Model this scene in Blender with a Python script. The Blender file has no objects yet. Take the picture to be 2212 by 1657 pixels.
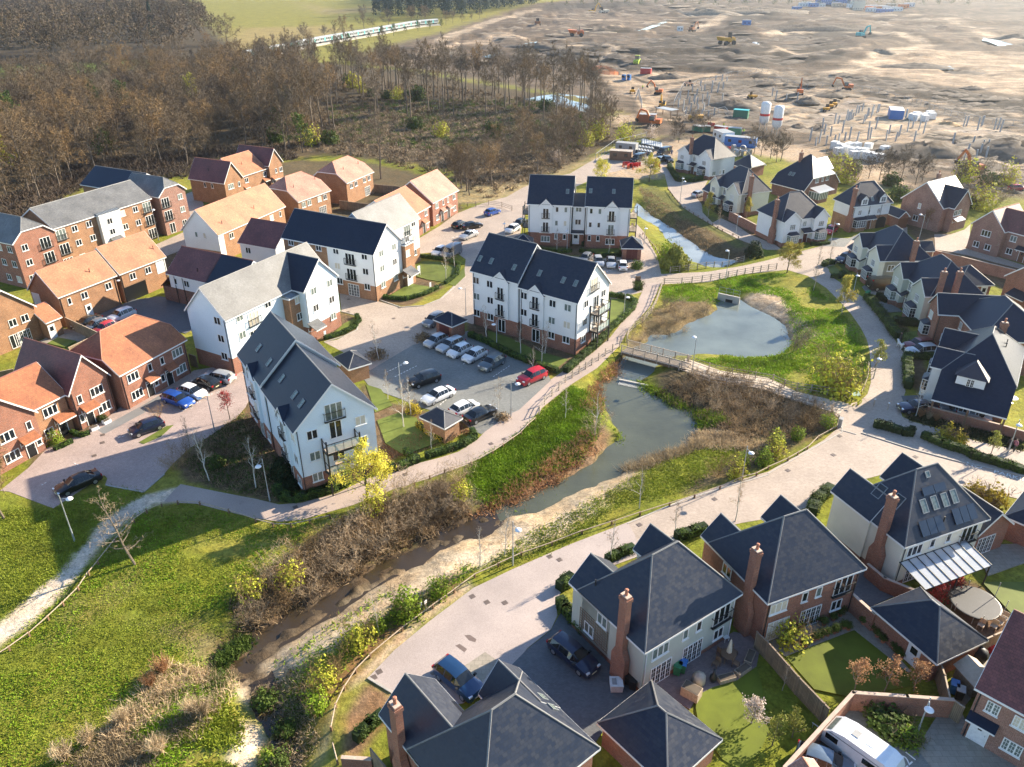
import bpy, bmesh, math, random
import numpy as np
from mathutils import Vector, Matrix
random.seed(7)
SC=bpy.context.scene; COL=SC.collection
F=1683.;CX,CY=1106.,828.5;TH=math.radians(29.);H=50.
PAN={}
for _c,_ox in enumerate((0,553,1106,1659)):
 for _r,_oy in enumerate((0,414.2,828.4,1242.6)): PAN[_c*10+_r]=(_ox,_oy,.25)
_k=2212/4048
PAN['A']=(2600*_k,500*_k,800/2209*_k);PAN['B']=(3248*_k,600*_k,800/2209*_k);PAN['C']=(3248*_k,960*_k,800/2209*_k);PAN['D']=(3448*_k,1240*_k,600/2209*_k)
def uvp(p):
 if len(p)==3:
  ox,oy,s=PAN[p[0]];return ox+p[1]*s,oy+p[2]*s
 return p
_ct,_st=math.cos(TH),math.sin(TH)
CAM=Vector((0,0,H))
def ray(p):
 u,v=uvp(p);a=(u-CX)/F;b=(v-CY)/F
 return Vector((a,_ct-b*_st,-_st-b*_ct))
def px(p,z=0.):
 d=ray(p);t=(z-H)/d.z
 return Vector((d.x*t,d.y*t,z))
def pxy(p,z=0.):
 q=px(p,z);return (q.x,q.y)
cd=bpy.data.cameras.new('camera');cam=bpy.data.objects.new('camera',cd);COL.objects.link(cam)
cam.location=(0,0,H);cam.rotation_euler=(math.pi/2-TH,0,0)
cd.sensor_width=36;cd.lens=36*F/2212;cd.clip_end=6000;cd.clip_start=.5
SC.camera=cam
SUNH=Vector((.843,.538));EL=math.radians(24.5)
sd=bpy.data.lights.new('sun','SUN');sun=bpy.data.objects.new('sun',sd);COL.objects.link(sun)
sd.energy=5.0;sd.angle=math.radians(.55);sd.color=(1,.86,.66)
_sv=Vector((SUNH.x*math.cos(EL),SUNH.y*math.cos(EL),math.sin(EL)))
sun.rotation_euler=_sv.to_track_quat('Z','Y').to_euler()
W=bpy.data.worlds.new("World");SC.world=W;W.use_nodes=True
_n=W.node_tree.nodes;_l=W.node_tree.links
_bg=_n['Background'];_sk=_n.new('ShaderNodeTexSky');_sk.sky_type='NISHITA';_sk.sun_disc=False
_sk.sun_elevation=EL;_sk.sun_rotation=math.atan2(SUNH.x,SUNH.y)
_sk.air_density=1.0;_sk.dust_density=.25;_sk.ozone_density=3.
_l.new(_sk.outputs[0],_bg.inputs[0]);_bg.inputs[1].default_value=.098
vs=SC.view_settings;vs.view_transform='Standard';vs.look='None';vs.gamma=1;vs.exposure=1.55
SC.cycles.max_bounces=6;SC.cycles.diffuse_bounces=2;SC.cycles.glossy_bounces=2;SC.cycles.transparent_max_bounces=8;SC.cycles.transmission_bounces=3;SC.cycles.volume_bounces=0
SC.cycles.use_adaptive_sampling=True;SC.cycles.adaptive_threshold=.02
SC.cycles.caustics_reflective=False;SC.cycles.caustics_refractive=False
try: SC.cycles.use_denoising=True
except Exception: pass
M={}
class Nd:
 def __init__(s,name):
  s.m=bpy.data.materials.new(name);s.m.use_nodes=True;s.t=s.m.node_tree;s.n=s.t.nodes;s.b=s.n['Principled BSDF'];M[name]=s.m
 def new(s,t,**kw):
  x=s.n.new('ShaderNode'+t)
  for k,v in kw.items():
   if k in x.bl_rna.properties.keys(): setattr(x,k,v)
  return x
 def li(s,a,b): s.t.links.new(a,b)
 def set(s,**kw):
  for k,v in kw.items():
   i=s.b.inputs[k.replace('_',' ')]
   i.default_value=(*v,1) if isinstance(v,tuple) and len(v)==3 else v
 def uv(s): return s.new('TexCoord').outputs['UV']
 def obj(s): return s.new('TexCoord').outputs['Object']
 def geo(s): return s.new('NewGeometry').outputs['Position']
 def noise(s,vec,scale,detail=3,rough=.55):
  x=s.new('TexNoise');s.li(vec,x.inputs['Vector']);x.inputs['Scale'].default_value=scale;x.inputs['Detail'].default_value=detail;x.inputs['Roughness'].default_value=rough
  return x.outputs['Fac']
 def rng(s,v,a,b,lo,hi):
  x=s.new('MapRange');s.li(v,x.inputs[0])
  for i,q in enumerate((a,b,lo,hi)): x.inputs[i+1].default_value=q
  return x.outputs[0]
 def mix(s,f,a,b,mode='MIX'):
  x=s.new('Mix');x.data_type='RGBA';x.blend_type=mode
  if isinstance(f,(int,float)): x.inputs[0].default_value=f
  else: s.li(f,x.inputs[0])
  for i,q in ((6,a),(7,b)):
   if isinstance(q,tuple): x.inputs[i].default_value=(*q,1)
   else: s.li(q,x.inputs[i])
  return x.outputs[2]
 def mul(s,c,f):
  x=s.new('VectorMath',operation='SCALE')
  x.operation='SCALE'
  s.li(c,x.inputs[0]) if not isinstance(c,tuple) else setattr(x.inputs[0],'default_value',c)
  s.li(f,x.inputs[3]) if not isinstance(f,(int,float)) else setattr(x.inputs[3],'default_value',f)
  return x.outputs[0]
 def brick(s,vec,c1,c2,mo,w,h,ms,off=.5):
  x=s.new('TexBrick');s.li(vec,x.inputs['Vector']);x.offset=off
  x.inputs['Color1'].default_value=(*c1,1);x.inputs['Color2'].default_value=(*c2,1);x.inputs['Mortar'].default_value=(*mo,1)
  x.inputs['Scale'].default_value=1;x.inputs['Brick Width'].default_value=w;x.inputs['Row Height'].default_value=h;x.inputs['Mortar Size'].default_value=ms;x.inputs['Mortar Smooth'].default_value=.3
  return x
 def bump(s,hgt,st=.5,dist=.02):
  x=s.new('Bump');s.li(hgt,x.inputs['Height']);x.inputs['Strength'].default_value=st;x.inputs['Distance'].default_value=dist;s.li(x.outputs[0],s.b.inputs['Normal'])
 def base(s,c): s.li(c,s.b.inputs['Base Color'])
def plain(name,c,rough=.6,metal=0.,var=.12,sc=3.,spec=.5,**kw):
 n=Nd(name);f=n.rng(n.noise(n.obj(),sc,3),.3,.7,1-var,1+var);n.base(n.mul(c,f));n.set(Roughness=rough,Metallic=metal);n.b.inputs['Specular IOR Level'].default_value=spec
 for k,v in kw.items(): n.b.inputs[k.replace('_',' ')].default_value=v
 return n.m
def brickm(name,c1,c2,mo):
 n=Nd(name);b=n.brick(n.uv(),c1,c2,mo,.225,.075,.009)
 f=n.rng(n.noise(n.uv(),.7,4),.3,.7,.8,1.18);f2=n.rng(n.noise(n.uv(),9,2),.35,.65,.82,1.15)
 n.base(n.mul(n.mul(b.outputs[0],f),f2));n.set(Roughness=.85);n.bump(b.outputs['Fac'],-.4,.01)
brickm('brick_tan',(.36,.17,.075),(.26,.115,.05),(.34,.26,.18))
brickm('brick_red',(.33,.115,.06),(.22,.075,.045),(.33,.25,.2))
brickm('brick_pink',(.31,.15,.105),(.22,.095,.07),(.36,.28,.23))
brickm('brick_dark',(.22,.085,.05),(.15,.055,.036),(.26,.2,.16))
def cladm(name,c,row=.15):
 n=Nd(name);sp=n.new('SeparateXYZ');n.li(n.uv(),sp.inputs[0])
 d=n.new('Math');d.operation='DIVIDE';d.inputs[1].default_value=row;n.li(sp.outputs[1],d.inputs[0])
 fr=n.new('Math');fr.operation='FRACT';n.li(d.outputs[0],fr.inputs[0])
 ln=n.rng(fr.outputs[0],0,.14,.80,1.);no=n.rng(n.noise(n.uv(),.35,4),.3,.7,.94,1.03)
 n.base(n.mul(n.mul(c,ln),no));n.set(Roughness=.55);n.bump(fr.outputs[0],-.6,.02)
cladm('clad_white',(.80,.81,.80));cladm('clad_cream',(.74,.72,.60));cladm('clad_sage',(.50,.52,.44));cladm('clad_pale',(.68,.78,.85),.17)
def rend(name,c):
 n=Nd(name);f=n.rng(n.noise(n.uv(),.5,5),.3,.7,.92,1.04);n.base(n.mul(c,f));n.set(Roughness=.8);n.bump(n.noise(n.uv(),30,2),.15,.01)
rend('render_white',(.78,.78,.75));rend('render_cream',(.74,.71,.60));rend('render_sage',(.46,.48,.42))
def tilem(name,c1,c2,w,h,r0,r1,gap=.012,dark=.55,spec=.5,bs=.6,v=1.):
 n=Nd(name);b=n.brick(n.uv(),c1,c2,tuple(x*dark for x in c2),w,h,gap)
 f=n.rng(n.noise(n.uv(),.32,6,.65),.3,.7,1-.34*v,1+.26*v);f2=n.rng(n.noise(n.uv(),3.3,3),.3,.7,1-.18*v,1+.16*v)
 n.base(n.mul(n.mul(b.outputs[0],f),f2))
 bw=n.new('RGBToBW');n.li(b.outputs[0],bw.inputs[0])
 l=(sum(c1)/3,sum(c2)/3);n.li(n.rng(bw.outputs[0],min(l),max(l),r0,r1),n.b.inputs['Roughness'])
 n.b.inputs['Specular IOR Level'].default_value=spec
 sp=n.new('SeparateXYZ');n.li(n.uv(),sp.inputs[0])
 d=n.new('Math');d.operation='DIVIDE';d.inputs[1].default_value=h;n.li(sp.outputs[1],d.inputs[0])
 fr=n.new('Math');fr.operation='FRACT';n.li(d.outputs[0],fr.inputs[0])
 mm=n.new('Math');mm.operation='MULTIPLY_ADD';n.li(b.outputs['Fac'],mm.inputs[0]);mm.inputs[1].default_value=-.8;n.li(fr.outputs[0],mm.inputs[2])
 n.bump(mm.outputs[0],-bs,.018)
tilem('slate_navy',(.007,.014,.034),(.013,.021,.042),.30,.22,.36,.55,spec=.35,v=.25)
tilem('slate_blue',(.011,.019,.040),(.027,.034,.052),.34,.25,.42,.62,spec=.4,bs=.9,v=.25)
tilem('slate_grey',(.125,.128,.130),(.165,.165,.16),.32,.22,.45,.6)
tilem('tile_orange',(.50,.195,.095),(.43,.16,.075),.26,.20,.6,.72)
tilem('tile_rust',(.40,.15,.062),(.32,.11,.048),.26,.20,.6,.72)
tilem('tile_plum',(.20,.068,.058),(.14,.048,.045),.26,.20,.55,.7)
tilem('tile_salmon',(.50,.24,.165),(.42,.20,.14),.26,.20,.6,.72)
def pavem(name,c1,c2,w,h,rough=.7,gap=.006,v=.12,rot=0,spec=.4):
 n=Nd(name);p=n.geo();mp=n.new('Mapping');mp.inputs['Rotation'].default_value=(0,0,rot);n.li(p,mp.inputs[0])
 b=n.brick(mp.outputs[0],c1,c2,tuple(x*.62 for x in c2),w,h,gap)
 f=n.rng(n.noise(p,.22,5),.3,.7,1-v,1+v);f2=n.rng(n.noise(p,2.5,4),.3,.7,.9,1.1)
 st=n.rng(n.noise(p,.9,3,.7),.66,.74,1,.80)
 n.base(n.mul(n.mul(n.mul(b.outputs[0],f),f2),st));n.set(Roughness=rough);n.b.inputs['Specular IOR Level'].default_value=spec
 n.bump(b.outputs['Fac'],-.3,.006)
pavem('paving_buff',(.44,.36,.295),(.37,.30,.245),.21,.105)
pavem('paving_pink',(.43,.335,.295),(.37,.29,.26),.21,.105,rot=.7)
pavem('paving_grey',(.23,.235,.22),(.18,.185,.175),.21,.105)
pavem('paving_dark',(.125,.135,.145),(.10,.105,.115),.21,.105)
pavem('paving_plum',(.26,.20,.19),(.2,.155,.15),.21,.105)
pavem('flagstone',(.34,.30,.245),(.29,.26,.21),.6,.45,gap=.012)
def tarm(name,c,v=.14):
 n=Nd(name);p=n.geo();f=n.rng(n.noise(p,.16,5),.3,.7,1-v,1+v);f2=n.rng(n.noise(p,14,2),.3,.7,.85,1.15);st=n.rng(n.noise(p,.7,3,.7),.64,.72,1,.82)
 n.base(n.mul(n.mul(n.mul(c,f),f2),st));n.set(Roughness=.75);n.bump(n.noise(p,40,2),.2,.01)
tarm('tarmac_pink',(.39,.31,.265));tarm('tarmac_road',(.40,.335,.305));tarm('tarmac_grey',(.2,.2,.2));tarm('path_dirt',(.52,.44,.35),.2);tarm('concrete',(.42,.40,.36))
plain('white_upvc',(.80,.80,.78),.35,var=.03);plain('black_metal',(.02,.022,.025),.45,.0,.1);plain('grey_metal',(.42,.44,.46),.4,.6,.05)
plain('lamp_white',(.80,.82,.84),.35,var=.03);plain('galv',(.45,.48,.50),.45,.5,.06)
plain('lead_grey',(.22,.24,.25),.5,.1);plain('wood_pale',(.42,.33,.24),.8,0,.25,6);plain('wood_grey',(.36,.30,.24),.85,0,.25,8);plain('wood_brown',(.20,.12,.07),.75,0,.25,8);plain('wood_fence',(.27,.20,.14),.85,0,.3,5)
plain('terracotta',(.42,.17,.10),.75);plain('coping',(.50,.38,.30),.8);plain('kerb',(.40,.37,.33),.8)
plain('ridge_grey',(.20,.20,.195),.55);plain('ridge_plum',(.22,.085,.065),.7);plain('ridge_orange',(.46,.20,.12),.7)
plain('door_black',(.012,.013,.015),.3);plain('door_white',(.75,.76,.76),.35);plain('door_brown',(.16,.06,.03),.45);plain('door_red',(.10,.02,.02),.5)
plain('rubber',(.015,.015,.016),.75);plain('rim',(.50,.51,.53),.3,.8,.03)
plain('head_glass',(.75,.78,.8),.12,.3,.02);plain('tail_red',(.35,.01,.01),.2,0,.02);plain('plate',(.7,.66,.45),.5,0,.02)
n=Nd('glass');n.set(Base_Color=(.012,.018,.022),Roughness=.06);n.b.inputs['Specular IOR Level'].default_value=.6
n=Nd('glass_curtain');f=n.rng(n.noise(n.obj(),4,2),.3,.7,.6,1.2);n.base(n.mul((.17,.21,.19),f));n.set(Roughness=.12)
n=Nd('glass_clear');n.set(Base_Color=(.62,.75,.72),Roughness=.05,Alpha=.38)
n=Nd('glass_roof');n.set(Base_Color=(.72,.76,.8),Roughness=.12,Alpha=.62)
n=Nd('car_glass');n.set(Base_Color=(.01,.013,.016),Roughness=.05);n.b.inputs['Specular IOR Level'].default_value=.7
def paint(name,c,metal=.25):
 n=Nd(name);n.base(n.mul(c,n.rng(n.noise(n.obj(),1.5,2),.3,.7,.94,1.06)));n.set(Roughness=.32,Metallic=metal);n.b.inputs['Coat Weight'].default_value=.8;n.b.inputs['Coat Roughness'].default_value=.06
for k,c in dict(white=(.78,.79,.80),silver=(.46,.48,.50),grey=(.20,.21,.23),slate=(.10,.13,.15),black=(.012,.013,.015),navy=(.012,.02,.055),blue=(.02,.09,.40),red=(.45,.012,.03),darkred=(.16,.02,.03),bluegrey=(.12,.17,.23),brown=(.035,.026,.022),midnight=(.012,.05,.13),gold=(.34,.32,.26)).items(): paint('paint_'+k,c,0 if k in('white','red') else .3)
for k,c in dict(yellow=(.62,.33,.03),orange=(.62,.15,.025),lime=(.42,.52,.05),teal=(.03,.40,.42),sblue=(.03,.16,.45),sred=(.5,.03,.03),sgreen=(.03,.17,.10),cwhite=(.72,.72,.70),cgrey=(.34,.34,.33),beige=(.45,.38,.30),cream=(.62,.56,.44),hivis=(.55,.75,.05),skin=(.50,.30,.21),cloth_dark=(.03,.03,.04),cloth_pink=(.45,.16,.2),cloth_blue=(.05,.08,.18),fur_white=(.72,.69,.64),hair=(.05,.03,.02),pebble=(.36,.34,.31),plastic_green=(.03,.20,.09),black_plastic=(.02,.02,.022),rust=(.30,.12,.05),iron=(.13,.10,.085),wet=(.17,.125,.105),mesh_grey=(.35,.37,.38)).items(): plain(k,c,.5 if k!='fur_white' else .9)
plain('water_bark',(.1,.08,.06),.9)
plain('bark_grey',(.17,.135,.10),.9,0,.3,4);plain('bark_pale',(.36,.31,.25),.85,0,.3,3);plain('bark_birch',(.58,.55,.49),.8,0,.2,5);plain('bark_dark',(.075,.06,.045),.9,0,.3,4)
def leafm(name,c,v=.35,sc=.6,tr=.25):
 n=Nd(name);oi=n.new('ObjectInfo');f=n.rng(n.noise(n.geo(),sc,3),.3,.7,1-v,1+v);g=n.rng(oi.outputs['Random'],0,1,.8,1.2)
 n.base(n.mul(n.mul(c,f),g));n.set(Roughness=.7);n.b.inputs['Specular IOR Level'].default_value=.2
 n.b.inputs['Subsurface Weight'].default_value=0
 if tr:
  t=n.new('BsdfTranslucent');mx=n.new('MixShader');mx.inputs[0].default_value=tr
  n.li(n.mul(n.mul(c,f),g),t.inputs[0]);o=n.n['Material Output'];n.li(n.b.outputs[0],mx.inputs[1]);n.li(t.outputs[0],mx.inputs[2]);n.li(mx.outputs[0],o.inputs[0])
leafm('twig_brown',(.158,.113,.066),.3,.25,0);leafm('twig_orange',(.24,.155,.07),.3,.25,0);leafm('twig_grey',(.21,.16,.105),.3,.25,0);leafm('twig_dark',(.085,.062,.045),.3,.25,0);leafm('twig_pale',(.40,.30,.19),.3,.4,0)
leafm('leaf_green',(.075,.115,.02));leafm('leaf_bright',(.22,.31,.025));leafm('leaf_lime',(.46,.46,.05));leafm('leaf_olive',(.25,.26,.05));leafm('leaf_willow',(.66,.60,.09));leafm('leaf_gold',(.42,.36,.07));leafm('leaf_dark',(.028,.05,.016));leafm('leaf_hedge',(.075,.125,.022));leafm('leaf_yellow',(.38,.30,.03))
leafm('leaf_rust',(.36,.20,.10));leafm('blossom',(.62,.52,.45));leafm('blossom_pink',(.55,.30,.22));leafm('leaf_red',(.40,.05,.05));leafm('leaf_conifer',(.022,.042,.022));leafm('grass_blade',(.205,.245,.025),.4,.3);leafm('grass_dry',(.52,.40,.25),.35,.5);leafm('grass_lush',(.19,.30,.018),.4,.4);leafm('reed',(.36,.28,.17),.3,.5);leafm('bramble',(.26,.185,.105),.35,.5)
class MB:
 def __init__(s): s.v=[];s.f=[]
 def add(s,vs,fs):
  o=len(s.v);s.v.extend([tuple(p) for p in vs]);s.f.extend([tuple(i+o for i in f) for f in fs]);return s
 def poly(s,*pts): return s.add(pts,[tuple(range(len(pts)))])
 def box(s,x0,x1,y0,y1,z0,z1):
  return s.add([(x0,y0,z0),(x1,y0,z0),(x1,y1,z0),(x0,y1,z0),(x0,y0,z1),(x1,y0,z1),(x1,y1,z1),(x0,y1,z1)],[(0,3,2,1),(4,5,6,7),(0,1,5,4),(1,2,6,5),(2,3,7,6),(3,0,4,7)])
 def obox(s,c,ax,ay,hx,hy,z0,z1):
  c=Vector(c);P=[c+ax*a*hx+ay*b*hy for a,b in((-1,-1),(1,-1),(1,1),(-1,1))]
  return s.add([(p.x,p.y,z0) for p in P]+[(p.x,p.y,z1) for p in P],[(0,3,2,1),(4,5,6,7),(0,1,5,4),(1,2,6,5),(2,3,7,6),(3,0,4,7)])
 def tube(s,p0,p1,r0,r1=None,n=6,cap=True):
  p0=Vector(p0);p1=Vector(p1);r1=r0 if r1 is None else r1;d=(p1-p0)
  if d.length<1e-6: return s
  d.normalize();a=d.orthogonal().normalized();b=d.cross(a);o=len(s.v)
  for p,r in((p0,r0),(p1,r1)):
   for i in range(n):
    t=2*math.pi*i/n;q=p+a*math.cos(t)*r+b*math.sin(t)*r;s.v.append(tuple(q))
  for i in range(n): j=(i+1)%n;s.f.append((o+i,o+j,o+n+j,o+n+i))
  if cap: s.f.append(tuple(o+n-1-i for i in range(n)));s.f.append(tuple(o+n+i for i in range(n)))
  return s
 def path(s,pts,rs,n=6):
  for i in range(len(pts)-1): s.tube(pts[i],pts[i+1],rs[i],rs[i+1],n)
  return s
 def prism(s,pts,z0,z1):
  n=len(pts);o=len(s.v)
  s.v.extend([(p[0],p[1],z0) for p in pts]+[(p[0],p[1],z1) for p in pts])
  s.f.append(tuple(o+n+i for i in range(n)));s.f.append(tuple(o+n-1-i for i in range(n)))
  for i in range(n): j=(i+1)%n;s.f.append((o+i,o+j,o+n+j,o+n+i))
  return s
 def lathe(s,prof,n=12,c=(0,0,0)):
  o=len(s.v)
  for r,z in prof:
   for i in range(n): t=2*math.pi*i/n;s.v.append((c[0]+r*math.cos(t),c[1]+r*math.sin(t),c[2]+z))
  for k in range(len(prof)-1):
   for i in range(n): j=(i+1)%n;s.f.append((o+k*n+i,o+k*n+j,o+(k+1)*n+j,o+(k+1)*n+i))
  s.f.append(tuple(o+n-1-i for i in range(n)));s.f.append(tuple(o+(len(prof)-1)*n+i for i in range(n)));return s
 def ell(s,c,r,n=10,m=6):
  o=len(s.v);c=Vector(c)
  s.v.append((c.x,c.y,c.z-r[2]))
  for k in range(1,m):
   a=-math.pi/2+math.pi*k/m
   for i in range(n): t=2*math.pi*i/n;s.v.append((c.x+r[0]*math.cos(a)*math.cos(t),c.y+r[1]*math.cos(a)*math.sin(t),c.z+r[2]*math.sin(a)))
  s.v.append((c.x,c.y,c.z+r[2]));e=len(s.v)-1
  for i in range(n):
   j=(i+1)%n;s.f.append((o,o+1+j,o+1+i));s.f.append((e,e-n+i,e-n+j))
   for k in range(m-2): b=o+1+k*n;s.f.append((b+i,b+j,b+n+j,b+n+i))
  return s
 def mesh(s,name,mat,smooth=False,flip=False):
  me=bpy.data.meshes.new(name);me.from_pydata(s.v,[],s.f);me.update()
  n=len(me.polygons)
  if n:
   uvl=me.uv_layers.new(name='UVMap');nl=len(me.loops)
   vi=np.empty(nl,np.int32);me.loops.foreach_get('vertex_index',vi)
   co=np.array(s.v,np.float64);ls=np.empty(n,np.int32);lt=np.empty(n,np.int32);no=np.empty(n*3,np.float32)
   me.polygons.foreach_get('loop_start',ls);me.polygons.foreach_get('loop_total',lt);me.polygons.foreach_get('normal',no);no=no.reshape(-1,3).astype(np.float64)
   u=np.stack([-no[:,1],no[:,0],np.zeros(n)],1);L=np.linalg.norm(u,axis=1);fl=L<.05;u[fl]=(1,0,0);L[fl]=1;u/=L[:,None]
   v=np.cross(no,u);ow=np.repeat(np.arange(n),lt)
   c=co[vi];uv=np.stack([(c*u[ow]).sum(1),(c*v[ow]).sum(1)],1)
   uvl.data.foreach_set('uv',uv.astype(np.float32).ravel())
   if smooth: me.shade_smooth() if smooth is True else None
  me.materials.append(M[mat] if isinstance(mat,str) else mat)
  return me
 def build(s,name,mat,parent=None,smooth=False):
  return link(name,s.mesh(name,mat,smooth),parent)
def link(name,me,parent=None,loc=None,rz=None):
 o=bpy.data.objects.new(name,me);COL.objects.link(o)
 if parent is not None: o.parent=parent
 if loc is not None: o.location=loc
 if rz is not None: o.rotation_euler=(0,0,rz)
 return o
def tag(o,label=None,cat=None,group=None,kind=None):
 for k,v in(('label',label),('category',cat),('group',group),('kind',kind)):
  if v: o[k]=v
 return o
def thing(name,label,cat,loc=(0,0,0),rz=0,group=None):
 o=bpy.data.objects.new(name,None);COL.objects.link(o);o.location=loc;o.rotation_euler=(0,0,rz);o.empty_display_size=.3
 return tag(o,label,cat,group)
def copy_tree(o,parent=None,kids=None):
 if kids is None:
  kids={}
  for x in COL.objects:
   if x.parent: kids.setdefault(x.parent.name,[]).append(x)
 c=o.copy();COL.objects.link(c)
 if parent is not None: c.parent=parent
 for ch in kids.get(o.name,[]): copy_tree(ch,c,kids)
 return c
def arrmesh(name,V,Fq,mat,smooth=False):
 me=bpy.data.meshes.new(name);V=np.asarray(V,np.float32);Fq=np.asarray(Fq,np.int32);m,k=Fq.shape
 me.vertices.add(len(V));me.vertices.foreach_set('co',V.ravel())
 me.loops.add(m*k);me.loops.foreach_set('vertex_index',Fq.ravel())
 me.polygons.add(m);me.polygons.foreach_set('loop_start',np.arange(m,dtype=np.int32)*k);me.polygons.foreach_set('loop_total',np.full(m,k,np.int32))
 if smooth: me.polygons.foreach_set('use_smooth',np.ones(m,bool))
 me.update(calc_edges=True);me.materials.append(M[mat] if isinstance(mat,str) else mat);return me
WZ=-1.0
def wpoly(ps,z=0): return np.array([pxy(p,z) for p in ps])
def sdist(X,Y,P,closed=True):
 d=np.full(X.shape,1e9);ins=np.zeros(X.shape,bool);n=len(P)
 for i in range(n if closed else n-1):
  ax,ay=P[i];bx,by=P[(i+1)%n];ex,ey=bx-ax,by-ay;L=ex*ex+ey*ey+1e-12
  t=np.clip(((X-ax)*ex+(Y-ay)*ey)/L,0,1);d=np.minimum(d,(X-ax-t*ex)**2+(Y-ay-t*ey)**2)
  if closed:
   c=((ay>Y)!=(by>Y))&(X<(bx-ax)*(Y-ay)/(by-ay+(1e-12 if by==ay else 0))+ax);ins^=c
 d=np.sqrt(d);return np.where(ins,-d,d)
def sdist_fast(X,Y,P,reach,closed=True):
 o=np.full(X.shape,1e3);x0,y0=P.min(0)-reach;x1,y1=P.max(0)+reach
 m=(X>x0)&(X<x1)&(Y>y0)&(Y<y1)
 if m.any(): o[m]=sdist(X[m],Y[m],P,closed)
 return o
_rg=np.random.RandomState(3);_tab=_rg.rand(256,256)
def vnoise(X,Y,s):
 X=np.asarray(X)*s+1000.3;Y=np.asarray(Y)*s+1000.7;xi=np.floor(X).astype(int);yi=np.floor(Y).astype(int);fx=X-xi;fy=Y-yi
 fx=fx*fx*(3-2*fx);fy=fy*fy*(3-2*fy);g=lambda a,b:_tab[a%256,b%256]
 return (g(xi,yi)*(1-fx)+g(xi+1,yi)*fx)*(1-fy)+(g(xi,yi+1)*(1-fx)+g(xi+1,yi+1)*fx)*fy
def fbm(X,Y,s,o=4):
 r=0;a=.5
 for k in range(o): r=r+a*vnoise(X+17*k,Y-31*k,s*2**k);a*=.5
 return r/(1-.5**o)
POND1=[(1338,812),(1338,797),(1346,774),(1380,752),(1401,742),(1413,726),(1448,728),(1481,709),(1511,692),(1541,682),(1556,667),(1556,652),(1568,641),(1596,650),(1621,667),(1659,684),(1679,694),(1696,717),(1701,737),(1689,757),(1659,767),(1606,769),(1568,764),(1506,762),(1461,766),(1430,775),(1406,790),(1404,800),(1376,822)]
POND2=[(1337,813),(1320,822),(1296,828),(1306,861),(1321,893),(1338,921),(1352,942),(1331,963),(1298,988),(1293,1003),(1246,1026),(1211,1046),(1176,1058),(1131,1081),(1106,1093),(1080,1100),(1085,1118),(1106,1106),(1156,1101),(1213,1068),(1261,1051),(1318,1028),(1346,1013),(1381,1003),(1431,978),(1481,958),(1506,928),(1501,911),(1496,888),(1456,881),(1438,868),(1413,851),(1381,838),(1374,825)]
STREAM=[(1080,1099),(1078,1093),(1023,1116),(953,1138),(908,1158),(890,1183),(828,1198),(798,1218),(753,1238),(728,1253),(678,1285),(628,1308),(583,1340),(553,1352),(522,1375),(487,1405),(470,1445),(500,1462),(528,1470),(550,1480),(556,1510),(572,1545),(592,1580),(610,1620),(620,1700),(645,1700),(638,1630),(622,1590),(600,1550),(590,1515),(578,1480),(570,1455),(555,1437),(603,1393),(665,1355),(698,1333),(738,1313),(783,1280),(840,1248),(898,1218),(943,1183),(1003,1161),(1053,1151),(1078,1131),(1086,1118)]
NORTH=[(1376,440),(1372,459),(1401,477),(1428,492),(1443,514),(1468,534),(1491,562),(1531,574),(1560,576),(1588,564),(1543,557),(1506,537),(1481,519),(1456,499),(1428,482),(1401,464),(1384,450)]
SITEPOND=[(1121,207),(1166,200),(1206,197),(1276,207),(1281,245),(1256,240),(1181,217)]
WAT=[wpoly(p,WZ) for p in(POND1,POND2,STREAM,NORTH)]
R_FRONT=[(795.5,1463.8),(853,1405),(928,1342.6),(1023,1270),(1106,1230),(1231,1176),(1356,1128),(1481,1076),(1560,1047),(1659,1019),(1734,977),(1779,951),(1806,928),(1812,905),(1800,890),(1834,873),(1859,866),(1874,851),(1881,828),(1881,789),(1878,755),(1872,732),(1859,707),(1839,679),(1815,652),(1785,622),(1745,596),(1700,583),(1659,587),(1606,592),(1531,609),(1433,614),(1420,610),(1420,592),(1433,592),(1531,587),(1606,574),(1659,562),(1734,542),(1784,529),(1834,514),(1900,500),(1960,490),(1960,520),(1850,545),(1819,556),(1790,585),(1800,600),(1850,634),(1869,644),(1891,669),(1916,702),(1931,732),(1954,764),(1951,828),(1956,845),(1944,884),(1949,900),(1971,911),(2034,928),(2109,953),(2300,995),(2300,1110),(2212,1080),(2075,1048),(1910,1024),(1850,1040),(1800,1062),(1751,1093),(1690,1115),(1600,1130),(1521,1150),(1463,1168),(1380,1200),(1260,1245),(1215,1275),(1200,1300),(1204,1330),(1190,1360),(1140,1400),(1106,1440),(1000,1520),(900,1530),(843,1497)]
R_PATH=[(375,1060),(390,1046),(470,1062),(553,1078),(603,1090),(653,1086),(728,1066),(780,1040),(828,1021),(903,1001),(953,988),(990,976),(1030,951),(1050,930),(1106,892),(1181,826),(1246,782),(1281,762),(1318,729),(1353,684),(1376,654),(1388,629),(1395,612),(1428,610),(1418,634),(1403,664),(1356,714),(1338,747),(1290,795),(1236,829),(1171,881),(1138,918),(1106,948),(1053,983),(1003,1006),(928,1033),(850,1057),(760,1092),(703,1108),(653,1123),(603,1127),(553,1120),(475,1101),(425,1088),(385,1086),(355,1083)]
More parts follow.
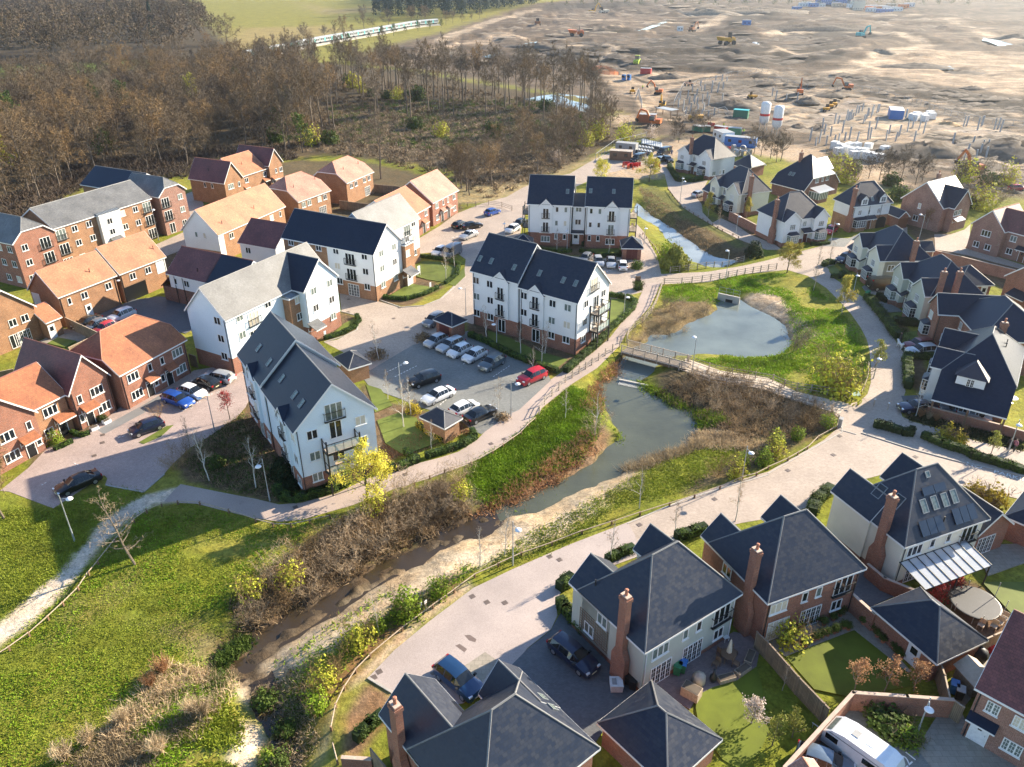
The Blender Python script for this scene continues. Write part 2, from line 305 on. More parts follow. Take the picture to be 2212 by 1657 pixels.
R_MID=[(733,632),(813,650),(863,664),(908,662),(948,647),(978,619),(1003,588),(1006,560),(985,545),(940,545),(905,548),(905,515),(950,488),(985,462),(1040,440),(1095,425),(1130,405),(1180,385),(1231,375),(1270,352),(1297,338),(1340,322),(1450,335),(1455,360),(1400,352),(1300,378),(1240,405),(1145,440),(1132,470),(1125,500),(1120,535),(1180,548),(1300,560),(1345,545),(1372,525),(1372,480),(1390,500),(1420,555),(1428,590),(1428,613),(1390,630),(1320,648),(1295,600),(1020,700),(990,690),(950,735),(893,747),(850,772),(800,800),(740,760),(700,739),(728,734),(768,714),(778,697),(773,684),(738,673)]
R_LOT=[(780,812),(850,770),(893,745),(945,735),(1010,715),(1108,767),(1182,806),(1190,822),(1121,886),(1104,893),(1040,938),(1020,930),(992,905),(908,880),(866,862),(800,838)]
R_COURT=[(0,1060),(60,1012),(105,965),(190,935),(260,880),(300,858),(345,830),(395,815),(420,800),(480,790),(520,770),(560,760),(570,800),(530,880),(510,903),(462,936),(410,968),(372,1003),(355,1023),(310,1063),(227,1048),(232,1033),(225,1026),(115,1098),(75,1083),(20,1062)]
R_BACK=[(170,720),(190,690),(285,648),(345,640),(430,655),(440,700),(400,720),(300,695),(230,735)]
R_LEFT=[(300,545),(400,500),(400,420),(425,410),(440,440),(420,520),(380,545),(340,560)]
R_DIRT=[(395,1050),(310,1066),(287,1083),(225,1121),(195,1161),(160,1203),(127,1243),(107,1256),(50,1305),(0,1350),(-60,1395),(-60,1440),(0,1396),(50,1356),(112,1306),(150,1256),(185,1223),(212,1186),(250,1151),(287,1117),(332,1090),(400,1084)]
ROADS=[wpoly(p) for p in(R_FRONT,R_PATH,R_MID,R_LOT,R_COURT,R_DIRT)]
SITEP=wpoly([(750,125),(830,100),(950,70),(1060,35),(1150,8),(1300,-6),(1500,-12),(2400,-12),(2400,440),(2212,430),(2000,420),(1900,400),(1840,330),(1700,330),(1600,300),(1450,300),(1380,300),(1330,250),(1290,230),(1190,200),(1000,170),(900,150),(800,140)])
def land(X,Y):
 X=np.asarray(X,float);Y=np.asarray(Y,float);z=np.zeros(X.shape)
 m=(Y<190)
 for P in WAT:
  d=sdist_fast(X,Y,P,7);e=d+(fbm(X,Y,.5,3)-.5)*1.2
  b=np.where(d<0,((-1.2+(fbm(X,Y,.8,3)-.5)*1.5) if P is WAT[2] else -1.65)+np.clip(d+1.2,0,1.2)*.3,-1.25+1.25*np.clip(e/3.6,0,1)**.8)
  z=np.minimum(z,np.where(d<7,b,0))
 r=np.full(X.shape,9.)
 for P in ROADS: r=np.minimum(r,sdist_fast(X,Y,P,4))
 w=np.clip((r-.15)/1.5,0,1);lowm=z<0
 z=np.where(lowm,z*w,z)
 far=np.clip((Y-215)/60,0,1);ds=sdist_fast(X,Y,SITEP,60);s=np.clip((-ds)/25,0,1)*far
 q=(fbm(X,Y,.021,4)-.5)*9*np.clip((Y-230)/250,0.10,1);sp=1.2+Y*.0016;fq=q/sp;fl=np.floor(fq);q=sp*(fl+np.clip((fq-fl-.72)/.28,0,1))
 z=z+s*(q+(fbm(X,Y,.12,3)-.5)*1.5)
 soft=np.clip(r/3,0,1)*np.clip((ds)/5,0,1)
 z=z+soft*(z>-.02)*((fbm(X,Y,.35,3)-.5)*.16-.06)-.012
 return z
def gz(x,y): return float(land(np.array([x]),np.array([y]))[0])
def gp(p,z=0):
 q=px(p,z);return Vector((q.x,q.y,gz(q.x,q.y)))
def frange(a,b,st): return np.arange(a,b,st)
_xs=np.concatenate([frange(-900,-300,14),frange(-300,-130,4),frange(-130,-64,1.3),frange(-64,76,.5),frange(76,130,1.3),frange(130,320,4),frange(320,1000,14)])
_ys=np.concatenate([frange(20,118,.5),frange(118,190,.9),frange(190,300,1.8),frange(300,480,3.2),frange(480,800,7),frange(800,2200,25)])
GX,GY=np.meshgrid(_xs,_ys)
GZ=land(GX,GY)
GZ-=np.clip((GY-1500)/700,0,1)*0
ZC=np.empty(GX.shape+(3,));_nf=fbm(GX,GY,.09,4);_nh=fbm(GX,GY,.55,3)
def lerp(a,b,t): return a+(b-a)*t[...,None]
ZC[:]=np.array((.165,.188,.022))
ZC=lerp(ZC,np.array((.235,.225,.042)),np.clip((_nf-.45)*4,0,1))
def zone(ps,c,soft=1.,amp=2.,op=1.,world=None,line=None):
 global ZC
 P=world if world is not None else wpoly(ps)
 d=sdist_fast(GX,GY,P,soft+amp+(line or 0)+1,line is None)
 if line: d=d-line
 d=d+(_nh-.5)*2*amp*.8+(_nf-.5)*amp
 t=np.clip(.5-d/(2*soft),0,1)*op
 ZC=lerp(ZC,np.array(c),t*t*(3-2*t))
zone(None,(.215,.205,.045),30,20,world=np.array([(-900,420),(-900,2400),(1200,2400),(1200,420)]))
zone([(430,100),(520,60),(700,55),(790,68),(850,52),(640,98),(560,112),(500,120)],(.29,.225,.10),15,10,.7)
zone([(640,5),(720,20),(820,12),(815,25),(700,32)],(.30,.24,.12),14,10,.7)
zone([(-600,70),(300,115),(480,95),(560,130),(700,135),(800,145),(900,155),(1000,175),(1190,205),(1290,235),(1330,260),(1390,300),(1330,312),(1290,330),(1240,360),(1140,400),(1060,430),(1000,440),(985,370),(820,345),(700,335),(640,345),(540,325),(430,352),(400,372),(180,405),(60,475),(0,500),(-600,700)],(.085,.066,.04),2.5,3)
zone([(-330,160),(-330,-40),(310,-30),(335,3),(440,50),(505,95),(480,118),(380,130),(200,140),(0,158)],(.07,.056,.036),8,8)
zone([(0,140),(120,138),(260,130),(330,128),(300,150),(150,165),(0,180)],(.12,.17,.03),5,4)
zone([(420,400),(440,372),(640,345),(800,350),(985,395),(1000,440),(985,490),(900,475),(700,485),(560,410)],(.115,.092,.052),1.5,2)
zone([(1060,435),(985,440),(985,400),(1040,400),(1140,395),(1280,340),(1300,330),(1290,345),(1150,410)],(.30,.245,.13),2,2)
zone(None,(.14,.108,.078),8,8,world=SITEP)
DK=(.075,.061,.046);PL=(.38,.295,.21);MD=(.18,.14,.103)
for q in([(1346,146),(1400,85),(1500,68),(1606,65),(1659,80),(1659,147),(1500,148)],[(1659,92),(1784,85),(1834,107),(1809,132),(1759,142),(1659,140)],[(1659,155),(1834,160),(2212,212),(2400,225),(2400,275),(2212,262),(2009,232),(1909,215),(1846,197),(1809,197),(1740,180),(1659,185)],[(1659,45),(1850,60),(1930,66),(1900,78),(1800,82),(1659,66)],[(1200,60),(1330,55),(1380,62),(1360,72),(1200,75)],[(1106,110),(1250,90),(1370,95),(1340,130),(1106,140)],[(1481,190),(1560,168),(1640,175),(1659,190),(1620,200),(1570,215),(1580,240),(1500,243),(1470,225)],[(1560,60),(1600,20),(1700,18),(1800,22),(1700,30)],[(2050,330),(2212,290),(2212,420),(2150,400)],[(1160,20),(1300,15),(1400,10),(1390,5),(1200,6)]): zone(q,DK,4,6,.95)
for q in([(1296,160),(1351,147),(1481,147),(1593,150),(1506,175),(1481,185),(1463,200),(1451,225),(1431,240),(1381,240),(1386,207),(1331,190)],[(1831,152),(1916,120),(2001,100),(2212,105),(2400,110),(2400,222),(2212,207),(2034,185)],[(1659,187),(1799,210),(1844,197),(1909,212),(2034,240),(2084,250),(2212,287),(2400,330),(2400,420),(2212,375),(2059,350),(2034,312),(1909,312),(1784,305),(1659,250),(1600,215)],[(1296,345),(1330,325),(1440,300),(1560,296),(1700,310),(1900,330),(1960,400),(1880,410),(1700,345),(1600,330),(1450,345),(1440,388),(1290,385)],[(1310,252),(1370,245),(1390,262),(1340,275)],[(1575,180),(1640,190),(1660,205),(1600,205)],[(940,100),(1040,75),(1106,62),(1106,78),(1000,105),(900,135),(830,140)]): zone(q,PL,2.5,3,.95)
for q in([(1140,30),(1250,25),(1400,30),(1480,40),(1400,60),(1250,65),(1130,60)],[(1834,50),(2000,40),(2212,60),(2212,95),(1950,80)]): zone(q,MD,6,8,.7)
for q,w in(([(1613,14),(1570,32),(1511,60)],5),([(1659,70),(1800,55),(1900,72),(1960,80),(2010,88),(1940,110),(1830,155),(1760,160),(1600,148)],6),([(2212,85),(2130,70),(2060,45),(1950,35),(1810,28)],4),([(1165,20),(1106,32),(1020,60),(950,85)],5),([(1300,102),(1330,110),(1290,128)],3),([(1480,50),(1200,40)],3),([(1659,120),(1700,105),(1760,105)],2),([(2212,300),(2150,330),(2130,400)],5)): zone(q,(.44,.355,.26),2,2,.95,line=w)
for i,q in enumerate(([(1400,240),(1440,215),(1500,190),(1600,165),(1700,160)],[(1659,175),(1760,190),(1860,196),(2000,210),(2212,240)],[(1659,182),(1800,200),(2000,225),(2212,255)],[(1330,150),(1420,175),(1470,170),(1560,155)],[(1150,60),(1240,70),(1340,60),(1420,70)],[(1106,75),(1200,100),(1330,95)],[(1900,300),(1960,330),(2060,370),(2212,395)],[(1760,270),(1840,290),(1900,280),(1990,245)],[(1790,300),(1880,300),(1980,285)],[(1440,300),(1520,270),(1620,280),(1700,300)],[(1380,210),(1400,250),(1480,265),(1560,260)],[(1659,100),(1720,118),(1800,110),(1880,100)],[(1500,110),(1560,120),(1640,115),(1700,105)],[(1950,140),(2060,160),(2212,170)],[(2212,330),(2160,345),(2140,390)])): zone(q,(.47,.37,.265) if i%3 else (.06,.048,.036),.9,.9,.9,line=1.1+(i%2))
for q in([(2009,285),(2145,302),(2144,324),(2000,298)],[(1659,222),(1710,226),(1708,230),(1659,226)],[(1659,232),(1710,235),(1700,245),(1659,240)],[(1740,252),(1780,222),(1784,226),(1746,256)],[(1846,195),(1925,202),(1924,207),(1850,201)],[(1909,208),(1955,210),(1955,216),(1912,214)],[(1480,238),(1500,180),(1510,182),(1490,240)],[(1990,300),(2020,270),(2026,274),(2000,304)],[(1580,200),(1640,186),(1644,190),(1590,205)],[(1680,258),(1740,262),(1735,268),(1680,264)],[(1610,232),(1659,246),(1655,252),(1606,238)]): zone(q,(.05,.042,.032),.8,.6)  # trench strips: shade of the pits painted into the ground colour, nothing dug
for q in([(1742,262),(1789,226),(1834,207),(1880,213),(1830,255),(1785,268)],[(2012,278),(2040,266),(2180,278),(2170,298)],[(1985,310),(2010,302),(2130,324),(2110,345)],[(1570,190),(1640,194),(1650,205),(1575,203)]): zone(q,(.36,.30,.245),1.,.8)
SAND=(.52,.42,.30)
zone([(1106,1110),(1156,1108),(1213,1075),(1261,1058),(1330,1030),(1385,1003),(1370,1030),(1330,1060),(1300,1100),(1250,1130),(1180,1165),(1106,1200),(1010,1232),(920,1280),(830,1330),(740,1385),(660,1440),(590,1475),(590,1480),(560,1490),(553,1440),(665,1352),(783,1278),(853,1238),(1003,1160),(1078,1130)],SAND,.7,1.1,.95)
zone([(495,1550),(545,1530),(570,1560),(560,1600),(545,1657),(560,1700),(485,1700),(488,1620)],(.60,.52,.42),.6,.8)
zone([(480,1440),(540,1455),(570,1500),(545,1530),(500,1480)],(.42,.38,.33),.6,.6)
zone([(1600,640),(1660,622),(1690,640),(1730,680),(1760,712),(1710,722),(1690,700),(1660,682),(1620,663)],(.40,.32,.23),1.,1.2)
zone([(1700,720),(1760,715),(1840,700),(1850,715),(1760,730),(1710,735)],(.33,.26,.17),.8,1.)
zone([(1800,700),(1810,720)],(.28,.2,.1),1,1,.0)
zone([(690,1657),(715,1560),(735,1500),(795,1464),(860,1398),(930,1337),(1023,1264),(1010,1255),(930,1310),(850,1380),(770,1460),(715,1530),(690,1600),(660,1700),(690,1700)],(.47,.36,.26),.5,.5,.9)
zone([(690,1600),(715,1530),(770,1455),(850,1375),(930,1305),(1010,1250),(1000,1238),(920,1285),(830,1345),(760,1405),(700,1490),(660,1600)],(.20,.115,.06),.8,.9,.85)
zone([(745,1545),(795,1472),(842,1500),(832,1560),(772,1650),(738,1640)],(.24,.15,.085),.5,.5)
zone([(480,1400),(440,1440),(330,1440),(250,1560),(130,1660),(380,1700),(440,1560),(500,1480)],(.17,.13,.07),1.2,1.5,.75)
zone([(260,1330),(330,1345),(430,1330),(500,1370),(460,1420),(380,1400)],(.20,.155,.08),1.,1.5,.7)
zone([(150,1290),(260,1240),(330,1200),(300,1270),(180,1350),(110,1390)],(.26,.22,.08),1.2,2,.55)
zone([(578,1480),(570,1455),(555,1437),(603,1393),(665,1355),(698,1333),(738,1313),(783,1280),(840,1248),(898,1218),(943,1183),(1003,1161),(1053,1151),(1078,1131),(1106,1106),(1156,1101),(1213,1068),(1261,1051),(1318,1028),(1346,1013)],(.40,.32,.22),.7,.7,.9,line=2.)
zone([(2020,1262),(2100,1255),(2170,1290),(2195,1370),(2130,1390),(2070,1330),(2040,1300)],(.14,.09,.06),.4,.4)
zone(None,(.075,.055,.035),.4,.3,1.,world=WAT[2])
for P in WAT: zone(None,(.085,.065,.045),.5,.6,.85,world=P,line=.5)
zone([(520,1290),(640,1190),(760,1120),(900,1060),(1010,1030),(1030,1100),(900,1150),(800,1210),(640,1300),(540,1350),(500,1400)],(.135,.095,.06),1.,1.2,.9)
zone([(1010,1080),(1110,1035),(1220,970),(1280,900),(1330,930),(1290,990),(1180,1050),(1080,1095)],(.21,.14,.085),.7,1.,.9)
zone([(1420,800),(1500,795),(1620,815),(1720,850),(1800,890),(1790,930),(1700,960),(1600,960),(1500,940),(1510,890),(1440,865)],(.095,.075,.045),1.,1.3,.9)
zone([(1390,690),(1450,640),(1530,640),(1550,660),(1500,700),(1420,725),(1370,745),(1350,740)],(.165,.12,.07),.8,1.,.8)
zone([(1560,1040),(1640,1005),(1740,960),(1800,925),(1795,900),(1720,930),(1640,960),(1560,1000),(1500,1030),(1480,1068)],(.15,.11,.06),.8,1.,.85)
MU=(.135,.095,.06)
for q in([(372,1000),(410,965),(520,890),(535,850),(560,830),(660,1062),(728,1062),(680,1080),(600,1086),(550,1076),(440,1052),(395,1044)],[(1000,690),(1020,660),(1250,770),(1300,735),(1330,700),(1300,745),(1245,785),(1190,806),(1100,765),(1010,715)],[(1140,520),(1345,530),(1345,560),(1140,545)],[(820,1000),(1020,930),(990,905),(920,890),(815,860),(780,830),(800,960)],[(1380,400),(1420,420),(1560,480),(1640,540),(1600,560),(1530,540),(1470,500),(1400,450)],[(1955,770),(1990,760),(2010,800),(1990,850),(1955,830)],[(1950,890),(2212,940),(2212,985),(2110,953),(2034,928),(1960,905)],[(1870,640),(1900,640),(1990,740),(1950,760),(1900,680)],[(330,560),(410,510),(420,560),(350,600)],[(730,620),(880,560),(930,600),(960,620),(880,665),(800,650)],[(680,735),(740,670),(778,690),(765,715),(720,735)],[(1450,380),(1530,400),(1540,380),(1600,460),(1700,545),(1640,530),(1530,450),(1450,400)],[(1950,480),(2000,470),(2080,520),(2212,580),(2212,640),(2000,560)],[(60,960),(260,870),(310,840),(290,870),(120,990),(60,1012)]): zone(q,MU,.5,.6,.9)
for q in([(1380,405),(1410,400),(1480,430),(1560,480),(1610,530),(1570,555),(1520,535),(1470,490),(1400,452)],): zone(q,(.12,.125,.035),1.,1.2,.9)
zone([(1455,468),(1540,500),(1600,540),(1590,556),(1540,545),(1480,515)],(.115,.085,.05),.7,.8,.8)
zone(R_DIRT,(.56,.48,.38),.35,.5)
SITEM=np.clip(-sdist_fast(GX,GY,SITEP,20)/10,0,1)
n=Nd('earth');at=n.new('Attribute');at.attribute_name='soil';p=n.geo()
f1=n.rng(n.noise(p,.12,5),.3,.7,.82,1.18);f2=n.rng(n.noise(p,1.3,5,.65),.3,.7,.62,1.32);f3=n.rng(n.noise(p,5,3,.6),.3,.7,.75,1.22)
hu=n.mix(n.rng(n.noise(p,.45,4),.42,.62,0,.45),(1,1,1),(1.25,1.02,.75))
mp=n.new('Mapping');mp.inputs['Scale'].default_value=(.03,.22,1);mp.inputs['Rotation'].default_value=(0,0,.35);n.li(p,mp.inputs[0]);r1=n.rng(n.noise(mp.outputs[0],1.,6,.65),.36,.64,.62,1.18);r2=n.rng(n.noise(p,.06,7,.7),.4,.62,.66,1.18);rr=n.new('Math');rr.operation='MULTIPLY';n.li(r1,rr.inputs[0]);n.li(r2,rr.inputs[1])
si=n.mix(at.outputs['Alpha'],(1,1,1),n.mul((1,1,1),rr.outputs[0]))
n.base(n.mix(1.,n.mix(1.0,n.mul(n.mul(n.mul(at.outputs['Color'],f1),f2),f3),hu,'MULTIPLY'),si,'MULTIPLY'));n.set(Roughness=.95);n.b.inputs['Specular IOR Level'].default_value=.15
n.bump(n.noise(p,2.2,5,.7),.6,.2)
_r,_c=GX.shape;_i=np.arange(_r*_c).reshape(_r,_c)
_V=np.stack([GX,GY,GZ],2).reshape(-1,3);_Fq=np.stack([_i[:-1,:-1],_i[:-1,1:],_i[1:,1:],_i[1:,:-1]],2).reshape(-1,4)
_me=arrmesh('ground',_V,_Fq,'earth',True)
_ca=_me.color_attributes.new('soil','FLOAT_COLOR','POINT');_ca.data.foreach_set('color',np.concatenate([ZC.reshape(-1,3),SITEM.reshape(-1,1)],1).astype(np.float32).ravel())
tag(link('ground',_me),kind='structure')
def waterm(name,c,ro,bs):
 n=Nd(name);p=n.geo();n.base(n.mul(c,n.rng(n.noise(p,.18,4),.3,.7,.75,1.2)));n.set(Roughness=ro);n.b.inputs['IOR'].default_value=1.33;n.b.inputs['Specular IOR Level'].default_value=1.
 mp=n.new('Mapping');mp.inputs['Scale'].default_value=(1,2.2,1);mp.inputs['Rotation'].default_value=(0,0,.5);n.li(p,mp.inputs[0]);n.bump(n.noise(mp.outputs[0],1.6,3),bs,.03)
waterm('water_pond',(.085,.09,.058),.07,.5);waterm('water_pale',(.15,.175,.155),.06,.5);waterm('water_brown',(.045,.032,.018),.1,.4);waterm('water_blue',(.25,.28,.28),.05,.3)
def water(name,ps,mat,z=WZ):
 w=wpoly(ps,z);c=w.mean(0);o=MB();o.poly(*[(x,y,z) for x,y in w]);return tag(o.build(name,mat),kind='structure')
def waterg(name,P,mat,z=WZ,d=.7):
 n=len(P);A=sum(P[i][0]*P[(i+1)%n][1]-P[(i+1)%n][0]*P[i][1] for i in range(n));s=1 if A>0 else -1;out=[]
 for i in range(n):
  a=Vector(P[i-1]);b=Vector(P[i]);c=Vector(P[(i+1)%n]);t=((b-a).normalized()+(c-b).normalized())
  t=t.normalized() if t.length>1e-4 else (c-b).normalized();out.append((b.x+t.y*s*d,b.y-t.x*s*d,z))
 m=MB();m.poly(*out);return tag(m.build(name,mat),kind='structure')
waterg('pond_water',WAT[0],'water_pale');waterg('pond_water',WAT[1],'water_pond',WZ-.004);waterg('stream_water',WAT[2],'water_brown',WZ-.008);waterg('stream_water',WAT[3],'water_blue')
def patch(name,ps,mat,z=.012,th=.5,kind='structure'):
 w=wpoly(ps);m=MB();m.prism([tuple(p) for p in w],z-th,z)
 me=bpy.data.meshes.new('t');bm=bmesh.new()
 o=m.build(name,mat);b=bmesh.new();b.from_mesh(o.data);bmesh.ops.recalc_face_normals(b,faces=b.faces);b.to_mesh(o.data);b.free();bpy.data.meshes.remove(me);bm.free()
 return tag(o,kind=kind)
def kerb(ps,w=.14,h=.05,z0=-.3,mat='kerb',name='kerb'):
 m=MB();P=[px(p) for p in ps]
 for a,b in zip(P,P[1:]):
  d=(b-a);L=d.length;d.normalize();nn=Vector((-d.y,d.x,0));m.obox((a+b)/2,d,nn,L/2+.02,w/2,z0,h)
 return tag(m.build(name,mat),kind='structure')
patch('road',R_FRONT,'paving_buff',.010);patch('path',R_PATH,'tarmac_pink',.016);patch('road',R_MID,'paving_buff',.004)
patch('car_park',R_LOT,'paving_grey',.022);patch('road',R_COURT,'paving_pink',.010);patch('yard',R_BACK,'paving_dark',.012);patch('road',R_LEFT,'paving_buff',.012)
patch('road',[(796,1463),(853,1404),(928,1342),(1023,1270),(1106,1231),(1231,1177),(1356,1129),(1371,1155),(1385,1200),(1260,1245),(1215,1275),(1200,1300),(1204,1330),(1190,1360),(1140,1400),(1106,1440),(1000,1520),(900,1530),(843,1497)],'tarmac_road',.026)
def solve(a,b,c): return (c-a)/b
_wc={}
def win_mesh(w,h,nx,ny,mat,bars,sill=True):
 k=(w,h,nx,ny,mat,bars,sill)
 if k not in _wc:
  f=MB();t=.075;d=.055
  f.box(-w/2,w/2,-d,.0,-h/2,-h/2+t);f.box(-w/2,w/2,-d,0,h/2-t,h/2);f.box(-w/2,-w/2+t,-d,0,-h/2+t,h/2-t);f.box(w/2-t,w/2,-d,0,-h/2+t,h/2-t)
  for i in range(1,nx): x=-w/2+w*i/nx;f.box(x-.05,x+.05,-d+.004,0,-h/2+t,h/2-t)
  for j in range(1,ny): z=-h/2+h*j/ny;f.box(-w/2+t,w/2-t,-d+.008,0,z-.035,z+.035)
  if bars:
   for i in range(nx):
    x=-w/2+w*(i+.5)/nx;f.box(x-.014,x+.014,-d+.016,0,-h/2+t,h/2-t)
   for j in range(1,bars): z=-h/2+h*j/bars;f.box(-w/2+t,w/2-t,-d+.018,0,z-.014,z+.014)
  if sill: f.box(-w/2-.06,w/2+.06,-.12,0,-h/2-.07,-h/2)
  p=MB();p.poly((-w/2+t,-.02,-h/2+t),(w/2-t,-.02,-h/2+t),(w/2-t,-.02,h/2-t),(-w/2+t,-.02,h/2-t))
  _wc[k]=(f.mesh('window','white_upvc'),p.mesh('pane',mat))
 return _wc[k]
KIND=dict(s=(.62,1.05,1,1,0,1),m=(1.15,1.1,2,1,0,1),l=(1.75,1.15,3,1,0,1),g=(1.25,1.1,3,1,3,1),h=(.85,1.05,2,1,3,1),t=(.55,1.0,1,1,3,1),f=(1.35,2.05,2,1,0,0),q=(2.2,2.1,4,1,4,0),j=(1.15,1.95,2,1,0,0),J=(1.9,1.95,3,1,0,0))
HS={}
class House:
 def __init__(s,name,label,cat,A,B,z,wall='brick_tan',roof='tile_orange',base=None,hb=0,group=None,ridge='ridge_grey',yaxis=None,barge='white_upvc'):
  a=px(A,z);b=px(B,z)
  if yaxis: d=px(yaxis[1],z)-px(yaxis[0],z);d=Vector((d.y,-d.x,0))
  else: d=b-a
  d.z=0;d.normalize();s.X=d;s.Y=Vector((-d.y,d.x,0));s.o=Vector((a.x,a.y,0))
  s.root=thing(name,label,cat,s.o,math.atan2(d.y,d.x),group)
  s.wall=wall;s.roof=roof;s.base=base;s.hb=hb;s.ridge=ridge;s.barge=barge;s.p={};s.w=[];s.n=label
  s.c=s.L(CAM)
  HS[label]=s
 def L(s,P):
  q=Vector(P)-s.o;return Vector((q.dot(s.X),q.dot(s.Y),q.z))
 def D(s,p):
  r=ray(p);return Vector((r.dot(s.X),r.dot(s.Y),r.z))
 def at(s,p,z): return s.L(px(p,z))
 def mb(s,name,mat): return s.p.setdefault((name,mat),MB())
 def wing(s,pts=(),he=5,ax='x',R=None,apex=None,pitch=None,ex=(),ey=(),x0=None,x1=None,y0=None,y1=None,k0=0,k1=0,side=None,yend=None,xend=None,wall=None,roof=None,base=None,hb=None,ov=.32,og=.22,apf='f',nowall=False,minhr=None,run0=None,run1=None):
  P=[s.at(p,he) for p in pts];xs=[p.x for p in P]+[s.at(p,he).x for p in ex];ys=[p.y for p in P]+[s.at(p,he).y for p in ey]
  X0=min(xs) if x0 is None else x0;X1=(max(xs) if xs else None) if x1 is None else x1
  Y0=min(ys) if y0 is None else y0;Y1=(max(ys) if len(ys) else None) if y1 is None else y1
  if R is not None and pitch is not None:
   d=s.D(R)
   if ax=='x':
    t=(he-H+pitch*(s.c.y-Y0))/(d.z-pitch*d.y);yr=s.c.y+t*d.y;Y1=2*yr-Y0
   elif side=='r':
    t=(he-H+pitch*(X1-s.c.x))/(d.z+pitch*d.x);xr=s.c.x+t*d.x;X0=2*xr-X1
   else:
    t=(he-H+pitch*(s.c.x-X0))/(d.z-pitch*d.x);xr=s.c.x+t*d.x;X1=2*xr-X0
  if pitch is None:
   q=apex or R;d=s.D(q)
   if ax=='x':
    if apex: xx=X0 if apf=='l' else X1;t=(xx-s.c.x)/d.x
    else: t=((Y0+Y1)/2-s.c.y)/d.y
    hw=(Y1-Y0)/2
   else:
    if apex: yy=Y0 if apf=='f' else Y1;t=(yy-s.c.y)/d.y
    else: t=((X0+X1)/2-s.c.x)/d.x
    hw=(X1-X0)/2
   pitch=(H+t*d.z-he)/hw
  hw=(Y1-Y0)/2 if ax=='x' else (X1-X0)/2;hr=he+pitch*hw
  if yend is not None: Y1=s.at(yend,hr).y
  if xend is not None: X1=s.at(xend,hr).x
  w=dict(x0=X0,x1=X1,y0=Y0,y1=Y1,he=he,hr=hr,p=pitch,ax=ax,k0=k0,k1=k1,ov=ov,og=og,run0=run0,run1=run1)
  s.w.append(w)
  print('WING',s.n[:26],'x%.1f..%.1f y%.1f..%.1f he%.1f hr%.1f p%.2f'%(X0,X1,Y0,Y1,he,hr,pitch))
  s._roof(w,roof or s.roof)
  if not nowall: s._walls(w,wall or s.wall,base or s.base,s.hb if hb is None else hb)
  return w
 def _tr(s,w):
  if w['ax']=='x': return (lambda a,c,z:(a,c,z)),w['x0'],w['x1'],w['y0'],w['y1']
  return (lambda a,c,z:(c,a,z)),w['y0'],w['y1'],w['x0'],w['x1']
 def _roof(s,w,mat,th=.15):
  T,a0,a1,c0,c1=s._tr(w);hw=(c1-c0)/2;cm=(c0+c1)/2;he,hr,p=w['he'],w['hr'],w['p'];k0,k1=w['k0'],w['k1']
  kk=[min(k,((a1-a0)/2-.01)/hw if k0+k1>1.2 else k) for k in(k0,k1)];k0,k1=kk
  z=lambda k:he+(1-k)*(hr-he)
  r0=(a0+(w.get('run0') or k0*hw),cm,hr);r1=(a1-(w.get('run1') or k1*hw),cm,hr)
  def slope(cs,sgn):
   o=[(a0,cs,he),(a1,cs,he)]
   if k1<1: o.append((a1,cs+sgn*(1-k1)*hw,z(k1)))
   o.append(r1);o.append(r0)
   if k0<1: o.append((a0,cs+sgn*(1-k0)*hw,z(k0)))
   return o
  S=[slope(c0,1),slope(c1,-1)]
  if k0>0: S.append([(a0,c1-(1-k0)*hw,z(k0)),(a0,c0+(1-k0)*hw,z(k0)),r0])
  if k1>0: S.append([(a1,c0+(1-k1)*hw,z(k1)),(a1,c1-(1-k1)*hw,z(k1)),r1])
  m=s.mb('roof',mat);b=s.mb('bargeboard',s.barge);cen=Vector(T((a0+a1)/2,cm,0))
  edges={}
  for f in S:
   q=[T(*v) for v in f];n=(Vector(q[1])-Vector(q[0])).cross(Vector(q[2])-Vector(q[0]))
   if n.z<0: q=q[::-1]
   m.poly(*q);m.poly(*[(v[0],v[1],v[2]-th) for v in q[::-1]])
   for i in range(len(q)):
    e=(tuple(round(t,3) for t in q[i]),tuple(round(t,3) for t in q[(i+1)%len(q)]))
    if (e[1],e[0]) in edges: edges.pop((e[1],e[0]))
    else: edges[e]=(q[i],q[(i+1)%len(q)])
  for (u,v) in edges.values():
   u=Vector(u);v=Vector(v)
   if (v-u).length<.05: continue
   d=(v-u);h=Vector((d.x,d.y,0));h.normalize();nn=Vector((h.y,-h.x,0))
   if (Vector(((u+v)/2).to_tuple())-cen).dot(nn)<0: nn=-nn
   m.poly(u,v,v-Vector((0,0,th)),u-Vector((0,0,th)))
   gable=abs(u.z-v.z)>.1;o=nn*.035;bh=.24 if gable else .17;lo=Vector((0,0,bh));up=Vector((0,0,-.02 if gable else -.045))
   A=[u+o*.1+up,v+o*.1+up,v+o+up,u+o+up];B=[q-lo for q in A]
   b.add([tuple(q) for q in A+B],[(0,1,2,3),(7,6,5,4),(3,2,6,7),(0,3,7,4),(1,5,6,2),(0,4,5,1)])
  rd=s.mb('ridge',s.ridge);rr=.075
  if (Vector(r1)-Vector(r0)).length>.1: rd.tube(T(*r0),T(*r1),rr,rr,5)
  for k,a,r in((k0,a0,r0),(k1,a1,r1)):
   if k>0:
    for cs,sg in((c0,1),(c1,-1)): rd.tube(T(a,cs+sg*(1-k)*hw,z(k)),T(*r),rr*.8,rr,5)
 def _rect(s,w):
  e,g=w['ov'],w['og']
  i0=g if w['k0']<1 else e;i1=g if w['k1']<1 else e
  if w['ax']=='x': return w['x0']+i0,w['x1']-i1,w['y0']+e,w['y1']-e
  return w['x0']+e,w['x1']-e,w['y0']+i0,w['y1']-i1
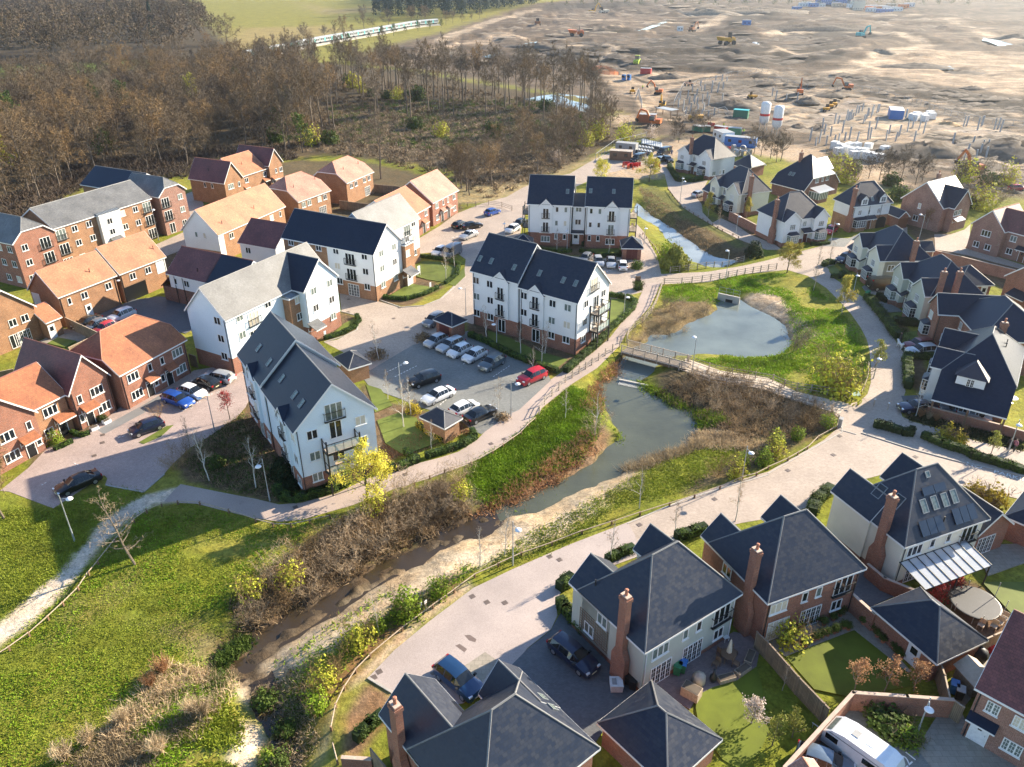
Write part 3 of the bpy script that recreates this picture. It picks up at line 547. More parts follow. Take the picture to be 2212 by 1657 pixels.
 def _walls(s,w,mat,base,hb):
  x0,x1,y0,y1=s._rect(w);zt=w['he']+w['p']*w['ov']-.09
  if base and hb:
   s.mb('brick_base',base).box(x0+.025,x1-.025,y0+.025,y1-.025,-.3,hb)
  m=s.mb('wall',mat);zb=hb if (base and hb) else -.3
  T,a0,a1,c0,c1=s._tr(w)
  if w['ax']=='x': A0,A1,C0,C1=x0,x1,y0,y1
  else: A0,A1,C0,C1=y0,y1,x0,x1
  cm=(c0+c1)/2;hw=(c1-c0)/2
  def end(a,k):
   o=[(a,C0,zb),(a,C1,zb),(a,C1,zt)]
   if k<1:
    if k>0: zz=w['he']+(1-k)*(w['hr']-w['he'])-.09;f=(1-k)*hw;o+=[(a,c1-f,zz),(a,c0+f,zz)]
    else: o+=[(a,cm,w['hr']-.1)]
   o.append((a,C0,zt));return o
  E0=end(A0,w['k0']);E1=end(A1,w['k1'])
  fl=1 if w['ax']=='x' else -1
  P=lambda L:m.poly(*[T(*v) for v in (L if fl>0 else L[::-1])])
  P(E0[::-1]);P(E1)
  P([(A0,C0,zb),(A1,C0,zb),(A1,C0,zt),(A0,C0,zt)]);P([(A1,C1,zb),(A0,C1,zb),(A0,C1,zt),(A1,C1,zt)])
  P([(A0,C1,zb),(A1,C1,zb),(A1,C0,zb),(A0,C0,zb)])
 def face(s,w,f):
  x0,x1,y0,y1=s._rect(w)
  if f=='f': return Vector((x0,y0,0)),Vector((1,0,0)),Vector((0,-1,0)),x1-x0
  if f=='b': return Vector((x1,y1,0)),Vector((-1,0,0)),Vector((0,1,0)),x1-x0
  if f=='l': return Vector((x0,y1,0)),Vector((0,-1,0)),Vector((-1,0,0)),y1-y0
  return Vector((x1,y0,0)),Vector((0,1,0)),Vector((1,0,0)),y1-y0
 def hit(s,w,f,p):
  o,sd,n,L=s.face(w,f)
  if len(p)==2 and isinstance(p[0],str): return None
  d=s.D(p);t=(o-s.c).dot(n)/d.dot(n);q=s.c+d*t;return (q-o).dot(sd),q.z
 def put(s,name,me,pos,n,parent=None,prev=None):
  o=link(name,me,s.root if parent is None else parent);o.location=pos;o.rotation_euler=(0,0,math.atan2(n.y,n.x)+math.pi/2);return o
 def win(s,w,f,pts,kind='m',z=None,out=.004,curtain=.22):
  o,sd,n,L=s.face(w,f);k=KIND[kind]
  S=[s.hit(w,f,p) if not isinstance(p,(int,float)) else (p,z) for p in pts]
  zz=z if z is not None else sum(a[1] for a in S)/len(S)
  for a,_ in S:
   a=min(max(a,k[0]/2+.1),L-k[0]/2-.1) if L>k[0]+.3 else L/2
   mf,mp=win_mesh(k[0],k[1],k[2],k[3],('glass_curtain' if random.random()<.65 else 'cream') if random.random()<curtain*1.3 else 'glass',k[4],k[5])
   wo=s.put('window',mf,o+sd*a+n*out+Vector((0,0,zz)),n);link('pane',mp,wo)
   if kind in 'jJ': s.juliet(o+sd*a+n*out+Vector((0,0,zz-k[1]/2)),sd,n,k[0]+.35)
  return zz
 def juliet(s,pos,sd,n,w,h=1.05,d=.28):
  m=MB();a=.022
  for x in(-w/2,w/2): m.box(x-a,x+a,-d-a,0,0,.05);m.box(x-a,x+a,-d-a,-d+a,0,h);m.box(x-a,x+a,-d,0,h-.05,h)
  m.box(-w/2,w/2,-d-a,-d+a,h-.05,h);m.box(-w/2,w/2,-d-a,-d+a,.08,.13);m.box(-w/2,w/2,-d,0,-.03,.02)
  nb=max(3,int(w/.14))
  for i in range(1,nb): x=-w/2+w*i/nb;m.box(x-.009,x+.009,-d-.009,-d+.009,.1,h)
  o=m.build('balcony_railing','black_metal',s.root);o.location=pos;o.rotation_euler=(0,0,math.atan2(n.y,n.x)+math.pi/2)
 def door(s,w,f,p,mat='door_black',wd=.95,hd=2.05,out=.004,frame=True,glazed=False):
  o,sd,n,L=s.face(w,f);a=s.hit(w,f,p)[0] if not isinstance(p,(int,float)) else p
  a=min(max(a,wd/2+.1),L-wd/2-.1)
  m=MB();m.box(-wd/2,wd/2,-.04,0,0,hd);d=s.put('door',m.mesh('door',mat),o+sd*a+n*out+Vector((0,0,.05)),n)
  fr=MB();t=.07
  fr.box(-wd/2-t,-wd/2,-.07,0,0,hd+t);fr.box(wd/2,wd/2+t,-.07,0,0,hd+t);fr.box(-wd/2,wd/2,-.07,0,hd,hd+t);fr.build('frame','white_upvc',d)
  g=MB();g.poly(*([(-wd*.3,-.045,hd*.55),(wd*.3,-.045,hd*.55),(wd*.3,-.045,hd*.88),(-wd*.3,-.045,hd*.88)] if glazed else [(-wd*.12,-.045,hd*.62),(wd*.12,-.045,hd*.62),(wd*.12,-.045,hd*.82),(-wd*.12,-.045,hd*.82)]));g.build('pane','glass',d)
  h=MB();h.box(wd*.36,wd*.40,-.08,-.04,.95,1.08);h.build('handle','grey_metal',d)
  return a
 def panel(s,w,f,s0,s1,z0,z1,mat,out=.05,name='wall'):
  o,sd,n,L=s.face(w,f);S=[s.hit(w,f,q)[0] if not isinstance(q,(int,float)) else q for q in(s0,s1)]
  a=max(min(S),0);b=min(max(S),L);m=s.mb(name,mat)
  P=[o+sd*a,o+sd*b,o+sd*b+n*out,o+sd*a+n*out]
  m.add([(p.x,p.y,z0) for p in P]+[(p.x,p.y,z1) for p in P],[(0,1,2,3),(7,6,5,4),(2,3,7,6),(3,0,4,7),(1,2,6,5),(0,1,5,4)])
 def canopy(s,w,f,p,wd=1.7,dp=.9,z=2.35,rise=.55,mat=None,posts=False):
  o,sd,n,L=s.face(w,f);a=s.hit(w,f,p)[0] if not isinstance(p,(int,float)) else p
  m=MB();t=.1
  m.add([(-wd/2,0,z+rise),(wd/2,0,z+rise),(wd/2,-dp,z),(-wd/2,-dp,z),(-wd/2,0,z+rise-t),(wd/2,0,z+rise-t),(wd/2,-dp,z-t),(-wd/2,-dp,z-t)],[(3,2,1,0),(4,5,6,7),(0,4,7,3),(2,6,5,1),(3,7,6,2)])
  c=s.put('porch_canopy',m.mesh('porch_canopy',mat or s.roof),o+sd*a+n*.004,n)
  b=MB()
  for x in(-wd/2+.06,wd/2-.06): b.box(x-.04,x+.04,-.06,0,z-.7,z-.1);b.add([(x-.03,0,z-.6),(x+.03,0,z-.6),(x+.03,-dp*.8,z-.05),(x-.03,-dp*.8,z-.05),(x-.03,0,z-.48),(x+.03,0,z-.48),(x+.03,-dp*.8,z-.02),(x-.03,-dp*.8,z-.02)],[(0,1,2,3),(7,6,5,4),(0,4,5,1),(1,5,6,2),(2,6,7,3),(3,7,4,0)])
  b.box(-wd/2,wd/2,-dp-.03,-dp+.01,z-.17,z-.04);b.build('bracket','white_upvc',c)
 def bay(s,w,f,p,wd=2.4,dp=.8,roof='slate_navy',base='brick_red',zt=2.35):
  o,sd,n,L=s.face(w,f);a=s.hit(w,f,p)[0] if not isinstance(p,(int,float)) else p
  a=min(max(a,wd/2+.1),L-wd/2-.1) if L>wd+.4 else L/2
  pos=o+sd*a+n*.004;i=wd*.22;zb=.75
  poly=[(-wd/2,0),(wd/2,0),(wd/2-i*.55,-dp),(-wd/2+i*.55,-dp)]
  m=MB();m.prism([(q[0],q[1]) for q in poly][::-1],-.3,zb);B=s.put('bay_window',m.mesh('bay_window',base),pos,n)
  fr=MB();seg=[(poly[0],poly[3],1),(poly[3],poly[2],4),(poly[2],poly[1],1)]
  g=MB()
  for u,v,k in seg:
   u=Vector((u[0],u[1],0));v=Vector((v[0],v[1],0));d=v-u;Ln=d.length;d.normalize();nn=Vector((d.y,-d.x,0))
   for z0,z1 in((zb,zb+.08),(zt-.18,zt)): fr.obox((u+v)/2,d,nn,Ln/2,.03,z0,z1)
   for q in range(k+1): c=u+d*(Ln*q/k);fr.obox(c,d,nn,.045,.034,zb,zt)
   for q in range(k): c=u+d*(Ln*(q+.5)/k);fr.obox(c,d,nn,.012,.02,zb,zt-.1)
   for zz in(.35,.68): fr.obox((u+v)/2,d,nn,Ln/2,.018,zb+(zt-zb)*zz-.012,zb+(zt-zb)*zz+.012)
   e=nn*-.0;g.poly((u.x,u.y,zb),(v.x,v.y,zb),(v.x,v.y,zt-.1),(u.x,u.y,zt-.1))
  fr.build('frame','white_upvc',B);g.build('pane','glass' if random.random()<.6 else 'glass_curtain',B)
  r=MB();ov=.14;lo=[(-wd/2-ov,0,zt),(-wd/2+i*.55-ov,-dp-ov,zt),(wd/2-i*.55+ov,-dp-ov,zt),(wd/2+ov,0,zt)];hi=[(-wd/2+.3,0,zt+.45),(wd/2-.3,0,zt+.45)]
  r.add(lo+hi,[(0,1,4),(1,2,5,4),(2,3,5),(3,2,1,0)]);r.build('roof',roof,B)
 def gablet(s,w,f,p,wd=2.7,dp=.3,zb=2.5,rise=1.25,ze=None,wall=None,roof=None):
  o,sd,n,L=s.face(w,f);a=s.hit(w,f,p)[0] if not isinstance(p,(int,float)) else p
  ze=w['he']-.15 if ze is None else ze;pos=o+sd*a
  back=(ze+rise-w['he'])/w['p']+w['ov']+.4;hw=wd/2
  m=MB();m.add([(-hw,-dp,zb),(hw,-dp,zb),(hw,-dp,ze),(0,-dp,ze+rise-.06),(-hw,-dp,ze),(-hw,.05,zb),(hw,.05,zb),(hw,.05,ze),(-hw,.05,ze)],[(0,1,2,3,4),(5,0,4,8),(1,6,7,2),(5,6,1,0)])
  B=s.put('wall_dormer',m.mesh('wall_dormer',wall or s.wall),pos,n)
  r=MB();e=.18;q=rise/hw;t=.1
  for sg in(-1,1):
   P=[(sg*(hw+e),-dp-.15,ze-e*q),(0,-dp-.15,ze+rise),(0,back,ze+rise),(sg*(hw+e),(ze-w['he'])/w['p']+w['ov'],ze-e*q)]
   P=P if sg<0 else P[::-1]
   if sg<0: P=P[::-1]
   else: P=P[::-1]
   r.add(P+[(x,y,z-t) for x,y,z in P],[(0,1,2,3),(7,6,5,4),(0,4,5,1),(1,5,6,2),(2,6,7,3),(3,7,4,0)])
  r.build('roof',roof or s.roof,B)
  bb=MB()
  for sg in(-1,1):
   A=Vector((sg*(hw+e),-dp-.15,ze-e*q-.03));C=Vector((0,-dp-.15,ze+rise-.03));dd=Vector((0,0,-.2));o2=Vector((0,-.035,0))
   bb.add([tuple(v) for v in(A,C,C+dd,A+dd,A+o2,C+o2,C+dd+o2,A+dd+o2)],[(0,1,2,3),(7,6,5,4),(4,5,1,0),(5,6,2,1),(6,7,3,2),(7,4,0,3)])
  bb.build('bargeboard','white_upvc',B);return a
 def slopehit(s,w,p,f='f'):
  d=s.D(p);he,q=w['he'],w['p']
  if f=='f': g=Vector((0,q,-1));k=he-q*w['y0']
  elif f=='b': g=Vector((0,-q,-1));k=he+q*w['y1']
  elif f=='l': g=Vector((q,0,-1));k=he-q*w['x0']
  else: g=Vector((-q,0,-1));k=he+q*w['x1']
  t=-(k+g.dot(s.c))/g.dot(d);return s.c+d*t
 def slopeframe(s,w,f):
  q=w['p'];n={'f':Vector((0,-q,1)),'b':Vector((0,q,1)),'l':Vector((-q,0,1)),'r':Vector((q,0,1))}[f].normalized()
  sd={'f':Vector((1,0,0)),'b':Vector((-1,0,0)),'l':Vector((0,-1,0)),'r':Vector((0,1,0))}[f];return sd,n.cross(sd),n
 def rooflight(s,w,pts,f='f',wd=.62,ht=1.0,mat='glass_curtain'):
  sd,up,n=s.slopeframe(w,f)
  for p in pts:
   c=s.slopehit(w,p,f);R=Matrix((sd,up,n)).transposed().to_4x4();R.translation=c+n*.01
   m=MB();t=.07
   m.box(-wd/2,wd/2,-ht/2,-ht/2+t,0,.09);m.box(-wd/2,wd/2,ht/2-t,ht/2,0,.09);m.box(-wd/2,-wd/2+t,-ht/2+t,ht/2-t,0,.09);m.box(wd/2-t,wd/2,-ht/2+t,ht/2-t,0,.09)
   o=m.build('rooflight','lead_grey',s.root);o.matrix_local=R
   g=MB();g.poly((-wd/2+t,-ht/2+t,.06),(wd/2-t,-ht/2+t,.06),(wd/2-t,ht/2-t,.06),(-wd/2+t,ht/2-t,.06));g.build('pane',mat,o)
 def vents(s,w,pts,f='f'):
  for p in pts:
   c=s.slopehit(w,p,f);m=MB();m.tube((c.x,c.y,c.z-.05),(c.x,c.y,c.z+.55),.06,.06,6);m.tube((c.x,c.y,c.z+.5),(c.x,c.y,c.z+.58),.09,.09,6);m.build('vent_pipe','black_metal',s.root)
 def chim(s,p,z,wd=.76,dp=.54,breast=None,zr=None,pots=1,mat='brick_red',ax='y',bw=1.5,at=None):
  c=s.at(p,z) if at is None else Vector(at);x,y=c.x,c.y
  a,b=(dp/2,wd/2) if ax=='y' else (wd/2,dp/2)
  m=MB();z0=-.3
  if breast:
   A,B=(dp/2,bw/2) if ax=='y' else (bw/2,dp/2);m.box(x-A,x+A,y-B,y+B,-.3,2.6)
   lo=[(x-A,y-B,2.6),(x+A,y-B,2.6),(x+A,y+B,2.6),(x-A,y+B,2.6)];hi=[(x-a,y-b,3.5),(x+a,y-b,3.5),(x+a,y+b,3.5),(x-a,y+b,3.5)]
   m.add(lo+hi,[(0,1,5,4),(1,2,6,5),(2,3,7,6),(3,0,4,7)]);z0=3.5
  elif zr: z0=zr
  m.box(x-a,x+a,y-b,y+b,z0,z-.45);m.box(x-a-.06,x+a+.06,y-b-.06,y+b+.06,z-.45,z-.15);m.box(x-a,x+a,y-b,y+b,z-.15,z)
  C=m.build('chimney',mat,s.root)
  k=MB();k.box(x-a+.02,x+a-.02,y-b+.02,y+b-.02,z,z+.07);k.build('cap','coping',C)
  for i in range(pots):
   q=MB();dx=0 if pots==1 else (i-.5)*.4;q.lathe([(.13,0),(.11,.35),(.16,.42),(.16,.5),(.09,.56)],9,(x+(dx if ax!='y' else 0),y+(dx if ax=='y' else 0),z+.07));q.build('pot','terracotta',C)
 def flat(s,pts,z,wall,roof,x0=None,x1=None,y0=None,y1=None,slope=.0):
  P=[s.at(p,z) for p in pts];X0=min(q.x for q in P) if x0 is None else x0;X1=max(q.x for q in P) if x1 is None else x1;Y0=min(q.y for q in P) if y0 is None else y0;Y1=max(q.y for q in P) if y1 is None else y1
  s.mb('stair_tower',wall).box(X0+.15,X1-.15,Y0+.15,Y1-.15,-.3,z-.05)
  m=s.mb('tower_roof',roof);m.add([(X0,Y0,z),(X1,Y0,z),(X1,Y1,z+slope),(X0,Y1,z+slope),(X0,Y0,z-.02),(X1,Y0,z-.02),(X1,Y1,z-.02),(X0,Y1,z-.02)],[(0,1,2,3),(7,6,5,4),(0,4,5,1),(1,5,6,2),(2,6,7,3),(3,7,4,0)])
  k=int((X1-X0)/.45)
  for i in range(k+1): x=X0+(X1-X0)*i/k;m.add([(x-.02,Y0,z+.0),(x+.02,Y0,z+.0),(x+.02,Y1,z+slope),(x-.02,Y1,z+slope),(x-.02,Y0,z+.06),(x+.02,Y0,z+.06),(x+.02,Y1,z+slope+.06),(x-.02,Y1,z+slope+.06)],[(4,5,6,7),(0,1,5,4),(3,0,4,7),(1,2,6,5)])
  s.mb('fascia','white_upvc').box(X0-.03,X1+.03,Y0-.03,Y1+.03,z-.25,z-.05)
  w=dict(x0=X0+.15,x1=X1-.15,y0=Y0+.15,y1=Y1-.15,he=z,hr=z,p=.01,ax='x',k0=0,k1=0,ov=0,og=0);return w
 def balcony(s,w,f,p,levels,wd=2.9,dp=1.55,top=None,glass='glass_clear'):
  o,sd,n,L=s.face(w,f);a=s.hit(w,f,p)[0] if not isinstance(p,(int,float)) else p
  pos=o+sd*a+n*.004;top=top or levels[-1]+1.5
  m=MB();hw=wd/2
  for x in(-hw,hw):
   m.box(x-.07,x+.07,-dp-.07,-dp+.07,-.3,top);m.box(x-.06,x+.06,-.12,0,levels[0]-.4,levels[-1]+1.2)
  for z in levels:
   m.box(-hw,hw,-dp-.05,-dp+.05,z-.22,z);m.box(-hw-.05,-hw+.05,-dp,0,z-.22,z);m.box(hw-.05,hw+.05,-dp,0,z-.22,z)
   m.box(-hw,hw,-dp-.03,-dp+.03,z+1.05,z+1.12);m.box(-hw-.03,-hw+.03,-dp,0,z+1.05,z+1.12);m.box(hw-.03,hw+.03,-dp,0,z+1.05,z+1.12)
   for i in range(1,4): x=-hw+wd*i/4;m.box(x-.02,x+.02,-dp-.02,-dp+.02,z,z+1.05)
  B=s.put('balcony',m.mesh('balcony','black_metal'),pos,n)
  for z in levels:
   d=MB();d.box(-hw+.06,hw-.06,-dp+.06,-.02,z-.06,z-.004);d.build('deck','wood_grey',B)
   g=MB();g.box(-hw+.08,hw-.08,-dp-.008,-dp+.008,z+.1,z+1.0);g.build('glass_panel',glass,B)
   c=MB();c.lathe([(.03,0),(.03,.7),(.42,.71),(.42,.75)],10,(-.5,-dp*.5,z));c.box(.35,.8,-dp*.5-.22,-dp*.5+.22,z+.40,z+.46);c.box(.76,.82,-dp*.5-.22,-dp*.5+.22,z+.4,z+.9)
   for q in((.37,-.2),(.78,-.2),(.37,.2),(.78,.2)): c.box(q[0]-.02,q[0]+.02,-dp*.5+q[1]-.02,-dp*.5+q[1]+.02,z,z+.42)
   if random.random()<.8:
    t=c.build('deck_furniture','wood_pale',B)
 def dormer(s,w,f,p,wd=1.6,z0=None,h=1.3,rise=.9,wall='white_upvc',kind='m',roof=None,hip=False):
  sd,up,n=s.slopeframe(w,f);c=s.slopehit(w,p,f);nn=Vector((n.x,n.y,0)).normalized();q=w['p'];z=c.z
  dep=(h+.1)/q;dr=(h+rise)/q;hw=wd/2
  m=MB();m.add([(-hw,0,0),(hw,0,0),(hw,0,h),(-hw,0,h),(hw,dep,h),(-hw,dep,h)],[(0,1,2,3)])
  if not hip: m.add([(-hw,0,h),(hw,0,h),(0,0,h+rise-.05)],[(0,1,2)])
  B=s.put('dormer',m.mesh('dormer',wall),c,nn)
  MB().add([(-hw,.01,0),(hw,.01,0),(hw,.01,h),(-hw,.01,h),(hw,dep,h),(-hw,dep,h)],[(1,4,2),(0,3,5)]).build('cheek',roof or s.roof,B);r=MB();e=.15;t=.08;rq=rise/hw
  if hip:
   a=hw+.28;lo=[(-a,-.28,h),(a,-.28,h),(a,dep,h),(-a,dep,h)];R0=(0,dr*.78,h+rise);R1=(0,dr,h+rise)
   r.add(lo+[R0,R1],[(0,1,4),(1,2,5,4),(3,0,4,5),(3,2,1,0)])
  else:
   for sg in(-1,1):
    P=[(sg*(hw+e),-.15,h-e*rq),(0,-.15,h+rise),(0,dr,h+rise),(sg*(hw+e),dep-e*rq/q,h-e*rq)]
    P=P[::-1]
    r.add(P+[(x,y,zz-t) for x,y,zz in P],[(0,1,2,3),(7,6,5,4),(0,4,5,1),(1,5,6,2),(2,6,7,3),(3,7,4,0)])
  r.build('roof',roof or s.roof,B)
  k=KIND[kind];mf,mp=win_mesh(k[0],k[1],k[2],k[3],'glass',3,0);wo=link('window',mf,B);wo.location=(0,-.004,h*.5+.02);wo.scale=(min(1,(wd-.3)/k[0]),1,min(1,(h-.25)/k[1]));link('pane',mp,wo)
 def pipes(s,w,f,ss,mat='black_metal'):
  o,sd,n,L=s.face(w,f)
  for a in ss:
   a=a if a>=0 else L+a;c=o+sd*a+n*.06;m=MB();m.tube((c.x,c.y,0),(c.x,c.y,w['he']-.1),.045,.045,6,False);m.build('downpipe',mat,s.root)
 def done(s):
  for (name,mat),m in s.p.items():
   o=m.build(name,mat,s.root)
   b=bmesh.new();b.from_mesh(o.data)
   if name in('wall','roof','stair_tower','tower_roof','brick_base'): pass
   b.free()
h=House('apartment_block','white clad block of flats with balcony gable end beside the willow','apartment block',(12,318,432),(12,1048,215),8.1,'clad_pale','slate_navy','brick_red',2.4,'white clad blocks of flats')
w=h.wing([(12,318,432),(12,1048,215)],8.1,'y',apex=(12,650,0),ey=[(568,838)])
w2=h.wing([],8.6,'y',x0=w['x0']-.1,x1=w['x1']+.1,y0=w['y1']-.25,ey=[(513,765)],pitch=w['p'])
h.win(w,'f',[(12,485,445),(12,900,315)]);h.win(w,'f',[(12,510,628),(12,918,495)]);h.win(w,'f',[(12,535,805),(12,935,668)])
h.win(w,'f',[(12,670,240)],'J',curtain=1);h.win(w,'f',[(12,688,395)],'f',curtain=0);h.win(w,'f',[(12,710,590)],'f',curtain=0);h.win(w,'f',[(12,735,765)],'f')
h.balcony(w,'f',(12,755,800),[2.55,5.2],3.6,1.4)
L=h.face(w,'l')[3]
h.gablet(w,'l',L-3.8,2.6);L2=h.face(w2,'l')[3];h.gablet(w2,'l',L2-3.5,2.6)
for ww,a in((w,L-3.8),(w2,L2-3.5)):
 for z in(3.75,6.4): h.win(ww,'l',[a],'j',z,out=.31)
 h.win(ww,'l',[a],'f',1.15)
h.win(w,'l',[L-1.2,L-6.5],'m',1.3);h.win(w2,'l',[L2-.9,L2-6.2,L2-8],'m',1.3);h.win(w,'l',[L-1.2,L-6.5],'m',4.1);h.win(w,'l',[L-1.2,L-6.5],'m',6.8);h.win(w2,'l',[L2-6.2,L2-8.],'m',4.1);h.win(w2,'l',[L2-6.2,L2-8.],'m',6.8)
h.rooflight(w,[(12,335,100),(12,395,175),(11,225,1615)],'l');h.rooflight(w2,[(11,115,1475),(11,25,1350)],'l')
h.pipes(w,'f',[.12]);h.pipes(w,'l',[.3]);h.pipes(w2,'l',[.3]);h.done();B3=h
h=House('apartment_block','white clad block of flats with two dark roofs beside the car park','apartment block',(11,1808,700),(21,570,965),8.1,'clad_white','slate_blue','brick_red',2.4,'white clad blocks of flats')
w2=h.wing([(21,570,965),(21,850,785)],8.1,'x',apex=(21,740,612),ex=[(21,40,828)])
w=h.wing([],8.7,'x',ex=[(11,1808,700)],x1=w2['x0']+.12,y0=w2['y0']-.12,y1=w2['y1']+.12,pitch=w2['p'])
B4P=w2['p'];B4D=w2['y1']-w2['y0']
h.win(w,'f',[(11,1902,770),(11,2020,795)]);h.win(w,'f',[(11,1908,908),(11,2025,935)]);h.win(w,'f',[(11,1910,1050),(11,2027,1075)])
h.win(w2,'f',[(21,90,930),(21,352,945),(21,483,988)]);h.win(w2,'f',[(21,88,1075),(21,345,1090),(21,475,1135)]);h.win(w2,'f',[(21,340,1235),(21,468,1280)])
for ww,p in((w,(11,2122,900)),(w2,(21,210,1000))):
 a=h.gablet(ww,'f',p,2.7)
 for z in(3.75,6.4): h.win(ww,'f',[a],'j',z,out=.31)
 h.win(ww,'f',[a],'f',1.15)
h.win(w2,'r',[(21,640,975),(21,790,870)]);h.win(w2,'r',[(21,628,1125)]);h.win(w2,'r',[(21,613,1270)]);h.win(w2,'r',[(21,708,800)],'J',curtain=.8)
for z in(1.15,3.8,6.4): h.win(w2,'r',[(21,720,1060)],'f',z)
h.balcony(w2,'r',(21,722,1060),[2.55,5.2],3.2,1.4)
h.rooflight(w,[(11,1938,578),(11,2035,600),(21,20,655)]);h.rooflight(w2,[(21,240,705),(21,445,765),(21,552,793)])
h.pipes(w,'f',[.2]);h.pipes(w2,'f',[.25,-.15,4.1]);h.done()
h=House('apartment_block','white clad block of flats with recessed entrance beside the narrow stream','apartment block',(21,130,105),(21,1035,140),8.1,'clad_white','slate_blue','brick_red',2.5,'white clad blocks of flats')
w=h.wing([(21,130,105)],8.1,'x',ex=[(21,525,120)],y1=B4D,pitch=B4P);w2=h.wing([(21,1035,140)],8.1,'x',ex=[(21,630,128)],y0=w['y0'],y1=w['y1'],pitch=B4P)
w3=h.wing([],7.6,'x',x0=w['x1']-.2,x1=w2['x0']+.2,y0=w['y0']+1.3,y1=w['y1']-1.3,pitch=.5)
h.win(w,'f',[(21,390,153),(21,465,158)],'s');h.win(w,'f',[(21,384,270),(21,459,275)],'s');h.win(w,'f',[(21,380,386),(21,453,388)],'s')
h.win(w2,'f',[(21,685,168),(21,760,170)],'s');h.win(w2,'f',[(21,676,285),(21,750,288)],'s');h.win(w2,'f',[(21,668,400),(21,742,402)],'s')
h.win(w3,'f',[(21,577,150)]);h.win(w3,'f',[(21,570,262)]);h.door(w3,'f',(21,549,403),'door_white',1.2,2.1,glazed=True);h.canopy(w3,'f',(21,565,340),2.6,1.2,2.6,.3)
for ww,p in((w,(21,292,240)),(w2,(21,857,260))):
 a=h.gablet(ww,'f',p,2.5)
 for z in(3.75,6.4): h.win(ww,'f',[a],'j',z,out=.31)
 h.win(ww,'f',[a],'l',1.3)
h.balcony(w2,'r',4.6,[2.55,5.2],3.2,1.4);h.balcony(w,'l',B4D-4.6-.6,[2.55,5.2],3.2,1.4)
h.rooflight(w,[(20,480,1655)]);h.rooflight(w2,[(20,680,1650),(20,880,1655)])
h.pipes(w,'f',[.2,-.2]);h.pipes(w2,'f',[.2,-.2]);h.done()
h=House('apartment_block','white and brown brick L-shaped block of flats beside two small lawns','apartment block',(11,215,395),(11,1012,548),8.1,'clad_white','slate_navy','brick_tan',2.6,'white clad blocks of flats')
w=h.wing([(11,215,395),(11,1012,548),(11,1250,415)],8.1,'x',apex=(11,1125,280))
g=h.wing([(11,1420,225)],8.1,'y',ex=[(11,1190,335)],y0=w['y1']-2.,R=(11,1240,10),pitch=w['p'],side='r',roof='slate_grey')
h.panel(w,'f',.0,(11,612,500),2.0,8.0,'brick_tan')
h.win(w,'f',[(11,305,435),(11,543,482)],out=.054);h.win(w,'f',[(11,690,510),(11,937,560)]);h.win(w,'f',[(11,410,475)],'J',z=6.5,out=.054);h.win(w,'f',[(11,810,550)],'J',z=6.5)
h.win(w,'f',[(11,705,640),(11,948,690)]);h.win(w,'f',[(11,825,680)],'J',z=3.9);h.win(w,'f',[(11,727,770),(11,963,820)]);h.win(w,'f',[(11,843,812)],'q',z=1.15)
h.win(w,'r',[(11,1080,535),(11,1190,475)]);h.win(w,'r',[(11,1090,665),(11,1198,602)]);h.win(w,'r',[(11,1100,805),(11,1207,735)])
h.win(g,'r',[(11,1358,275)]);h.win(g,'r',[(11,1365,400)]);h.win(g,'r',[(11,1372,525)]);h.win(g,'r',[(11,1305,340)],'J');h.win(g,'r',[(11,1315,465)],'J')
t=h.flat([(11,1255,395),(11,1300,375)],7.4,'brick_tan','lead_grey',x0=w['x1']-2.5,x1=w['x1']+.6,y0=w['y1']-.3,y1=w['y1']+2.6)
h.win(t,'r',[(11,1262,430)]);h.win(t,'r',[(11,1265,555)]);h.door(t,'r',(11,1300,700),'door_white',1.5,2.2,glazed=True);h.canopy(t,'r',(11,1300,630),2.6,1.7,2.5,.9,'slate_grey')
h.pipes(w,'f',[-.12]);h.done();B1=h
h=House('apartment_block','white clad L-shaped block of flats with grey roof and brick stair tower','apartment block',(1,1975,1105),(11,160,915),8.1,'clad_pale','slate_grey','brick_red',2.4,'white clad blocks of flats')
w=h.wing([(1,1975,1105),(1,1590,1020)],8.1,'x',apex=(1,1725,830),apf='l',x1=20)
g=h.wing([(11,410,870),(11,715,720)],8.1,'y',apex=(11,540,580),y1=(w['y0']+w['y1'])/2+.3,roof='slate_navy')
w['x1']=g['x1']
h.win(w,'l',[(1,1878,1115)]);h.win(w,'l',[(1,1912,1268)]);h.win(w,'l',[(1,1942,1420)])
h.win(w,'f',[(1,2070,1090),(11,100,965)]);h.win(w,'f',[(1,2185,1060)],'J',z=6.5);h.win(w,'f',[(1,2095,1238)]);h.win(w,'f',[(1,2200,1190)],'J',z=3.9);h.win(w,'f',[(1,2120,1390)])
h.win(g,'f',[(11,498,862),(11,635,785)]);h.win(g,'f',[(11,518,1007),(11,653,927)]);h.win(g,'f',[(11,533,1150),(11,667,1070)])
t=h.flat([(11,165,900),(11,297,920),(11,405,870)],7.5,'brick_tan','lead_grey',y1=w['y0']+.6,slope=.35)
h.win(t,'f',[(11,360,930)]);h.win(t,'f',[(11,378,1075)]);h.canopy(g,'f',.9,2.2,1.6,2.4,.8,'slate_grey')
h.pipes(w,'l',[-.2]);h.pipes(g,'f',[.2]);h.done()
h=House('apartment_block','long brown brick block of flats with grey slate roof and black balconies','apartment block',(1,460,320),(1,1310,55),7.9,'brick_tan','slate_grey')
w=h.wing([(1,460,320),(1,1310,55)],7.9,'x',R=(0,1300,1505),pitch=.62)
a=h.wing([(1,105,455),(1,460,330)],7.9,'y',pitch=.8,k0=.5,y1=w['y1'],roof='slate_grey',wall='brick_red')
b=h.wing([(1,1350,45),(1,1612,-28)],7.9,'y',pitch=.8,k0=.5,y1=w['y1'],wall='brick_pink')
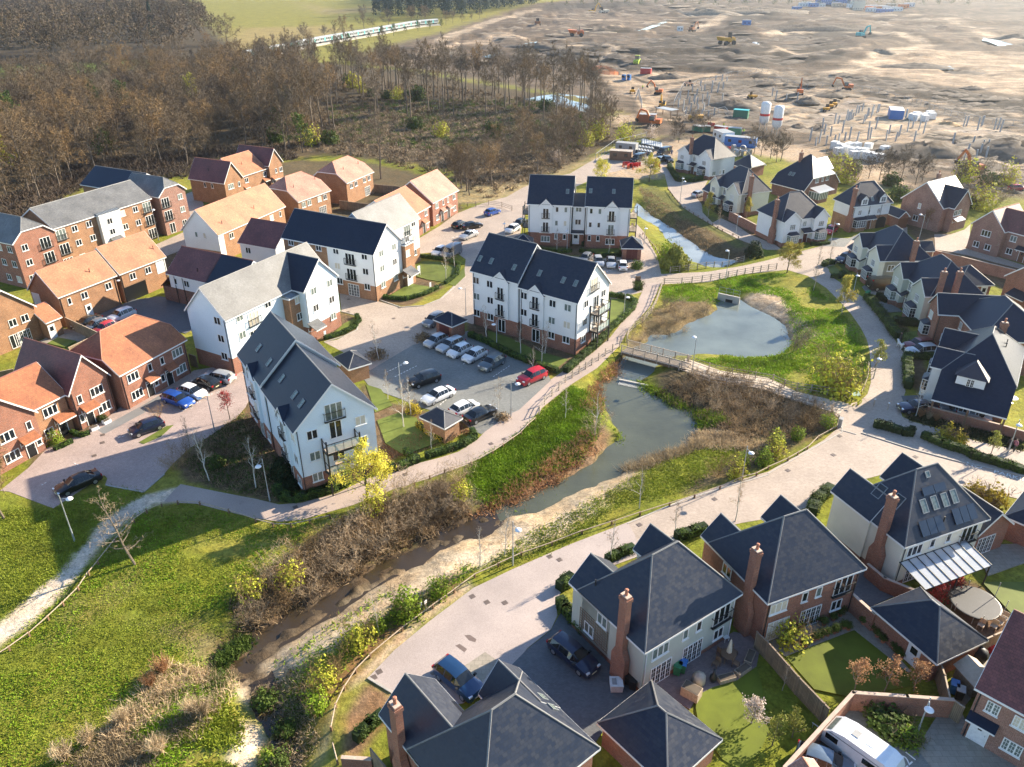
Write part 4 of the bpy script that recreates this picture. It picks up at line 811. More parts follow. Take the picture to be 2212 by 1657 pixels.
try:
 r=h.wing([],7.9,'y',ex=[(0,690,1592)],ey=[(0,690,1592)],y0=w['y1']-3,R=(0,830,1432),pitch=.62,side='l',roof='slate_navy')
except Exception as e: print('rear wing',e)
h.win(w,'f',[(1,638,298),(1,762,258),(1,1052,165),(1,1163,130)],z=6.7);h.win(w,'f',[(1,675,415),(1,797,375),(1,1080,278),(1,1190,240)],z=4.1);h.win(w,'f',[(1,705,522),(1,1100,370)],z=1.4)
for p in((1,525,360),(1,1280,105)): h.win(w,'f',[p],'J',z=6.4)
for p in((1,553,478),(1,1300,225)): h.win(w,'f',[p],'J',z=3.8)
h.win(w,'f',[(1,575,590),(1,1330,330)],'J',z=1.15)
h.win(b,'f',[(1,1425,75)],'J',z=6.4);h.win(b,'f',[(1,1455,185)],'J',z=3.8);h.win(b,'f',[(1,1490,295)],'f',z=1.15);h.win(b,'f',[(1,1550,15)],z=6.7);h.win(b,'f',[(1,1573,128)],z=4.1);h.win(b,'f',[(1,1590,235)],z=1.4)
h.win(a,'f',[(1,205,455)],z=6.7);h.win(a,'f',[(1,245,580)],z=4.1);h.win(a,'f',[(1,270,700)],z=1.4);h.win(a,'f',[(1,385,415)],'J',z=6.4);h.win(a,'f',[(1,425,545)],'J',z=3.8)
La=h.face(a,'l')[3]
for z in(1.4,4.1,6.7): h.win(a,'l',[La-1.4,La-4.],'m',z)
t=h.flat([(1,830,205),(1,1035,150)],7.9,'render_white','lead_grey',y1=w['y0']+1.2,slope=.4);t['y0']=t['y0']
h.win(t,'f',[(1,938,215)],z=6.3);h.win(t,'f',[(1,970,330)],z=4.3);h.canopy(t,'f',(1,1000,400),2.4,1.3,2.5,.8,'slate_grey')
h.done()
def coach(name,label,A,B,C=None,apex=None,R=None,pitch=.75,he=5,roof='tile_orange',wall='brick_tan',grp='orange roofed coach houses',x0=None,**kw):
 h=House(name,label,'house',A,B,he,wall,roof,group=grp,ridge='ridge_orange' if 'orange' in roof or 'salmon' in roof or 'rust' in roof else 'ridge_plum',**kw)
 if C: w=h.wing([A,B,C],he,'x',apex=apex,apf='l')
 else: w=h.wing([A,B],he,'x',R=R,pitch=pitch)
 return h,w
h,w=coach('coach_house','orange tiled coach house with white side door in the shaded yard',(1,500,915),(1,1010,720),(1,240,840),(1,310,690))
h.win(w,'f',[(1,592,918)],'s',3.7);h.win(w,'f',[(1,720,865),(1,927,780)],z=3.7);h.door(w,'f',(1,768,1010),'door_white',glazed=True);h.vents(w,[(1,775,695)]);h.pipes(w,'f',[.2,-.2]);h.panel(w,'l',.3,2.0,.0,4.6,'clad_white');P2=w['p'];h.done()
h,w=coach('coach_house','orange tiled coach house with dark carriage arch under its windows',(1,1030,715),(1,1435,560),None,None,(1,835,480),P2)
h.win(w,'f',[(1,1140,705),(1,1273,655)],z=3.8);h.vents(w,[(1,1325,495)])
o,sd,n,L=h.face(w,'f');a0=h.hit(w,'f',(1,1085,900))[0];a1=h.hit(w,'f',(1,1275,840))[0]
m=MB();m.box(o.x+a0,o.x+a1,o.y-.012,o.y+.5,-.05,2.45);m.build('carriage_arch','door_black',h.root)
m=MB();m.box(o.x+a0-.15,o.x+a1+.15,o.y-.03,o.y,2.45,2.6);m.build('lintel','wood_brown',h.root)
h.panel(w,'f',L-1.9,L,2.5,4.9,'clad_white');h.pipes(w,'f',[.2,-.2]);h.done()
h,w=coach('coach_house','orange tiled house with white clad gable above a brick base',(1,1885,378),(617,445),(1,1580,322),(1,1695,160))
h.panel(w,'l',0.02,h.face(w,'l')[3],1.8,5.0,'clad_white',.04);h.mb('gable_cladding','clad_white')
o,sd,n,L=h.face(w,'l');zt=w['he']+w['p']*w['ov']-.09;q=[o+n*.04,o+sd*L+n*.04,o+sd*L/2+n*.04];m=h.mb('gable_cladding','clad_white');m.poly((q[0].x,q[0].y,5.0),(q[1].x,q[1].y,5.0),(q[2].x,q[2].y,w['hr']-.15))
h.win(w,'l',[(1,1698,365),(1,1770,382)],'s',out=.045);h.win(w,'f',[(1,1995,355),(11,130,200)],z=3.8);h.win(w,'f',[(11,205,170)],'s',3.8);h.vents(w,[(1,1918,275)]);h.vents(w,[(1,2195,145)])
h.panel(w,'f',0,1.4,.4,4.9,'clad_white',name='cladding');h.done()
h,w=coach('coach_house','dark plum roofed coach house half hidden behind the middle flats',(1,2050,437),(594,538),None,None,(1,2135,220),.75,roof='tile_plum',wall='clad_white',grp='plum roofed coach houses')
h.win(w,'f',[(1,2140,475)],'m',3.7);h.done()
h=House('coach_house','white clad coach house with half plum and half navy roof','house',(1,1430,705),(1,1780,785),5,'clad_white','tile_plum','brick_dark',2.6,'plum roofed coach houses','ridge_plum')
w=h.wing([(1,1430,705),(1,1780,785)],5,'x',R=(1,1530,460),pitch=.8);w2=h.wing([],5,'x',x0=w['x1']-.2,x1=w['x1']+6.5,y0=w['y0'],y1=w['y1'],pitch=.8,roof='slate_navy')
h.win(w,'f',[(1,1512,745)],'s',3.8);h.win(w,'f',[(1,1607,768)],'m',3.8);h.vents(w,[(1,1708,690)])
m=h.mb('roof','tile_plum');x0=w['x0'];y0=w['y0'];m.add([(x0-2.,y0+.2,2.5),(x0+.3,y0+.2,4.4),(x0+.3,y0+7,4.4),(x0-2.,y0+7,2.5),(x0-2.,y0+.2,2.35),(x0+.3,y0+.2,4.2),(x0+.3,y0+7,4.2),(x0-2.,y0+7,2.35)],[(0,1,2,3),(7,6,5,4),(0,4,5,1),(2,6,7,3),(3,7,4,0)])
h.mb('annexe_wall','brick_dark').box(x0-1.8,x0+.4,y0+.4,y0+6.8,-.3,2.45);h.pipes(w,'f',[1.2,3.]);h.done()
h=House('terraced_house','brick terrace with two plum gabled fronts at the wood edge','house',(0,1935,1587),(10,285,1400),5,'brick_tan','tile_orange',None,0,'orange brick houses by the wood','ridge_orange')
a=h.wing([(0,1935,1587),(0,2100,1530),(0,1650,1535)],5,'y',apex=(0,1990,1398),roof='tile_plum')
b=h.wing([(10,145,1440),(10,285,1400)],5.6,'y',apex=(10,195,1270),y1=a['y1'],y0=a['y0'],roof='tile_plum')
w=h.wing([],5,'x',x0=a['x1']-.3,x1=b['x0']+.3,y0=a['y0']+.7,y1=a['y1'],pitch=.75,roof='tile_orange')
h.win(a,'f',[(0,1995,1610)],'l');h.win(a,'f',[(0,2065,1590)],'s');h.win(a,'l',[(0,1772,1597),(0,1835,1607)],'s');h.win(w,'f',[(0,2130,1557)]);h.win(w,'f',[(10,85,1500)]);h.win(b,'f',[(10,172,1475)],'s');h.win(b,'f',[(10,240,1453)],'m')
h.canopy(w,'f',1.2);h.canopy(w,'f',(10,80,1560));h.canopy(b,'f',1.2);h.door(w,'f',1.2);h.door(w,'f',(10,80,1560));h.door(b,'f',1.2);h.win(a,'f',[2.4],'l',1.3);h.win(b,'f',[3.2],'l',1.3);h.vents(w,[(0,2090,1420)]);h.vents(a,[(0,1800,1475)],'l');h.done()
def hipped(label,A,B,R,roof='tile_salmon',k=.5,pitch=.75,name='detached_house',wall='brick_tan',grp='orange brick houses by the wood'):
 h=House(name,label,'house',A,B,5,wall,roof,None,0,grp,'ridge_orange');w=h.wing([A,B],5,'x',R=R,pitch=pitch,k0=k,k1=k);return h,w
h,w=hipped('salmon roofed brick house between the orange roofs and the plum terrace',(11,365,88),(10,650,1642),(10,415,1472))
h.win(w,'f',[(11,410,95),(11,458,75)],z=3.9);h.win(w,'f',[(11,545,40),(11,592,20)],z=3.9);h.win(w,'f',[(11,575,130)],'q',1.15);h.win(w,'f',[1.2],'l',1.3);h.vents(w,[(10,325,1620),(10,510,1550)]);h.done()
h,w=hipped('salmon roofed detached house nearest to the felled clearing',(10,785,1583),(10,1020,1482),(10,815,1337))
h.win(w,'f',[(10,822,1592),(10,862,1572)],z=3.9);h.win(w,'f',[(10,935,1543),(10,975,1525)],z=3.9);h.win(w,'f',[(10,962,1625)],'q',1.15);h.vents(w,[(10,755,1465),(10,883,1415)]);h.done()
h=House('terraced_house','orange roofed terraced house with white edged gable behind grey slate','house',(11,985,75),(11,1250,-52),8.2,'brick_red','tile_orange',None,0,'orange brick houses by the wood','ridge_orange',yaxis=None)
w=h.wing([(11,1510,120),(11,820,205)],5,'x',apex=(11,985,75),apf='l')
h.win(w,'f',[(11,1467,165)],'m',3.9);h.win(w,'f',[(11,1480,250)],'s',1.3);L=h.face(w,'f')[3];h.canopy(w,'f',L-2.4);h.door(w,'f',L-2.4);h.done()
h=House('terraced_house','orange roofed brick terrace end facing the upper parking bays','house',(11,1530,97),(10,1755,1640),5,'brick_red','tile_salmon',None,0,'orange brick houses by the wood','ridge_orange')
w=h.wing([(11,1530,97),(10,1755,1640)],5,'x',R=(10,1575,1457),pitch=.75)
h.win(w,'f',[(11,1562,130)],'m',3.9);h.win(w,'f',[(11,1617,97),(11,1658,75)],'s',3.9);h.win(w,'f',[(11,1710,45)],'m',3.9);h.win(w,'f',[(11,1568,228)],'m',1.4);h.win(w,'f',[(11,1715,148)],'m',1.4)
for p in((11,1610,200),(11,1665,170)): h.canopy(w,'f',p,1.5);h.door(w,'f',p)
h.done()
h=House('detached_house','rust roofed red brick house with black front door and half hips','house',(1,1030,1590),(1,1615,1275),5,'brick_red','tile_rust',None,0,'red brick houses on the left court','ridge_orange')
w=h.wing([(1,1030,1590),(1,1615,1275)],5,'x',R=(1,845,1212),pitch=.75,k0=.55,k1=.55)
h.win(w,'f',[(1,1140,1570)],'l',3.8);h.win(w,'f',[(1,1288,1490),(1,1392,1430)],'s',3.8);h.win(w,'f',[(1,1525,1362)],'l',3.8);h.win(w,'f',[(1,1555,1490)],'l',1.35);h.win(w,'f',[(1,1400,1580)],'s',1.5);h.win(w,'f',[(2,1175,50)],'l',1.35);h.win(w,'f',[(1,1345,1625)],'s',1.5)
for p in((1,1460,1500),(1,1290,1590)): h.canopy(w,'f',p,1.7)
for p in((1,1460,1580),(2,1295,20)): h.door(w,'f',p)
h.pipes(w,'f',[.2,-.2]);h.done()
h=House('detached_house','large rust and plum roofed house with red gables facing the court','house',(2,590,105),(1,955,1580),5,'brick_red','tile_rust',None,0,'red brick houses on the left court','ridge_plum')
a=h.wing([(2,590,105),(1,955,1580)],5,'y',apex=(1,695,1410),yend=(1,205,1262),roof='tile_plum')
b=h.wing([],5,'y',ex=[(2,325,240)],x0=h.at((2,325,240),5).x-7.5,apex=(2,5,95),ey=[(2,325,240)],y1=a['y1']-2,roof='tile_rust')
w=h.wing([],5,'x',x0=b['x0']+1,x1=a['x0']+.3,y0=a['y0']+.6,y1=a['y0']+8.6,pitch=.8,wall='brick_tan')
h.win(a,'f',[(1,835,1720)],'l',z=3.8);h.win(a,'f',[(2,690,140)],'s',3.8);h.win(a,'f',[(2,900,195)],'l',1.35);h.win(a,'f',[(2,710,300)],'s',1.4);h.canopy(a,'f',(2,765,215),2.0,1.);h.door(a,'f',(2,780,290))
h.win(w,'f',[(2,437,250)],'l',3.8);h.win(w,'f',[(2,425,420)],'m',1.35);h.canopy(w,'f',(2,540,300),2.2,1.);h.door(w,'f',(2,555,400))
h.win(b,'f',[(2,252,370)],'s',3.8);h.win(b,'f',[(2,65,475)],'l',3.8);h.win(b,'f',[(2,110,630)],'l',1.35);h.win(b,'f',[(2,340,510)],'s',1.5);h.canopy(b,'f',(2,235,470),2.0,1.);h.door(b,'f',(2,275,580));h.pipes(a,'f',[.15,-.15]);h.done()
h=House('detached_house','brown brick gabled house with low orange roofed annexe and patio','house',(1,-175,1171),(1,315,985),5,'brick_tan','tile_plum',None,0,'red brick houses on the left court','ridge_plum')
w=h.wing([(1,-175,1171),(1,315,985)],5,'y',apex=(1,70,820),y1=10)
x=h.wing([(1,350,1125),(1,535,1078)],2.8,'x',R=(1,405,945),pitch=.6,x0=w['x1']-.5,roof='tile_orange')
h.win(w,'f',[(1,110,1135),(1,215,1095)],z=3.8);h.win(w,'f',[(1,205,1250)],'q',1.15);h.win(w,'f',[(1,130,1290)],'f',1.15);h.door(x,'f',(1,410,1200),'door_white',glazed=True);h.done()
def store(label,A,B,C=None,dep=None,roof='slate_navy',wall='brick_red',doors=None):
 h=House('bin_store',label,'bin store',A,B,2.35,wall,roof,None,0,'brick bin stores with pyramid roofs')
 if C: w=h.wing([A,B,C],2.35,'x',pitch=.72,k0=1,k1=1)
 else: w=h.wing([A,B],2.35,'x',y1=dep,pitch=.72,k0=1,k1=1)
 if doors:
  o,sd,n,L=h.face(w,doors);m=MB();m.box(-1.0,-.01,-.05,0,0,2.05);m.box(.01,1.0,-.05,0,0,2.05);h.put('door',m.mesh('door','door_red'),o+sd*(L/2)+n*.004,n)
 h.done()
store('brick bin store with navy pyramid roof at the head of the parked cars',(11,1528,1100),(11,1693,1166),(11,1820,1104),doors='f')
store('brick bin store with patchy slate roof behind the near white flats',(11,675,1430),(11,800,1537),(11,965,1450),roof='slate_blue',wall='brick_tan')
store('brick bin store with grey slate pyramid roof on the near lawn',(12,1410,285),(12,1625,387),(12,1787,296),roof='slate_blue',wall='brick_tan')
store('brick bin store with dark red doors beside the far white flats',(21,946,487),(21,1136,490),None,4.4,doors='f')
store('navy roofed bin store half hidden behind the car park flats',(21,5,462),(21,182,464),None,4.2)
def dgable(label,A,B,C,gl,gr,R,wall,hb=.8,base='brick_red',roof='slate_navy',back=.8,he=5,name='detached_house',grp='double gabled houses round the pond',gwall=None,k=1):
 h=House(name,label,'house',A,B,he,wall,roof,base,hb,grp)
 pA=h.at(A,he);pB=h.at(B,he);pC=h.at(C,he);y0=(pA.y+pB.y)/2
 x0=min(pA.x,pC.x) if pC.x<pA.x+2 else pA.x;x1=max(pB.x,pC.x) if pC.x>pB.x-2 else pB.x
 m=h.wing([],he,'x',x0=pA.x,x1=pB.x,y0=y0+back,y1=pC.y,R=R,k0=k,k1=k)
 gs=[]
 for (e,ap),X in((gl,(pA.x,None)),(gr,(None,pB.x))):
  ex=h.at(e,he).x;a,b=(X[0],ex) if X[0] is not None else (ex,X[1])
  gs.append(h.wing([],he,'y',x0=a,x1=b,y0=y0,y1=m['y0']+(m['y1']-m['y0'])*.42,apex=ap,wall=gwall))
 h.pipes(m,'f',[gs[0]['x1']-gs[0]['x0']+.1]);return h,m,gs
def fronts(h,m,gs,win,bays,mid,porch,roof='slate_navy',base='brick_red',door='door_brown'):
 for g,p in zip(gs,win): h.win(g,'f',[p],'g',z=3.75)
 for g,p in zip(gs,bays): h.bay(g,'f',p,roof=roof,base=base)
 if mid: h.win(m,'f',[mid],'h',z=3.8)
 if porch: h.canopy(m,'f',porch,m['x1']-m['x0']-sum(g['x1']-g['x0'] for g in gs)-.1,1.1,2.35,.6);h.door(m,'f',porch,door)
h,m,gs=dgable('white house with two bay windows nearest the works entrance',('A',208,265),('A',585,368),('A',810,305),(('A',345,307),('A',283,210)),(('A',443,326),('A',525,260)),('A',545,98),'clad_white')
fronts(h,m,gs,(('A',268,325),('A',508,388)),(('A',243,440),('A',480,500)),('A',403,352),('A',385,430));h.win(m,'r',[('A',598,497)],'m',1.4);h.win(m,'r',[('A',683,478),('A',722,460)],'s',1.4);h.chim(('A',378,120),9.2,zr=5);h.done()
h,m,gs=dgable('cream house with two bay windows and tall side chimney above the stream',('A',562,608),('A',885,743),('A',1250,700),(('A',682,655),('A',628,538)),(('A',755,685),('A',832,615)),('A',940,437),'clad_cream',roof='slate_blue')
fronts(h,m,gs,(('A',612,657),('A',813,750)),(('A',580,775),('A',780,870)),('A',735,700),('A',700,790));h.win(m,'r',[('A',963,762)],'s',3.8);h.win(m,'r',[('A',945,878)],'s',1.4)
q=h.at(('A',1140,585),8.6);h.chim(None,8.6,at=(m['x1']+.05,q.y,0),breast=True)
l=h.wing([],2.6,'x',x0=gs[0]['x0']-3.2,x1=gs[0]['x0']+.4,y0=gs[0]['y0']+.6,y1=gs[0]['y0']+6,pitch=.75,wall='brick_red');h.done()
h,m,gs=dgable('white weatherboarded house with side chimney facing the culvert road',('A',1385,1048),('A',1888,985),('A',1095,908),(('A',1580,1018),('A',1508,935)),(('A',1710,1005),('A',1825,895)),('A',1520,706),'clad_white',roof='slate_blue')
fronts(h,m,gs,(('A',1475,1085),('A',1787,1045)),(('A',1465,1215),('A',1780,1180)),('A',1605,1055),('A',1615,1150),door='door_red');h.win(m,'l',[('A',1258,1022)],'s',3.8);h.win(m,'l',[('A',1287,1178)],'s',1.4)
q=h.at(('A',1215,810),8.6);h.chim(None,8.6,at=(m['x0']-.05,q.y,0),breast=True);h.done()
h=House('detached_house','dark brick house with long navy catslide roof and sunlit hip','house',('A',1230,610),('A',1597,705),2.6,'brick_dark','slate_navy',None,0,'brick houses beside the works')
w=h.wing([('A',1230,610),('A',1597,705)],2.6,'x',R=('A',1670,303),pitch=.95,k0=1,k1=.62)
z=h.win(w,'r',[('A',1740,585),('A',1855,550)],'m',4.3);h.win(w,'r',[('A',1803,562)],'s',4.3);h.rooflight(w,[('A',1447,515),('A',1482,522)])
b=h.wing([],5,'y',x0=w['x0']+1.2,x1=w['x0']+6,y0=(w['y0']+w['y1'])/2,y1=w['y1']+1.5,pitch=1.);h.chim(('A',1573,285),9.4,zr=5)
o,sd,n,L=h.face(w,'r');m=MB();m.box(0,3.4,0,2.2,0,2.1);m.mesh
c=MB();c.box(w['x1']-.1,w['x1']+2.6,w['y0']+2.2,w['y0']+5.4,-.2,.7);k=c.build('conservatory','brick_dark',h.root)
f=MB();X0,X1,Y0,Y1=w['x1']-.1,w['x1']+2.6,w['y0']+2.2,w['y0']+5.4
for i in range(5): x=X0+(X1-X0)*i/4;f.box(x-.05,x+.05,Y0-.03,Y0+.04,.7,2.3)
for i in range(6): y=Y0+(Y1-Y0)*i/5;f.box(X1-.04,X1+.03,y-.05,y+.05,.7,2.3)
f.box(X0,X1+.03,Y0-.03,Y0+.05,2.2,2.32);f.box(X1-.05,X1+.03,Y0,Y1,2.2,2.32);f.build('frame','white_upvc',k)
f=MB();f.poly((X0,Y0,.7),(X1,Y0,.7),(X1,Y0,2.2),(X0,Y0,2.2));f.poly((X1,Y0,.7),(X1,Y1,.7),(X1,Y1,2.2),(X1,Y0,2.2));f.build('pane','glass_curtain',k)
f=MB();f.add([(X0,Y0-.1,2.95),(X1+.1,Y0-.1,2.33),(X1+.1,Y1+2.4,2.33),(X0,Y1+2.4,2.95)],[(0,1,2,3)]);f.build('glass_roof','glass_roof',k);h.done()
h=House('garage','detached garage with navy pyramid roof behind the first white house','garage',('A',805,415),('A',1012,462),2.4,'brick_red','slate_blue',None,0,'hipped roof garages');w=h.wing([('A',805,415),('A',1012,462),('A',1167,415)],2.4,'x',pitch=.8,k0=1,k1=1);h.done()
h=House('detached_house','white rendered house over brick with two roof dormers and red car','house',('B',370,600),('B',785,552),5.2,'render_white','slate_blue','brick_tan',2.75,'brick houses beside the works')
w=h.wing([('B',370,600),('B',785,552),('B',125,512)],5.2,'x',R=('B',505,322),k0=1,k1=1)
h.dormer(w,'f',('B',465,582),1.7,h=1.25,rise=.8);h.dormer(w,'f',('B',667,552),1.7,h=1.25,rise=.8);h.rooflight(w,[('B',552,515)])
h.win(w,'f',[('B',410,693)],'h',3.7);h.win(w,'f',[('B',512,678)],'t',3.7);h.win(w,'f',[('B',618,665)],'h',3.7);h.bay(w,'f',('B',390,845),2.9,.7,base='brick_tan');h.door(w,'f',('B',500,830),'door_brown');h.canopy(w,'f',('B',505,790),2.6,.8)
o,sd,n,L=h.face(w,'f');a=h.hit(w,'f',('B',735,780))[0];a=min(a,L-1.5)
m=MB();P=[(-1.2,0)]+[(1.2*math.cos(math.pi-t*math.pi/8),1.5+.85*math.sin(t*math.pi/8)) for t in range(9)]+[(1.2,0)];m.add([(x,-.012,z) for x,z in P],[tuple(range(len(P)))]);h.put('arch_opening',m.mesh('arch_opening','door_black'),o+sd*a+n*.028,n)
q=h.at(('B',285,410),8.8);h.chim(None,8.8,at=(w['x0']-.05,q.y,0),breast=True);h.pipes(w,'f',[.2,4.,-2.2]);h.done()
h=House('garage','brick garage with white edged gable beside the dormer house','garage',('B',845,720),('B',970,705),2.4,'brick_red','slate_navy',None,0,'gabled garages');w=h.wing([('B',845,720),('B',970,705)],2.4,'y',apex=('B',925,648),y1=6.2)
o,sd,n,L=h.face(w,'f');m=MB();m.box(-1.15,1.15,-.05,0,0,2.1);h.put('garage_door',m.mesh('garage_door','door_brown'),o+sd*(L/2)+n*.004,n);h.done()
h=House('detached_house','tall brown brick gabled house with blazing white roof slope','house',('B',865,500),('B',1335,620),5,'brick_pink','slate_navy',None,0,'brick houses beside the works')
w=h.wing([('B',865,500),('B',1335,620)],5,'y',apex=('B',1165,330),yend=('B',1390,240))
q=h.at(('B',1430,615),5);q2=h.at(('B',1575,550),5);r=h.wing([],5,'x',x0=(w['x0']+w['x1'])/2,x1=max(q.x,w['x1']+1.2),y0=q.y,y1=q2.y,pitch=1.05)
h.win(w,'f',[('B',1070,590)],'s');h.win(w,'f',[('B',1025,722)],'m');h.win(r,'r',[('B',1470,635),('B',1520,605)],'m',3.8);h.canopy(r,'r',('B',1480,720),3.,1.,2.4,.4,'white_upvc');h.win(r,'f',[.8],'s',1.4);h.win(r,'f',[.8],'s',3.9);h.chim(('B',1285,238),8.6,zr=5,mat='brick_pink');h.done()
h=House('detached_house','brown brick house with plum roof and arched white windows','house',('B',1630,778),('B',2005,878),5,'brick_pink','tile_plum',None,0,'brick houses beside the works','ridge_orange')
w=h.wing([('B',1630,778),('B',2005,878)],5,'y',apex=('B',1885,640),yend=('B',2110,548))
q=h.at(('B',2045,868),5);r=h.wing([],5,'x',x0=w['x1']-3,x1=w['x1']+9,y0=q.y,R=('B',1997,605),pitch=w['p'])
h.win(w,'f',[('B',1800,878)],'l',3.8);h.win(w,'f',[('B',1690,997),('B',1815,1030)],'m',1.4);h.win(r,'f',[('B',2102,927)],'m',3.8);h.win(r,'f',[('B',2055,1062)],'m',1.4);h.door(r,'f',('B',2180,1140),'door_brown');h.canopy(r,'f',('B',2185,1080),1.8,.9,mat='slate_navy');h.done()
h,m,gs=dgable('cream house with bay windows beside the dark signwritten van',('B',335,955),('B',637,1192),('B',1178,1152),(('B',447,1043),('B',418,888)),(('B',520,1085),('B',612,1032)),('B',832,815),'clad_cream')
fronts(h,m,gs,(('B',382,1030),('B',570,1182)),(('B',330,1175),('B',505,1320)),('B',508,1108),('B',450,1190));h.win(m,'r',[('B',765,1228)],'m',3.6);q=h.at(('B',1055,1000),8.2);h.chim(None,8.4,at=(m['x1']+.05,q.y,0),breast=True)
l=h.wing([],2.6,'x',x0=gs[0]['x0']-3.,x1=gs[0]['x0']+.4,y0=gs[0]['y0']+.8,y1=gs[0]['y0']+6,pitch=.75,wall='brick_red');h.done()
h=House('garage','small navy roofed garage behind the cream house chimney','garage',('B',1095,1083),('B',1240,1082),2.4,'brick_red','slate_navy',None,0,'gabled garages');w=h.wing([('B',1095,1083),('B',1240,1082)],2.4,'x',R=('B',1100,975),pitch=.8);h.done()
h,m,gs=dgable('grey green boarded house with two bays and two tall chimneys',('C',768,290),('C',1130,585),('C',1755,557),(('C',893,392),('C',872,220)),(('C',990,460),('C',1098,392)),('C',1350,150),'clad_sage')
fronts(h,m,gs,(('C',818,405),('C',1045,590)),(('C',755,545),('C',980,740)),('C',965,485),('C',895,600))
for p in(('C',1415,430),('C',1608,380)):
 q=h.at(p,8.8);h.chim(None,8.8,at=(m['x1']-.2,min(max(q.y,2),m['y1']-.6),0),breast=True)
h.done()
h=House('outbuilding','brick outbuilding with navy hipped roof and white door behind the grey house','outbuilding',('C',1690,465),('C',1890,460),2.5,'brick_red','slate_navy',None,0,'hipped roof garages');w=h.wing([('C',1690,465),('C',1890,460)],2.5,'x',x0=-3.2,R=('C',1645,242),pitch=.8,k0=1,k1=1);h.door(w,'f',('C',1770,515),'door_white',glazed=True);h.done()
h=House('detached_house','red brick house with navy roof, corner bay and green garden','house',('C',1165,645),('C',1275,778),5,'brick_red','slate_navy',None,0,'double gabled houses round the pond')
a=h.wing([('C',1165,645),('C',1275,778)],5,'y',apex=('C',1265,545),y1=9)
q=h.at(('C',1507,797),5);w=h.wing([],5,'x',x0=a['x0']-.2,x1=a['x1']+8,y0=q.y,y1=q.y+10,R=('C',1945,520),k0=1,k1=1);a['y1']=w['y0']+3
h.win(a,'f',[('C',1207,745)],'g',3.75);h.bay(a,'f',('C',1130,905),1.9);h.win(a,'r',[('C',1345,985)],'h',1.4);h.win(w,'f',[h.face(w,'f')[3]*.42],'h',3.7);h.door(w,'f',h.face(w,'f')[3]*.42,'door_brown')
q=h.at(('C',2000,880),8.8);h.chim(None,8.9,at=(q.x,q.y,0),zr=4);h.pipes(a,'r',[.2]);h.done()
h=House('detached_house','half timbered house with huge navy roof and cars in its carport','house',('D',862,1240),('D',1935,1515),2.6,'render_white','slate_navy',None,0,'double gabled houses round the pond')
w=h.wing([],5,'y',x0=0,x1=8.1,y0=3.8,y1=16.2,pitch=.9,k0=1,k1=1,run0=5.8)
m=h.mb('roof','slate_navy');q=.62
m.add([(0,0,2.6),(8.05,0,2.6),(8.05,3.85,5.03),(0,3.85,5.03),(0,0,2.45),(8.05,0,2.45),(8.05,3.85,4.85),(0,3.85,4.85)],[(0,1,2,3),(7,6,5,4),(0,4,5,1),(1,5,6,2),(3,7,4,0)])
h.mb('bargeboard','white_upvc').box(0,8.05,-.05,-.004,2.38,2.56)
g1=h.wing([],5,'x',x0=-1.3,x1=3,y0=3.9,y1=9.1,pitch=.64);g2=h.wing([],5,'x',x0=-1.3,x1=3,y0=9.3,y1=13.7,pitch=1.05)
cb=h.mb('carport_wall','brick_dark');cb.box(.3,7.8,3.75,4.09,-.3,4.6)
for i in range(3): x=.15+7.6*i/2;m=MB();m.box(x,x+.22,.05,.27,-.2,2.42);m.build('carport_post','wood_brown',h.root)
tb=h.mb('timber_frame','door_black')
for g in(g1,g2):
 o,sd,n,L=h.face(g,'l')
 for z in(2.6,4.75): tb.box(o.x-.03,o.x-.003,o.y-L+.0,o.y,z-.07,z+.07)
 for i in range(8): y=o.y-L*i/7;tb.box(o.x-.026,o.x-.003,y-.05,y+.05,2.67,4.68)
 h.win(g,'l',[L*.5],'g',3.65,out=.03);h.bay(g,'l',L*.5,2.0,.7,base='render_white')
h.dormer(w,'f',('D',1400,1095),3.1,h=1.5,rise=1.2,hip=True,kind='h');h.vents(w,[('D',1955,435),('D',1945,485)],'r');h.done()
h=House('detached_house','small salmon roofed brick house with white verge at the picture edge','house',('B',1995,1347),('B',2210,1440),5,'brick_red','tile_salmon',None,0,'brick houses beside the works','ridge_orange');w=h.wing([('B',1995,1347)],4.5,'y',x1=7,pitch=.85,y1=8);h.canopy(w,'f',3.6,3.4,1.5,2.4,.8,'slate_navy');h.done()
def fronthouse(label,A,B,C,R,ap1,v1,ap2,v2,wall,roof='slate_blue',base='brick_red',hb=.5,grp='near row of detached houses',yaxis=None,A0=None):
 h=House('detached_house',label,'house',A0 or A,B,5,wall,roof,base,hb,grp,yaxis=yaxis)
 pA=h.at(A,5) if A else None;pB=h.at(B,5);pC=h.at(C,5);X0=0;X1=pB.x;gy=pC.y
 Y0=pA.y if A else pB.y;m=h.wing([],5,'x',x0=X0,x1=X1,y0=Y0,y1=(gy-1.1) if A else 1.6,R=R,k0=1,k1=1)
 gs=[]
 for ap,yy,side in((ap1,gy,0),(ap2,gy if A else 2.1,1)):
  dd=h.D(ap);t=(yy-h.c.y)/dd.y;q=h.c+dd*t;hw=(q.x-X0) if side==0 else max(1.7,X1-q.x);hw=min(max(hw,1.8),3)
  gs.append(h.wing([],5,'y',x0=q.x-hw,x1=q.x+hw,y0=m['y0']+(m['y1']-m['y0'])*.5,y1=yy,pitch=(q.z-5)/hw))
 return h,m,gs
h,m,gs=fronthouse('pale green house with red chimney, trellis wall and patio behind',(23,1150,672),(23,1995,155),(23,515,45),(22,1300,1435),(22,680,1465),2.5,(22,1195,1210),2.5,'render_sage')
